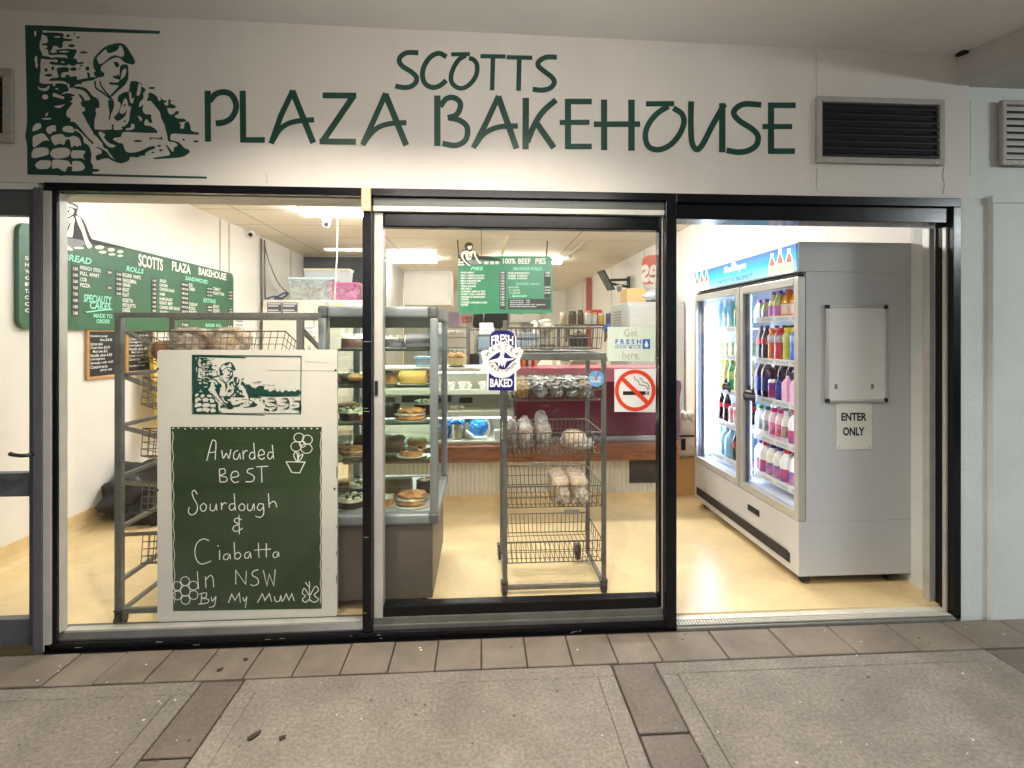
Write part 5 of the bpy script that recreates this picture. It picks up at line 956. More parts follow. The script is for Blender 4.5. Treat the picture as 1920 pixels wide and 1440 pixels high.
# things in and on the counter -----------------------------------------
PLASB = M('blue_plastic', (30, 130, 196), .25, var=.35, vs=8, bump=.5, bs=30, c2=(20, 80, 170)); CUPW = M('paper_cup', (240, 240, 236), .5, bump=.2, bs=40)
def bag(px, py, rx, rz, mat, label, Y=my+.12, seed=1, name='plastic_bag', cat='bag', group=None, flat=-.75, ry=None):
    p = AY(px, py, Y); m = MB(); m.blob((p.x, Y, p.z+rz*.75), rx, ry or rx*.7, rz, 3, .28, 3, 2.2, seed, flat=flat); return tag(m.build(name, mat, None, smooth=True), label, cat, group)
bz = lambda px: 0
fl = gz[0]+.021
for i, (px, rx, rz, lab) in enumerate(((833, .09, .06, 'crumpled turquoise plastic bag at the left end of the counter case floor'), (897, .075, .07, 'blue plastic bag beside the steel pot in the counter case'))):
    p = AY(px, 800, my+.16); m = MB(); m.blob((p.x, my+.16, fl+.05+rz*.6), rx, .06, rz, 3, .3, 3, 2.2, 3+i); m.box(p.x-rx*.6, p.x+rx*.5, my+.11, my+.2, fl, fl+.05, .01); tag(m.build('plastic_bag', PLASB, None, smooth=40), lab, 'bag')
p = AY(858, 800, my+.12); t = thing('steel_pot', (p.x, my+.12, fl), 'round stainless pot with a blue bag in it on the counter case floor', 'pot'); m = MB(); m.lathe([(.055, 0), (.06, .005), (.06, .12), (.063, .125), (.056, .122), (.054, .02)], (p.x, my+.12, fl), 26); m.build('body', M('brushed_steel', (178, 178, 172), .3, .9, var=.15, stretch=(1, 1, 20)), t, smooth=40); m = MB(); m.blob((p.x, my+.12, fl+.14), .062, .06, .035, 3, .25, 4, 2.2, 6); m.build('blue_liner', PLASB, t, smooth=True)
p = AY(893, 822, my+.06); m = MB(); m.prism([(p.x-.09, my+.04, fl+.065), (p.x-.06, my+.04, fl+.03), (p.x-.03, my+.04, fl+.004), (p.x+.09, my+.04, fl+.001), (p.x+.09, my+.04, fl+.02), (p.x-.01, my+.04, fl+.02), (p.x-.085, my+.04, fl+.075)], (0, .1, 0)); tag(m.build('paper_tray', CUPW), 'white curled paper tray in front of the blue bag in the counter case', 'tray')
p = AY(934, 822, my+.06); m = MB(); q = (p.x-.03, p.x+.07); m.box(q[0], q[1], my+.03, my+.13, fl, fl+.01); [m.box(*w_) for w_ in ((q[0], q[0]+.006, my+.03, my+.13, fl+.01, fl+.075), (q[1]-.006, q[1], my+.03, my+.13, fl+.01, fl+.075), (q[0]+.006, q[1]-.006, my+.03, my+.036, fl+.01, fl+.075), (q[0]+.006, q[1]-.006, my+.124, my+.13, fl+.01, fl+.075))]; tag(m.build('white_tub', CUPW), 'open square white tub at the right of the counter case floor', 'tub')
for i, (px, lab) in enumerate(((905, 'frosted plastic bottle standing behind the white tub in the counter case'), )): p = AY(px+6, 800, my+.25); m = MB(); m.lathe([(.035, 0), (.038, .01), (.038, .09), (.022, .13), (.016, .15), (.016, .16)], (p.x, my+.25, fl), 18); tag(m.build('plastic_bottle', M('frosted', (206, 210, 202), .3), smooth=True), lab, 'bottle')
for i, px in enumerate((846, 866, 878, 905, 922)):
    p = AY(px, 720, my+.14); t = thing('muffin', (p.x, my+.14, gz[2]), ('muffin in a pointed white paper case, leftmost on the upper counter shelf', 'muffin in a pointed white paper case, second on the upper counter shelf', 'pale muffin in white paper beside the second on the upper shelf', 'wrapped roll fourth on the upper counter shelf', 'wrapped roll fifth on the upper counter shelf, by the shield sticker')[i], 'muffin', 'muffins on the upper counter shelf')
    m = MB(); m.lathe([(.024, 0), (.036, .042), (.034, .042), (.022, .004)], (p.x, my+.14, gz[2]), 10)
    for j, v in enumerate(m.b.verts):
        if v.co.z > gz[2]+.03 and j % 3 == 0: v.co.z += .02
    m.build('paper_case', CUPW, t); m = MB(); m.blob((p.x, my+.14, gz[2]+.042), .031, .031, .022, 2, .15, 4); m.build('top', BISC if i % 2 == 0 else CREAMC, t, smooth=True)
m = MB(); x = -1.0
for i, px in enumerate((848, 857, 866)):
    p = AY(px, 765, my+.2); m = MB(); m.blob((p.x, my+.2, gz[1]+.018), .022, .05, .018, 2, .1, 3, 2.3, i); tag(m.build('finger_bun', CREAMC, None, smooth=True), 'iced finger bun in the row on the lower counter shelf', 'bun', 'finger buns on the lower counter shelf')
p = AY(856, 690, my+.15); t = thing('bread_basket', (p.x, my+.15, gz[3]), 'cream bowl heaped with bread rolls on top of the counter', 'basket'); m = MB(); m.lathe([(.05, 0), (.075, .03), (.088, .075), (.082, .075), (.068, .03)], (p.x, my+.15, gz[3]+.004), 22); m.build('bowl', M('basket_cream', (206, 186, 140), .5, var=.25, vs=40), t, smooth=40)
for k in range(7): m = MB(); m.blob((p.x+.04*math.cos(k*1.05), my+.15+.04*math.sin(k*1.05), gz[3]+.085+.012*(k % 2)), .036, .034, .028, 2, .12, 3, 2, k); m.build('bread_roll', PALE, t, smooth=True)
m = MB(); m.lathe([(.07, 0), (.075, .004)], (p.x, my+.15, gz[3]), 20); m.build('base', DARK, t)
p = AY(805, 672, my+.2); t = thing('sandwich_tub', (p.x, my+.2, gz[3]), 'clear tub with light blue lid on the counter seen through the cake cabinet', 'tub'); m = MB(); m.box(p.x-.11, p.x+.08, my+.12, my+.28, gz[3]+.001, gz[3]+.07, .008); m.build('tub', plasticmat('clear_tub', (206, 226, 240), .4), t); m = MB(); m.box(p.x-.12, p.x+.09, my+.11, my+.29, gz[3]+.071, gz[3]+.088, .006); m.build('lid', M('lid_blue', (150, 196, 232), .35), t)
# counter end: dark red curtain, cardboard box with a paper sack
m = MB(); m.prism([(1.645, 1.70, .56), (1.66, 1.70, .62), (1.655, 1.7, .9), (1.67, 1.7, 1.0), (1.665, 1.7, 1.05), (1.63, 1.7, 1.06), (1.604, 1.7, .56)], (0, .3, 0)); tag(m.build('apron', M('dark_red_cloth', (70, 22, 32), .7, var=.2)), 'dark red apron hanging on the right end of the serving counter', 'apron')
m = MB(); m.box(1.66, 2.0, 1.9, 2.25, ZF, .345, .004); t = tag(m.build('cardboard_box', M('cardboard', (190, 150, 100), .75, var=.1, vs=5)), 'plain cardboard box on the floor between counter and drinks fridge', 'box')
t = thing('flour_sack', (1.82, 2.03, .345), 'open white paper sack with a black tag standing on the cardboard box', 'sack'); m = MB(); m.blob((1.83, 2.05, .52), .14, .1, .2, 3, .14, 3, 3, 5, flat=-.86); [m.blob((1.75+.06*k, 2.0, .71), .035, .05, .05, 2, .4, 4, 2, k) for k in range(3)]; m.build('sack', M('sack_white', (226, 216, 200), .7, bump=.4, bs=25), t, smooth=True); m = MB(); m.box(1.76, 1.80, 1.925, 1.932, .42, .52); m.box(1.68, 1.9, 1.93, 1.94, .535, .55); m.build('tag', DARK, t)
# ================================================================== BACK OF THE SHOP
# freezer unit with storage tubs
fy0 = 4.25; f0 = AY(490, 700, fy0).x; ftop = AY(540, 562, fy0).z
fz = thing('freezer', ((f0-1.3)/2, fy0, ZF), 'cream upright freezer with posted notices behind the bread trolley', 'freezer'); m = MB(); m.box(XL+.06, -1.42, fy0, 4.95, ZF+.1, ftop, .01); m.build('body', M('freezer_cream', (230, 222, 208), .4, var=.03), fz)
for x0_, x1_ in ((XL+.07, -2.16), (-2.14, -1.43)): m = MB(); m.box(x0_, x1_, fy0-.04, fy0-.001, .2, ftop-.09, .012); m.build('door', MATS['freezer_cream'], fz); m = MB(); m.box(x1_-.06, x1_-.035, fy0-.075, fy0-.041, 1.0, 1.3, .006); m.build('handle', SILVER, fz)
m = MB(); m.box(XL+.09, -1.45, fy0+.02, 4.9, ZF, ZF+.099); m.build('plinth', DARK, fz)
def notice(px0, px1, py0, py1, Y, label, c, c2, cat='notice'):
    a, b = AY(px0, py0, Y), AY(px1, py1, Y); t = thing('notice', (a.x, Y, b.z), label, cat); m = MB(); m.box(a.x, b.x, Y, Y+.003, b.z, a.z); m.build('sheet', c, t)
    m = MB(); k = (a.z-b.z)/7
    for i in range(6): 
        if i != 2: m.box(a.x+.01, b.x-.01-(.03 if i % 2 else 0), Y-.001, Y-.0002, a.z-k*(i+.9), a.z-k*(i+.45))
    m.build('print', c2, t)
PRT = MATS['print_grey']
notice(501, 528, 567, 595, fy0-.045, 'dark printed notice, left of the pair on the freezer door', M('notice_dark', (88, 76, 92), .4, var=.5, vs=6), WHITE); notice(529, 558, 567, 595, fy0-.045, 'dark printed notice, right of the pair on the freezer door', MATS['notice_dark'], WHITE)
notice(608, 622, 566, 572, fy0-.045, 'tiny red and white label on the freezer top edge', WHITE, M('label_red', (196, 40, 44), .5)); notice(628, 646, 568, 574, fy0-.045, 'small yellow label on the freezer top edge', M('label_yellow', (226, 214, 140), .5), PRT); notice(565, 592, 612, 630, fy0-.045, 'white paper sheets pinned low on the freezer door', WHITE, PRT)
def tub(px0, px1, py0, py1, Y, d, label, body, lid, fill=None):
    a, b = AY(px0, py0, Y), AY(px1, py1, Y); z0 = ftop+.001 if Y < 4.6 else b.z; t = thing('storage_tub', ((a.x+b.x)/2, Y, z0), label, 'tub', 'plastic tubs on top of the freezer'); h = a.z-z0; m = MB()
    w = (b.x-a.x); i = w*.04
    v = [(a.x+i, Y+.01, z0), (b.x-i, Y+.01, z0), (b.x-i, Y+d-.01, z0), (a.x+i, Y+d-.01, z0), (a.x, Y, z0+h*.88), (b.x, Y, z0+h*.88), (b.x, Y+d, z0+h*.88), (a.x, Y+d, z0+h*.88)]
    for f in ((3, 2, 1, 0), (0, 1, 5, 4), (1, 2, 6, 5), (2, 3, 7, 6), (3, 0, 4, 7)): m.face([v[k] for k in f])
    bmesh.ops.remove_doubles(m.b, verts=m.b.verts[:], dist=1e-5); m.build('body', body, t)
    m = MB(); m.box(a.x-.012, b.x+.012, Y-.012, Y+d+.012, z0+h*.885, z0+h, .012); m.build('lid', lid, t)
    if fill: m = MB(); [m.blob((a.x+w*(.12+.76*k/5), Y+.08+.05*(k % 2), z0+.06+.03*(k % 3)), w*.085, .06, .05, 2, .1, 3, 2, k) for k in range(6)]; m.build('contents', fill, t, smooth=True)
tub(541, 622, 519, 560, 4.3, .38, 'translucent white tub of pale rolls with a bluish lid', plasticmat('tub_clear', (226, 236, 236), .4), M('lid_pale_blue', (196, 220, 224), .3), PALE)
tub(613, 671, 529, 560, 4.32, .34, 'pink translucent tub with white cubes and pink lid', plasticmat('tub_pink', (226, 150, 190), .45), M('lid_pink', (206, 96, 150), .3), WHITE)
t2 = tub(570, 655, 503, 545, 4.75, .2, 'tall white tub with cream lid behind the other two', M('tub_white', (214, 216, 218), .4), M('lid_cream', (236, 226, 200), .35))
m = MB(); p = AY(515, 556, 4.4); m.tube(catmull([(p.x-.1, 4.4, ftop+.02), (p.x, 4.38, ftop+.05), (p.x+.08, 4.42, ftop+.03), (p.x+.16, 4.4, ftop+.08), (p.x+.1, 4.45, ftop+.1), (p.x, 4.4, ftop+.02), (p.x+.12, 4.36, ftop+.02)], 5), .012, 6); tag(m.build('cable_coil', M('blue_cable', (52, 66, 100), .5), smooth=40), 'tangled dark blue cable lying on the freezer top beside the tubs', 'cable')
JW0 = M('jar_white', (232, 230, 224), .4)
# tray rack, drawer unit, oven, mixer bench
t = thing('tray_rack', (-.25, 3.1, ZF), 'tall steel tray rack behind the counter left of the shield sticker', 'rack'); a = AY(845, 612, 3.1); b = AY(878, 690, 3.1)
for x in (a.x-.25, b.x-.02): m = MB(); m.box(x, x+.03, 3.1, 3.13, ZF, a.z+.03, .003); m.build('post', STEEL, t); m = MB(); m.box(x, x+.03, 3.55, 3.58, ZF, a.z+.03, .003); m.build('post', STEEL, t)
for i in range(9): zz = a.z-.02-i*.11; m = MB(); m.box(a.x-.22, b.x-.022, 3.105, 3.13, zz, zz+.016); m.build('rung', STEEL, t)
for i in range(3): zz = a.z-.09-i*.22; m = MB(); [m.box(a.x-.2+k*.03, a.x-.185+k*.03, 3.15, 3.5, zz, zz+.05) for k in range(12)]; m.build('tray_slats', M('slat_white', (220, 216, 206), .5), t)
dx0, dx1 = AY(897, 650, 4.0).x, AY(936, 650, 4.0).x; dzt = AY(900, 627, 4.0).z
t = thing('drawer_unit', (dx0, 4.0, ZF), 'blue-grey drawer unit behind the counter', 'drawers'); m = MB(); m.box(dx0-.03, dx1+.03, 4.0, 4.6, ZF, dzt, .006); m.build('body', STEEL, t)
for i in range(6): m = MB(); m.box(dx0, dx1, 3.98, 3.999, dzt-.2-i*.19, dzt-.03-i*.19, .006); m.build('drawer', M('drawer_blue_grey', (136, 154, 166), .4, .2, var=.1), t)
ox0, ox1 = AY(972, 650, 4.0).x, AY(1011, 650, 4.0).x
t = thing('deck_oven', (ox0, 4.0, ZF), 'stainless deck oven with blue-grey doors behind the narrow trolley', 'oven'); m = MB(); m.box(dx1+.04, ox1, 4.0, 4.7, ZF, dzt+.02, .006); m.build('body', M('oven_steel', (150, 156, 160), .35, .6, var=.15), t)
for i in range(4): m = MB(); m.box(dx1+.08, ox1-.03, 3.98, 3.999, dzt-.17-i*.16, dzt-.03-i*.16, .004); m.build('oven_door', MATS['drawer_blue_grey'] if i < 2 else M('oven_glass', (52, 56, 58), .15), t); m = MB(); m.box(dx1+.1, ox1-.05, 3.95, 3.965, dzt-.045-i*.16, dzt-.035-i*.16); m.build('handle', SILVER, t)
a, b = AY(899, 606, 4.0), AY(928, 628, 4.0)
for i in range(3): zz = dzt+.002+i*.05; m = MB(); m.box(a.x, b.x-.01*i, 4.05, 4.3, zz, zz+.047, .008); tag(m.build('white_tub', CUPW), ('white tub at the bottom of the stack on the drawer unit', 'white tub in the middle of the stack on the drawer unit', 'white tub on top of the stack on the drawer unit')[i], 'tub', 'stacked white tubs on the drawer unit')
bx0, bx1 = ox1+.03, 1.9; by = 4.6; bz_ = AY(1080, 672, by).z
t = thing('work_bench', ((bx0+bx1)/2, by, ZF), 'stainless work bench under the jar shelf', 'bench'); m = MB(); m.box(bx0, bx1, by, 5.3, bz_-.04, bz_, .005); m.build('top', STEEL, t); [ (lambda mm_: (mm_.box(x, x+.04, y, y+.04, ZF, bz_-.041, .003), mm_.build('leg', STEEL, t)))(MB()) for x in (bx0, bx1-.04) for y in (by+.01, 5.25)]
p = AY(1040, 672, by); t = thing('dough_mixer', (p.x-.1, by+.2, bz_), 'cream dough mixer with bowl and hook on the work bench', 'mixer'); c = Vector((p.x-.1, by+.25, bz_)); MIX = M('mixer_cream', (206, 200, 190), .35, .2, var=.05)
m = MB(); m.box(c.x-.14, c.x+.14, c.y-.18, c.y+.2, bz_+.001, bz_+.05, .015); m.box(c.x-.07, c.x+.07, c.y+.06, c.y+.18, bz_+.05, bz_+.42, .03); m.blob((c.x, c.y-.02, bz_+.46), .12, .26, .1, 2, 0, 1, 2.6); m.build('body', MIX, t, smooth=40); m = MB(); m.lathe([(.06, 0), (.1, .03), (.13, .14), (.137, .145), (.12, .14), (.09, .03)], (c.x, c.y-.08, bz_+.055), 24); m.build('bowl', MATS['brushed_steel'], t, smooth=40); m = MB(); m.tube(catmull([(c.x, c.y-.08, bz_+.37), (c.x, c.y-.08, bz_+.26), (c.x+.04, c.y-.08, bz_+.2), (c.x-.02, c.y-.08, bz_+.15)], 4), .014, 8); m.build('hook', SILVER, t, smooth=True)
p = AY(1088, 645, by+.1); t = thing('urn', (p.x, by+.2, bz_), 'black lidded urn on the work bench behind the trolley basket', 'urn'); m = MB(); m.lathe([(.13, 0), (.135, .01), (.135, .3), (.125, .31)], (p.x, by+.2, bz_), 26); m.build('body', M('urn_black', (30, 26, 30), .3, var=.1), t, smooth=40); m = MB(); m.lathe([(.14, .311), (.145, .33), (.06, .36), (.03, .365), (.03, .385), (.001, .39)], (p.x, by+.2, bz_), 26); m.build('lid', M('urn_lid', (96, 96, 92), .3, .5), t, smooth=40)
a, b = AY(1045, 640, by-.3), AY(1122, 656, by-.3); m = MB(); m.box(a.x, b.x, by+.02, by+.12, bz_, bz_+.12, .01); tag(m.build('dough_tub', M('dough_grey', (196, 198, 192), .5)), 'long pale grey dough tub on the work bench', 'tub')
p = AY(1010, 690, 3.2); m = MB(); q0 = AY(1009, 692, 3.2); q1 = AY(1052, 692, 3.2); q2 = AY(1050, 664, 3.2); q3 = AY(1032, 664, 3.2); m.prism([q0-Vector((0, 0, .25)), q1-Vector((0, 0, .25)), q1, q2, q3, q0], (0, .3, 0)); tag(m.build('flour_bin', M('bin_cream', (226, 214, 190), .5, var=.04)), 'sloping cream flour bin just behind the maroon counter', 'bin')
t = thing('stool_frame', AY(1085, 690, 3.2), 'bent pale tube chair frame behind the maroon counter', 'chair'); q = [AY(u, v, 3.2) for u, v in ((1062, 700), (1041, 683), (1045, 670), (1062, 668), (1105, 668), (1120, 672))]; m = MB(); m.tube(catmull([tuple(v) for v in q], 4), .02, 8); m.tube(catmull([tuple(v+Vector((.1, .25, -.02))) for v in q], 4), .02, 8); m.build('tube', M('tube_beige', (196, 186, 170), .4, .4), t, smooth=True); m = MB(); q0, q1 = AY(1060, 690, 3.25), AY(1082, 668, 3.25); m.prism([q0, q0+Vector((.35, 0, .0)), q1+Vector((.33, 0, .0)), q1], (0, .25, -.02)); m.build('seat', M('seat_grey', (150, 142, 130), .6, var=.1), t)
# more of the kitchen clutter
a = AY(884, 640, 3.6); t = thing('step_ladder', (a.x, 3.6, ZF), 'folded steel step ladder leaning behind the counter beside the tray rack', 'ladder'); m = MB(); zt2 = AY(884, 617, 3.6).z
for x in (a.x-.045, a.x+.04): m.tube([(x, 3.5, ZF), (x, 3.75, zt2)], .012, 8); m.tube([(x, 3.95, ZF), (x, 3.76, zt2)], .01, 8)
m.tube([(a.x-.07, 3.75, zt2), (a.x+.08, 3.75, zt2)], .016, 8); m.build('frame', STEEL, t); m = MB(); [m.box(a.x-.05, a.x+.045, 3.5+.06*k, 3.58+.06*k, .3+.27*k, .32+.27*k, .004) for k in range(4)]; m.build('step', STEEL, t)
p = AY(889, 668, 3.3); t = thing('black_chair', (p.x, 3.3, ZF), 'black padded chair back just above the counter left of the shield sticker', 'chair'); m = MB(); m.box(p.x-.07, p.x+.06, 3.3, 3.36, p.z-.25, p.z+.03, .03); m.build('backrest', M('black_vinyl', (30, 27, 28), .35), t, smooth=40); m = MB(); m.box(p.x-.12, p.x+.11, 3.1, 3.45, p.z-.42, p.z-.34, .03); m.build('seat', MATS['black_vinyl'], t, smooth=40); [(lambda k: (k.tube([(p.x+u, 3.28+w, ZF), (p.x+u, 3.28+w, p.z-.3)], .012, 8), k.build('leg', STEEL, t)))(MB()) for u in (-.09, .08) for w in (-.14, .12)]
for i, (px, py, w, h, c, lab) in enumerate(((988, 613, .2, .3, (240, 170, 176), 'pink note on the far wall behind the trolley basket'), (999, 617, .16, .24, (246, 196, 96), 'orange note on the far wall behind the trolley basket'), (978, 608, .22, .3, (238, 236, 230), 'white sheet on the far wall above the pink note'), (852, 598, .3, .4, (190, 168, 206), 'pale violet sheet on the far wall at the cabinet edge'), (1024, 622, .2, .26, (236, 228, 214), 'cream sheet on the far wall behind the mixer'))):
    p = AY(px, py, 11.95); m = MB(); m.box(p.x-w/2, p.x+w/2, 11.94, 11.95, p.z-h/2, p.z+h/2); t = tag(m.build('wall_note', M('note_%d_paper' % c[0] if 0 else 'note_paper_'+'abcde'[i], c, .6)), lab, 'note'); m = MB(); [m.box(p.x-w*.38, p.x+w*(.38-.1*(k % 2)), 11.936, 11.939, p.z+h*(.3-.16*k)-.008, p.z+h*(.3-.16*k)+.008) for k in range(4)]; m.build('print', PRT, t)
for i, (px, r, h, bm_, lab) in enumerate(((905, .07, .1, 'brushed_steel', 'steel mixing bowl on the drawer unit beside the white tubs'), (990, .1, .12, 'brushed_steel', 'wide steel bowl on top of the deck oven'), (1003, .05, .17, 'jar_white', 'white plastic canister on top of the deck oven'))):
    Y_ = 4.3; p = AY(px, 620, Y_); zz = dzt+(.003 if i == 0 else .023); m = MB(); m.lathe([(r*.55, 0), (r*.8, h*.35), (r, h), (r*1.05, h+.004), (r*.93, h)] if i < 2 else [(r, 0), (r, h*.8), (r*.6, h*.88), (r*.6, h)], (p.x+(.06 if i == 0 else 0), Y_+.1, zz), 22); tag(m.build('mixing_bowl' if i < 2 else 'canister', M('brushed_steel') if bm_ == 'brushed_steel' else JW0, None, smooth=40), lab, 'bowl' if i < 2 else 'canister')
for i in range(6):
    p = AY(978+i*5.4, 690, 2.05); m = MB(); hh = (.16, .19, .15, .2, .17, .14)[i]; m.lathe([(.014, 0), (.016, .004), (.016, hh*.6), (.007, hh*.78), (.006, hh)], (p.x, 2.1, mz1+.001), 12); tag(m.build('sauce_bottle', M('sauce_'+'abcdef'[i], ((186, 40, 34), (214, 180, 60), (90, 50, 30), (226, 222, 210), (150, 36, 30), (206, 160, 90))[i], .3), None, smooth=45), ('red sauce bottle at the left end of the row on the maroon counter', 'mustard yellow sauce bottle in the row on the maroon counter', 'dark brown sauce bottle in the row on the maroon counter', 'white sauce bottle in the row on the maroon counter', 'deep red sauce bottle in the row on the maroon counter', 'tan sauce bottle at the right end of the row on the maroon counter')[i], 'bottle', 'sauce bottles on the maroon counter')
for i in range(5): m = MB(); x = AY(1050, 690, 4.65).x+.13*i; hh = (.2, .12, .17, .1, .22)[i]; m.lathe([(.045, 0), (.05, .01), (.05, hh*.8), (.03, hh)], (x+.75 if i > 2 else x-.1, 5.1, bz_+.001), 16); tag(m.build('bench_jar', [JW0, DSTEEL, M('jar_honey', (196, 140, 60), .35), M('brushed_steel'), M('jar_blue', (60, 90, 150), .4)][i], None, smooth=45), ('white jar at the back of the work bench', 'dark tin at the back of the work bench', 'honey-coloured jar at the back of the work bench', 'short steel canister at the back of the work bench', 'tall blue jar at the back of the work bench')[i], 'jar', 'jars at the back of the work bench')
p = AY(1146, 612, 5.6); m = MB(); m.lathe([(.06, -.12), (.06, .12), (.02, .12)], (p.x, 5.6, z_roll := p.z-.02), 18, axis='x'); m.tube([(p.x-.2, 5.6, z_roll), (p.x+.2, 5.6, z_roll)], .01, 6); m.tube([(p.x+.2, 5.6, z_roll), (XR, 5.6, z_roll)], .01, 6); tag(m.build('paper_roll', M('roll_blue', (84, 108, 176), .7), None, smooth=40), 'blue paper towel roll hung under the jar shelf by the steel cabinet', 'paper roll')
# shelf with jars
sy0 = 5.9; z0_ = AY(1100, 608, sy0).z; s0_, s1_ = AY(1045, 600, sy0).x, 2.0
t = thing('wall_shelf', (s0_, sy0, z0_), 'pale shelf crowded with jars and tubs above the work bench', 'shelf'); m = MB(); m.box(s0_, XR-.001, sy0, sy0+.4, z0_-.03, z0_, .003); m.build('board', STEEL, t); m = MB(); [m.prism([(x, sy0+.02, z0_-.031), (x, sy0+.38, z0_-.031), (x, sy0+.38, z0_-.3)], (.03, 0, 0)) for x in (s0_+.2, XR-.3)]; m.build('bracket', STEEL, t)
for x in (s0_+.06, XR-.08): m = MB(); m.box(x, x+.04, sy0+.34, sy0+.38, ZF, z0_-.031, .003); m.build('post', STEEL, t)
JW = M('jar_white', (232, 230, 224), .4); 
jars = [(1056, 590, .055, .2, M('jar_beige', (206, 190, 160), .5), WHITE, 'pale beige jug with white lid, leftmost on the jar shelf'), (1074, 580, .07, .22, M('jar_brown', (110, 88, 72), .5, var=.5, vs=8), DSTEEL, 'stack of brown bowls on the jar shelf'), (1089, 577, .05, .24, M('jar_dark', (92, 58, 44), .5), M('jar_dark_lid', (80, 50, 40), .5), 'dark brown jar next to the stacked bowls'), (1102, 580, .07, .23, JW, M('jar_tan', (206, 160, 126), .5), 'white tub with tan label on the jar shelf'), (1115, 583, .05, .2, JW, M('jar_yellow', (236, 196, 40), .45), 'white tub beside the yellow-labelled one'), (1128, 583, .055, .19, M('jar_yellow_body', (240, 204, 80), .45), WHITE, 'yellow-labelled tub on the jar shelf'), (1143, 580, .06, .22, M('jar_purple', (120, 100, 150), .45, var=.4, vs=6), WHITE, 'white and purple carton-like jar right of the yellow one')]
for px, py, r, h, b_, l_, lab in jars:
    p = AY(px, py, sy0+.12); t = thing('jar', (p.x, sy0+.15, z0_), lab, 'jar', 'jars and tubs on the bench shelf'); m = MB(); m.lathe([(r*.92, 0), (r, .01), (r, h*.8), (r*.8, h*.86)], (p.x, sy0+.15, z0_+.001), 20); m.build('body', b_, t, smooth=40); m = MB(); m.lathe([(r*.86, h*.861), (r*.86, h), (r*.7, h+.004)], (p.x, sy0+.15, z0_), 20); m.build('lid', l_, t, smooth=40)
p = AY(1112, 577, sy0+.25); m = MB(); m.box(p.x-.12, p.x+.16, sy0+.26, sy0+.38, z0_+.001, z0_+.26, .004); tag(m.build('red_carton', M('carton_red', (206, 36, 44), .5)), 'bright red carton standing behind the white tubs', 'carton')
p = AY(1154, 580, sy0-.02); t = thing('coffee_tin', (p.x, sy0+.04, z0_), 'dark brown tin with a pale arched label at the right end of the jar shelf', 'tin'); m = MB(); m.box(p.x-.05, p.x+.05, sy0+.02, sy0+.1, z0_+.001, z0_+.21, .006); m.build('tin', M('tin_brown', (66, 50, 46), .4), t); m = MB(); m.box(p.x-.028, p.x+.028, sy0+.017, sy0+.0195, z0_+.03, z0_+.14, .003); m.build('label', M('tin_label', (206, 196, 170), .5), t)
# steel upright cabinet at the right
ux0 = AY(1177, 640, 3.5).x; uz = AY(1200, 566, 3.5).z; t = thing('steel_cabinet', ((ux0+XR)/2, 3.5, ZF), 'brushed steel upright cabinet between the counter and the right wall', 'cabinet'); UST = M('upright_steel', (182, 184, 180), .4, .55, var=.08, vs=3, stretch=(1, 1, 6))
m = MB(); m.box(ux0, XR-.01, 3.5, 4.3, ZF+.1, uz, .006); m.build('body', UST, t); m = MB(); m.box(ux0+.01, XR-.02, 3.47, 3.498, ZF+.12, uz-.03, .008); m.build('door', UST, t); m = MB(); m.box(ux0+.03, ux0+.05, 3.42, 3.469, .9, 1.25, .006); m.build('handle', SILVER, t); m = MB(); m.box(ux0+.03, XR-.05, 3.52, 4.28, ZF, ZF+.099); m.build('plinth', DARK, t)
m = MB(); [m.box(ux0-.004, ux0-.0005, 3.78+.0, 4.14, uz-.32+.035*i, uz-.305+.035*i) for i in range(7)]; m.build('side_louvre', M('louvre_grey', (128, 126, 122), .5), t)
p = AY(1190, 562, 3.7); m = MB(); m.box(ux0+.02, ux0+.25, 3.6, 3.9, uz+.001, uz+.17, .004); tag(m.build('cardboard_box', MATS['cardboard']), 'small open cardboard box on top of the steel cabinet', 'box')
m = MB(); m.blob((2.12, 3.75, uz+.09), .22, .2, .1, 3, .22, 3, 2, 3, flat=-.88); tag(m.build('plastic_bag', M('silver_bag', (170, 174, 178), .2, .2, var=.2, bump=.6, bs=20), smooth=True), 'crumpled grey plastic bag on top of the steel cabinet', 'bag')
# far wall: coats, notices, whiteboard cupboard
for i, (px, w_, lab) in enumerate(((897, .3, 'narrow black coat hanging at the far wall under the pies board'), (926, .62, 'wide black coat hanging at the far wall under the pies board'), (947, .2, 'black apron hanging right of the coats at the far wall'))):
    p = AY(px, 585, 11.9); q = AY(px, 616, 11.9); m = MB(); m.prism([(p.x-w_*.3, 11.85, p.z+.15), (p.x+w_*.3, 11.85, p.z+.15), (p.x+w_*.42, 11.85, p.z-.1), (p.x+w_*.5, 11.85, q.z+.1), (p.x+w_*.3, 11.85, q.z), (p.x-w_*.35, 11.85, q.z+.02), (p.x-w_*.5, 11.85, q.z+.1), (p.x-w_*.42, 11.85, p.z-.1)], (0, .12, 0)); m.tube([(p.x, 11.95, p.z+.15), (p.x, 11.95, p.z+.3), (p.x, 12.0, p.z+.3)], .01, 5); tag(m.build('coat', M('coat_black', (34, 31, 30), .8, var=.2)), lab, 'coat', 'coats at the far wall')
notice(867, 875, 591, 605, 11.9, 'red notice at the far wall, left of the pair', MATS['label_red'], WHITE); notice(876, 884, 592, 604, 11.9, 'dark red and white notice at the far wall, right of the pair', M('notice_maroon', (140, 20, 40), .5), WHITE); notice(890, 912, 588, 606, 11.9, 'white printed sheet at the far wall beside the red notices', WHITE, PRT)
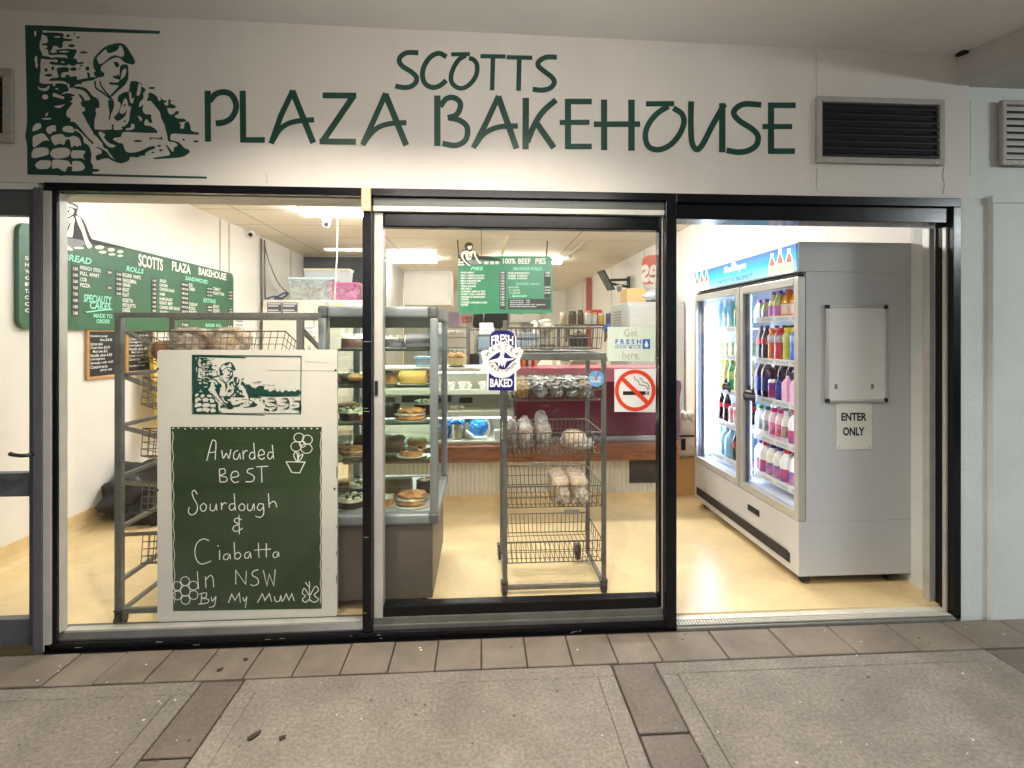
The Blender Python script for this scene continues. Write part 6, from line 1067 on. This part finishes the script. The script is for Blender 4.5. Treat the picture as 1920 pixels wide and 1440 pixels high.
a, b = AY(955, 590, 11.9), AY(1012, 604, 11.9); t = thing('wall_cupboard', (a.x, 11.8, b.z), 'white cupboard with drawn panels on the far wall', 'cupboard'); m = MB(); m.box(a.x, b.x, 11.75, 11.95, b.z, a.z+.2, .01); m.build('body', WHITE, t); m = MB(); [m.box(a.x+.04+i*.44, a.x+.4+i*.44, 11.735, 11.749, b.z+.04, a.z+.14, .01) for i in range(2)]; m.build('door', JW, t)
# ================================================================== DRINKS FRIDGE
FX, FY0, FY1, FB = 1.767, .30, 1.67, XR-.015
fg = thing('drinks_fridge', (FX, FY0, ZF), 'tall white two-door glass drinks fridge with a lit blue header by the doorway', 'fridge')
FW = M('fridge_white', (190, 191, 193), .38, var=.03, vs=3); FIN = M('fridge_liner', (212, 218, 230), .4); CHAMP = M('champagne_frame', (196, 194, 188), .35, .4, var=.05)
hz = 1.79; z0b, z1b = .395, 1.764
m = MB(); m.box(FX+.045, FB, FY0, FY0+.03, .393, hz-.001); m.box(FX+.045, FB, FY1-.03, FY1, .393, hz-.001); m.box(FB-.03, FB, FY0+.03, FY1-.03, .393, hz-.001); m.build('cabinet', FW, fg)
m = MB(); m.box(FX+.046, FB-.031, FY0+.0305, FY0+.035, .44, hz-.03); m.box(FX+.046, FB-.031, FY1-.035, FY1-.0305, .44, hz-.03); m.box(FB-.036, FB-.0305, FY0+.036, FY1-.036, .44, hz-.03); m.box(FX+.046, FB-.037, FY0+.036, FY1-.036, .40, .439); m.box(FX+.046, FB-.037, FY0+.036, FY1-.036, hz-.03, hz-.002); m.build('liner', FIN, fg)
m = MB(); m.box(FX+.004, FB, FY0+.001, FY1-.001, .085, .392, .004); m.build('base', FW, fg)
m = MB(); m.box(FX+.002, FB, FY0-.001, FY1+.001, hz, 1.958, .003); m.build('header', FW, fg)
m = MB(); m.box(FX+.05, FX+.055, FY0+.02, FY1-.02, 1.767, hz-.0005); m.box(FX+.012, FX+.045, FY0+.02, FY1-.02, 1.768, 1.779); m.build('hinge_gap', DARK, fg)
# lit header panel
bn = bpy.data.materials.new('lit_banner'); bn.use_nodes = True; n = bn.node_tree.nodes; l = bn.node_tree.links; b = n['Principled BSDF']
tc = n.new('ShaderNodeTexCoord'); sx = n.new('ShaderNodeSeparateXYZ'); l.new(tc.outputs['Object'], sx.inputs[0]); mr = n.new('ShaderNodeMapRange'); l.new(sx.outputs['Z'], mr.inputs[0]); mr.inputs[1].default_value = hz-ZF+.01; mr.inputs[2].default_value = 1.95-ZF
rp = n.new('ShaderNodeValToRGB'); l.new(mr.outputs[0], rp.inputs[0]); rp.color_ramp.elements[0].color = lin((150, 226, 248)); rp.color_ramp.elements[1].color = lin((0, 92, 200)); e = rp.color_ramp.elements.new(.5); e.color = lin((0, 176, 238))
l.new(rp.outputs[0], b.inputs['Base Color']); l.new(rp.outputs[0], b.inputs['Emission Color']); b.inputs['Emission Strength'].default_value = BANNER*.62
m = MB(); m.box(FX-.004, FX+.0018, FY0+.012, FY1-.012, hz+.008, 1.95, .002, seg=1); m.build('lit_header', bn, fg)
FP = lambda d: (lambda u, v: Vector((FX-d, -u, v)))
def ft(mbx, t, px0, py0, px1, h, d=.0048, bold=.0, shear=0):
    a, b_ = AX(px0, py0, FX), AX(px1, py0, FX); c = AX(px0, py0-h, FX); text(mbx, t, FP(d), -a.y, a.z, -b_.y, c.z, bold, shear)
LITW = M('banner_white', (250, 252, 252), .4, emit=.7); m = MB(); ft(m, 'Saxbys', 1359, 516, 1400, 15, bold=.035)
m.face([FP(.0048)(-AX(1374, 500, FX).y+u, AX(1374, 500, FX).z+v) for u, v in circ(.02, .012, .03, .016, 12)])
def shape_bottle(mbx, px, py0, py1, w, d, part):
    a, b_ = AX(px, py0, FX), AX(px, py1, FX); h = a.z-b_.z; f = FP(d)
    prof = {'o': [(.5, 0), (.5, .45), (.36, .62), (.18, .8), (.2, .82), (.2, 1), (-.2, 1), (-.2, .82), (-.18, .8), (-.36, .62), (-.5, .45), (-.5, 0)], 'r': [(.4, .42), (.3, .58), (.14, .78), (-.14, .78), (-.3, .58), (-.4, .42)], 'l': [(.4, .08), (.4, .36), (-.4, .36), (-.4, .08)]}[part]
    mbx.face([f(-a.y+q[0]*w, b_.z+q[1]*h) for q in prof])
grp = ((1449, 475, 516), (1464, 467, 514), (1481, 466, 511), (1308, 512, 546), (1317, 506, 545), (1326, 507, 542))
for q in grp: shape_bottle(m, *q, .075, .0046, 'o')
m.build('banner_lettering', LITW, fg); m = MB()
for q in grp: shape_bottle(m, *q, .075, .0052, 'r')
m.build('banner_bottles', M('banner_red', (232, 84, 66), .4, emit=.6), fg); m = MB()
for q in grp: shape_bottle(m, *q, .075, .0052, 'l')
m.build('banner_bottle_labels', M('banner_label', (214, 222, 150), .4, emit=.5), fg)
m = MB(); ft(m, 'TASTE IT TO BELIEVE IT', 1347, 534, 1412, 7, bold=.01); m.build('banner_slogan', M('banner_slate', (30, 66, 96), .4), fg)
# grille, display, castors
m = MB(); g = [AX(1306, 918, FX), AX(1480, 1037, FX), AX(1480, 1066, FX)]; gy0, gy1 = g[1].y, g[0].y; m.box(FX-.001, FX+.0035, gy0, gy1, .128, g[1].z, .001); [m.box(FX-.005, FX-.0012, gy0+.01, gy1-.01, .133+i*.011, .139+i*.011) for i in range(6)]; m.build('grille', M('grille_dark', (50, 46, 46), .5, var=.2), fg)
a, b_ = AX(1402, 956, FX), AX(1423, 968, FX); m = MB(); m.box(FX-.002, FX+.0035, b_.y, a.y, b_.z-.004, b_.z+.034, .002); m.build('display', DARK, fg)
m = MB(); [m.lathe([(.03, -.02), (.042, -.015), (.042, .015), (.03, .02)], (x, y, ZF+.042), 18, axis='x') for x in (FX+.07, FB-.1) for y in (FY0+.06, FY1-.06)]; m.box(FX+.2, FB-.03, FY0+.08, FY1-.08, ZF+.02, .084); m.build('castor', DARK, fg, smooth=40)
# doors
ym = AX(1386, 700, FX).y
for y0_, y1_ in ((FY0, ym-.004), (ym+.004, FY1)):
    w_ = .042; m = MB(); x0_, x1_ = FX, FX+.04
    m.box(x0_, x1_, y0_, y0_+w_, z0b, z1b, .005); m.box(x0_, x1_, y1_-w_, y1_, z0b, z1b, .005); m.box(x0_, x1_, y0_+w_, y1_-w_, z0b, z0b+.048, .005); m.box(x0_, x1_, y0_+w_, y1_-w_, z1b-.05, z1b, .005); d_ = m.build('door', CHAMP, fg)
    m = MB(); m.box(FX+.012, FX+.018, y0_+w_-.003, y1_-w_+.003, z0b+.045, z1b-.047); WL[d_.name] = WL[d_.name]; m.build('door_glass', GLASS, d_)
    m = MB(); gk = .012
    for q in ((y0_+w_, y0_+w_+gk, z0b+.05, z1b-.052), (y1_-w_-gk, y1_-w_, z0b+.05, z1b-.052)): m.box(FX+.02, FX+.038, *q)
    m.build('gasket', M('gasket_blue_grey', (70, 84, 106), .5), d_)
a = AX(1304, 0, FX).y; m = MB(); q0, q1 = AX(1305, 553, FX), AX(1325, 548, FX); text(m, 'REFRIGERATION', FP(.0012), -q0.y, q0.z-.004, -q1.y, q0.z+.01); m.build('door_lettering', DARK, fg)
# LED strips + mullion
LEDN = M('led_strip_near', (212, 228, 255), .4, emit=FRIDGE_LED*.3)
LED = M('led_strip', (216, 230, 255), .4, emit=FRIDGE_LED)
for y0_, y1_, lo, hi in ((ym-.03, ym+.03, .45, 1.74), (FY1-.09, FY1-.036, .45, 1.74), (FY0+.036, FY0+.08, .45, 1.74)):
    m = MB(); m.box(FX+.047, FX+.07, y0_, y1_, lo, hi, .003); m.build('light_column', FIN, fg)
    m = MB(); m.box(FX+.0705, FX+.076, y0_+.008, y1_-.008, lo+.03, hi-.12 if y0_ > 1.5 else hi-.03, .002); m.build('led', LED if y0_ > 1.5 else LEDN, fg)
m = MB(); m.box(FX+.052, FX+.075, FY1-.125, FY1-.0905, .52, 1.62, .004); m.build('led', LED, fg)
SHN = [1.548, 1.278, 1.022, .77, .518]; SHF = [1.49, 1.28, 1.02, .765, .50]
RAILW = M('shelf_white', (232, 234, 236), .4)
for lst, y0_, y1_ in ((SHN, FY0+.04, ym-.035), (SHF, ym+.035, FY1-.04)):
    for z in lst:
        m = MB(); [m.box(FX+.1+k*.03, FX+.108+k*.03, y0_, y1_, z-.012, z-.006) for k in range(16)]; m.box(FX+.085, FX+.089, y0_, y1_, z-.03, z+.008); m.box(FX+.0895, FX+.1, y0_, y1_, z-.012, z-.004); m.build('shelf', RAILW, fg)
        m = MB(); y = y0_+.03
        while y < y1_-.1: m.box(FX+.083, FX+.0848, y, y+.12, z-.02, z-.002); y += .16
        m.build('price_rail', M('price_rail', (196, 206, 214), .3), fg)
# door stickers, whiteboard, enter only sign
AUS = [(620,740),(650,680),(664,672),(670,660),(684,675),(690,697),(700,695),(706,678),(716,720),(722,752),(722,800),(712,824),(698,812),(688,790),(668,782),(628,786)]
for i, (ox, oy, k) in enumerate(((0, 0, 1), (238, 70, 1.4))):
    t = thing('door_sticker', AX(1250+(670*k+ox-(0 if i == 0 else 90))/6, 722, FX), ('black map-shaped sticker on the far fridge door', 'black map-shaped sticker on the near fridge door')[i], 'sticker', 'map stickers on the fridge')
    f = lambda u, v, d: AX(1250+((u-620)*k+(620 if i == 0 else 855))/6, 600+((v-660)*k+(660 if i == 0 else 725))/6, FX-d)
    Xs = FX-.001 if i == 0 else FX-.001
    m = MB(); m.face([f(u, v, .0015) for u, v in AUS]); m.build('map', M('map_black', (32, 30, 42), .4), t); m = MB(); [m.face([f(u, v, .0022) for u, v in q]) for q in (((642, 700), (690, 710), (690, 726), (642, 716)), ((628, 738), (718, 750), (718, 754), (628, 742)), ((640, 752), (716, 764), (716, 767), (640, 755)))]; m.build('print', M('map_print', (190, 190, 200), .4), t)
yS = FY0-.0015; a, b_ = AY(1546, 572, yS), AY(1661, 753, yS)
t = thing('whiteboard', (a.x, yS, b_.z), 'blank whiteboard with aluminium frame on the side of the drinks fridge', 'whiteboard'); w_ = .016
m = MB(); m.box(a.x+w_, b_.x-w_, yS-.008, yS, b_.z+w_, a.z-w_); m.build('panel', M('whiteboard_face', (222, 222, 220), .12, var=.02), t)
m = MB(); [m.box(*q, .003) for q in ((a.x, a.x+w_, yS-.014, yS, b_.z+w_, a.z-w_), (b_.x-w_, b_.x, yS-.014, yS, b_.z+w_, a.z-w_), (a.x, b_.x, yS-.014, yS, b_.z, b_.z+w_), (a.x, b_.x, yS-.014, yS, a.z-w_, a.z))]; m.build('frame', SILVER, t)
for x in (a.x-.001, b_.x-.022):
    for z in (b_.z-.001, a.z-.021): m = MB(); m.box(x, x+.023, yS-.017, yS-.0005, z, z+.022, .004); m.build('corner_cap', DARK, t)
m = MB(); [m.box(AY(u, 724, yS).x, AY(u+5, 724, yS).x, yS-.0095, yS-.0082, AY(u, 729, yS).z, AY(u, 720, yS).z) for u in (1563, 1631)]; m.build('magnet_stain', M('stain_grey', (120, 118, 116), .6), t)
a, b_ = AY(1568, 755, yS), AY(1634, 842, yS); t = thing('enter_only_sign', (a.x, yS, b_.z), 'white plate reading ENTER ONLY under the whiteboard on the fridge side', 'sign')
m = MB(); m.prism([(u, yS-.003, v) for u, v in rrect(a.x, b_.z, b_.x, a.z, .006)], (0, .0028, 0)); m.build('plate', M('plate_paint', (222, 221, 214), .4, var=.04), t)
m = MB(); f = lambda u, v: AY(u, v, yS-.0036); text(m, 'ENTER', f, 1577.5, 789, 1625, 774, .035); text(m, 'ONLY', f, 1580.5, 817, 1621, 801, .035); m.build('lettering', INK, t)
m = MB(); [m.lathe([(.003, yS-.0045), (.003, yS-.0031)], (AY(u, v, yS).x, 0, AY(u, v, yS).z), 8, axis='y') for u in (1573, 1629) for v in (758, 838)]; m.build('screw', M('screw_grey', (150, 150, 146), .4, .6), t)
# ------------------------------------------------------------------ drinks
def B_(name, prof, body, cap=None, label=None, lab=(.3, .6), capr=.6, n=16, sq=0):
    """one drink: body mesh with cap and label children, built at the origin, reused by copying"""
    m = MB(); m.lathe(prof, n=n)
    if sq:
        for v in m.b.verts: q = v.co.xy; r = q.length; a = math.atan2(q.y, q.x); k = (abs(math.cos(a))**4+abs(math.sin(a))**4)**(-.25); v.co.x *= k*.95; v.co.y *= k*.95
    o = m.build(name, body, None, smooth=45); h = prof[-1][1]; rm = max(p[0] for p in prof)
    if label:
        r = lambda z: max(p[0] for p in prof)
        m = MB(); z0, z1 = lab[0]*h, lab[1]*h
        def rr(z):
            for (r0, a0), (r1, a1) in zip(prof, prof[1:]):
                if a0 <= z <= a1 and a1 > a0: return r0+(r1-r0)*(z-a0)/(a1-a0)
            return rm
        zs_ = [z0+(z1-z0)*k/6 for k in range(7)]; m.lathe([(rr(z)+.0008, z) for z in zs_], n=n)
        if sq:
            for v in m.b.verts: q = v.co.xy; a = math.atan2(q.y, q.x); k = (abs(math.cos(a))**4+abs(math.sin(a))**4)**(-.25); v.co.x *= k*.96; v.co.y *= k*.96
        c = m.build('label_wrap', label, None, smooth=45); c.parent = o
    if cap: m = MB(); rc = prof[-1][0]; m.lathe([(rc*1.15, h), (rc*1.18, h+.002), (rc*1.18, h+.02), (rc*1.05, h+.023)], n=14); c = m.build('cap', cap, None, smooth=45); c.parent = o
    return o
LQ = lambda nm, c, v=.15: M('drink_'+nm, c, .12, var=v, vs=14, coat=.4)
def PL(nm, c, c2): return M('label_'+nm, c, .4, var=.4, vs=22, c2=c2)
SODA = [(.024, 0), (.031, .006), (.032, .05), (.029, .085), (.032, .12), (.03, .15), (.016, .19), (.0125, .2), (.0125, .205)]
LARGE = [(.03, 0), (.04, .008), (.042, .06), (.04, .12), (.042, .16), (.036, .19), (.016, .225), (.014, .232)]
SPORT = [(.026, 0), (.034, .006), (.031, .08), (.034, .12), (.034, .16), (.024, .178), (.022, .186)]
MILK = [(.027, 0), (.033, .006), (.034, .11), (.03, .14), (.019, .165), (.018, .172)]
JUICE = [(.03, 0), (.037, .006), (.037, .09), (.034, .11), (.018, .15), (.017, .155)]
CAN = [(.024, 0), (.03, .008), (.03, .12), (.025, .13)]
BIGM = [(.033, 0), (.042, .008), (.042, .13), (.036, .155), (.02, .18), (.019, .188)]
CW = M('cap_white', (232, 232, 230), .4); CR = M('cap_red', (206, 30, 34), .35); CO = M('cap_orange', (240, 110, 20), .35); CY = M('cap_yellow', (236, 206, 40), .35); CB = M('cap_blue', (30, 44, 140), .35); CG = M('cap_green', (30, 140, 76), .35); CP = M('cap_pink', (232, 60, 140), .35); CV = M('cap_violet', (130, 70, 180), .35); CK = M('cap_black', (28, 26, 30), .35)
MW = M('milk_white', (236, 234, 232), .3); MP = M('milk_pink', (240, 206, 218), .3)
cola = B_('cola_bottle', SODA, LQ('cola', (36, 18, 16)), CK, PL('red', (206, 20, 34), (170, 10, 24)), (.5, .68))
kinds = {
 'grape': (B_('juice_bottle', JUICE, LQ('grape', (206, 206, 96)), CV, PL('violet', (130, 60, 170), (226, 110, 190)), (.12, .52), sq=1), 'tall pale yellow juice bottle with violet label'),
 'smallj': (B_('juice_bottle', [(r*.85, z*.72) for r, z in JUICE], LQ('smallj', (214, 206, 120)), CV, PL('indigo', (70, 66, 120), (200, 190, 210)), (.1, .55), sq=1), 'small yellow juice bottle with indigo label'),
 'orange': (B_('juice_bottle', JUICE, LQ('orange', (240, 160, 30)), CO, PL('white', (236, 232, 222), (240, 170, 130)), (.15, .55), sq=1), 'orange juice bottle with white label'),
 'cola': (cola, 'cola bottle with red label'),
 'sportO': (B_('sports_bottle', SPORT, LQ('sporto', (232, 120, 30)), CO, PL('silver', (226, 222, 224), (180, 176, 184)), (.62, .88)), 'orange sports drink with orange cap'),
 'sportR': (B_('sports_bottle', SPORT, LQ('sportr', (206, 44, 66)), CR, PL('silver2', (222, 214, 220), (90, 80, 96)), (.62, .88)), 'red sports drink with red cap'),
 'sportY': (B_('sports_bottle', SPORT, LQ('sporty', (200, 204, 90)), CY, PL('greenish', (220, 220, 130), (150, 160, 90)), (.62, .84)), 'yellow sports drink with yellow cap'),
 'sportB': (B_('sports_bottle', SPORT, LQ('sportb', (20, 110, 220)), CY, PL('bluish', (180, 200, 230), (40, 80, 160)), (.62, .84)), 'blue sports drink'),
 'large': (B_('cola_bottle', LARGE, LQ('large', (30, 22, 40)), CK, PL('navy', (34, 44, 120), (20, 26, 70)), (.2, .62)), 'large dark cola bottle with navy label'),
 'can': (B_('drink_can', CAN, M('can_white', (226, 228, 234), .25, .4), None, PL('can', (40, 60, 150), (206, 40, 60)), (.12, .85)), 'white, red and blue drink can'),
 'canb': (B_('drink_can', CAN, M('can_navy', (34, 46, 130), .25, .4), None, PL('canb', (50, 70, 170), (26, 36, 110)), (.1, .8)), 'navy blue drink can'),
 'carton': (B_('milk_carton', [(.034, 0), (.034, .12), (.01, .15), (.01, .165)], M('carton_pink', (238, 150, 196), .4, var=.4, vs=18, c2=(240, 214, 228)), n=4), 'pink milk carton'),
 'milkG': (B_('milk_bottle', MILK, MW, CG, PL('mg', (200, 206, 204), (60, 70, 66)), (.2, .6)), 'white milk drink with green cap'),
 'milkP': (B_('milk_bottle', MILK, MP, CP, PL('mp', (236, 150, 190), (170, 50, 100)), (.15, .6)), 'pink milk drink with pink cap'),
 'milkW': (B_('milk_bottle', MILK, MW, CW, PL('mw', (190, 160, 150), (70, 60, 60)), (.2, .6)), 'white milk drink with white cap'),
 'milkB': (B_('milk_bottle', BIGM, MW, CB, PL('mb', (50, 80, 180), (222, 130, 140)), (.08, .5)), 'large white milk bottle with blue cap'),
 'milkR': (B_('milk_bottle', BIGM, MW, CR, PL('mr', (200, 50, 60), (70, 90, 180)), (.08, .5)), 'large white milk bottle with red cap'),
 'water': (B_('water_bottle', SODA, LQ('water', (170, 214, 236)), CW, PL('wb', (60, 130, 200), (190, 220, 240)), (.45, .7)), 'water bottle with blue label'),
 'lime': (B_('soda_bottle', SODA, LQ('lime', (40, 160, 90)), CG, PL('gr', (30, 180, 90), (220, 230, 120)), (.4, .7)), 'green soda bottle'),
 'lemon': (B_('soda_bottle', SODA, LQ('lemon', (220, 214, 130)), CY, PL('ly', (236, 226, 150), (200, 160, 60)), (.4, .7)), 'lemon yellow soda bottle'),
 'small': (B_('drink_carton', [(.026, 0), (.026, .1), (.024, .102)], M('carton_cream', (236, 214, 176), .4, var=.5, vs=16, c2=(150, 190, 120)), n=4), 'small cream drink carton'),
 'redcan': (B_('drink_can', CAN, M('can_silver', (200, 202, 206), .3, .6), None, PL('rc', (206, 30, 40), (240, 230, 230)), (.08, .9)), 'red drink can'),
 'jug': (B_('water_jug', [(.04, 0), (.055, .01), (.056, .13), (.05, .16), (.02, .2), (.018, .21)], LQ('jug', (140, 200, 236)), CB), 'large light blue water bottle'),
}
used = set(); ORD = ['top', 'second', 'third', 'fourth', 'bottom']
def put(kind, x, y, z, where, grp):
    o, d = kinds[kind]; lab = d+' '+where; cat = 'carton' if 'carton' in kind or kind == 'small' else 'can' if 'can' in kind else 'bottle'
    if kind not in used: used.add(kind); c = o; c.location = (x, y, z)
    else: c = o.copy(); COL.objects.link(c); c.location = (x, y, z); [ (lambda k: (COL.objects.link(k), setattr(k, 'parent', c)))(ch.copy()) for ch in o.children]
    tag(c, lab, cat, grp); c.rotation_euler = (0, 0, random.uniform(-.4, .4) if cat != 'carton' else .785+random.uniform(-.1, .1))
near = [['smallj', 'smallj', 'grape', 'grape', 'orange', 'orange'], ['cola', 'cola', 'sportO', 'sportR', 'sportY', 'sportB'], ['large', 'large', 'can', 'canb', 'carton', 'carton'], ['milkG', 'milkG', 'milkP', 'milkP', 'milkW', 'milkR'], ['milkB', 'milkR', 'milkB', 'milkB', 'milkR', 'milkB']]
nback = [['smallj', 'grape', 'grape', 'orange', 'orange'], ['cola', 'cola', 'cola', 'sportR', 'sportY'], ['large', 'large', 'large', 'large', 'large'], ['milkW', 'milkW', 'milkW', 'milkG', 'milkP'], ['cola', 'cola', 'milkR', 'milkB', 'milkB']]
for i, z in enumerate(SHN):
    for j, k in enumerate(near[i]): put(k, FX+.14+random.uniform(-.006, .01), .925-.078*j+random.uniform(-.004, .004), z-.005, f'at front of the {ORD[i]} near-door shelf', 'drinks behind the near fridge door')
    for j, k in enumerate(nback[i]): put(k, FX+.245+random.uniform(-.01, .01), .9-.08*j, z-.005, f'at back of the {ORD[i]} near-door shelf', 'drinks behind the near fridge door')
nb3 = [['orange', 'grape', 'smallj', 'smallj'], ['cola', 'sportO', 'cola', 'cola'], ['large', 'large', 'large', 'large'], ['milkG', 'milkP', 'milkW', 'milkB'], ['cola', 'milkB', 'milkR', 'cola']]
for i, z in enumerate(SHN):
    for j, k in enumerate(nb3[i]): put(k, FX+.35, .935-.088*j, z-.005, f'deepest on the {ORD[i]} near-door shelf', 'drinks behind the near fridge door')
far = [['water', 'water', 'water', 'lime'], ['small', 'small', 'small', 'small'], ['lemon', 'lemon', 'lime', 'lemon'], ['cola', 'cola', 'redcan', 'redcan'], ['water', 'jug', 'jug', 'cola']]
for i, z in enumerate(SHF):
    for j, k in enumerate(far[i]): put(k, FX+.16+random.uniform(-.006, .01), 1.53-.088*j, z-.005, f'on the {ORD[i]} far-door shelf', 'drinks behind the far fridge door')
    for j, k in enumerate(far[i][::-1]): put(k, FX+.27+random.uniform(-.006, .01), 1.55-.09*j, z-.005, f'at the back of the {ORD[i]} far-door shelf', 'drinks behind the far fridge door')
for k, (o, d) in kinds.items():
    if k not in used:
        for ch in list(o.children): bpy.data.objects.remove(ch)
        bpy.data.objects.remove(o)
# ================================================================== LAMPS OF THE ARCADE (recessed downlights in the soffit)
def downlight(x, y, col, power, label, cone=132, em=6):
    z = zs(x)-.001; t = thing('downlight', (x, y, z), label, 'light', 'recessed downlights in the soffit')
    m = MB(); m.lathe([(.085, 0), (.095, 0), (.095, -.008), (.085, -.008)], (x, y, z), 28); m.build('bezel', WHITE, t, smooth=40)
    m = MB(); m.lathe([(.08, -.001), (.08, -.004)], (x, y, z), 28); m.build('lens', M('lamp_lens', (255, 240, 216), .4, emit=6) if em == 6 else M('lamp_lens_bright', (255, 240, 216), .4, emit=em), t)
    l = bpy.data.lights.new('downlight_lamp', 'SPOT'); l.energy = power; l.color = col; l.spot_size = R(cone); l.spot_blend = .75 if cone < 140 else .3; l.shadow_soft_size = .05
    o = bpy.data.objects.new('downlight_lamp', l); COL.objects.link(o); o.parent = t; o.location = (0, 0, -.012)
downlight(-.72, -.92, (1, .9, .76), DOWN, 'recessed warm downlight in the soffit above the black mullion')
downlight(.12, -.92, (1, .9, .76), DOWN, 'recessed warm downlight in the soffit above the sliding door')
downlight(-.5, -2.64, (1, .9, .76), 45, 'recessed downlight in the soffit behind the camera', 150, 60)
BEM = M('batten_tube', (255, 249, 242), .5, emit=BATTEN*.7); BEC = M('cool_batten_tube', (238, 248, 250), .5, emit=BATTEN*3.8)
def batten(x0, x1, y, mat, label, drop=.03, th=.07):
    z = zs((x0+x1)/2)-drop; t = thing('batten_light', ((x0+x1)/2, y, z), label, 'light', 'batten lights of the arcade')
    m = MB(); m.box(x0, x1, y-.04, y+.04, z-.04, z, .005); [m.box(x, x+.03, y-.02, y+.02, z, z+drop+.02) for x in (x0+.2, x1-.23)]; m.build('base', WHITE, t)
    m = MB(); m.box(x0+.02, x1-.02, y-.06, y+.06, z-.041-th, z-.041, .02); m.build('diffuser', mat, t)
batten(-2.5, -.7, -5.6, BEM, 'fluorescent batten across the arcade, mirrored in the window glass', .06, .03)
batten(-.7, 1.0, -1.35, BEM, 'unseen warm batten added under the soffit to light the shop sign', .42, .045)  # added out of view to light the fascia and soffit
batten(4.6, 6.2, -2.4, BEC, 'cool fluorescent batten under the soffit near the grey wall', .25)
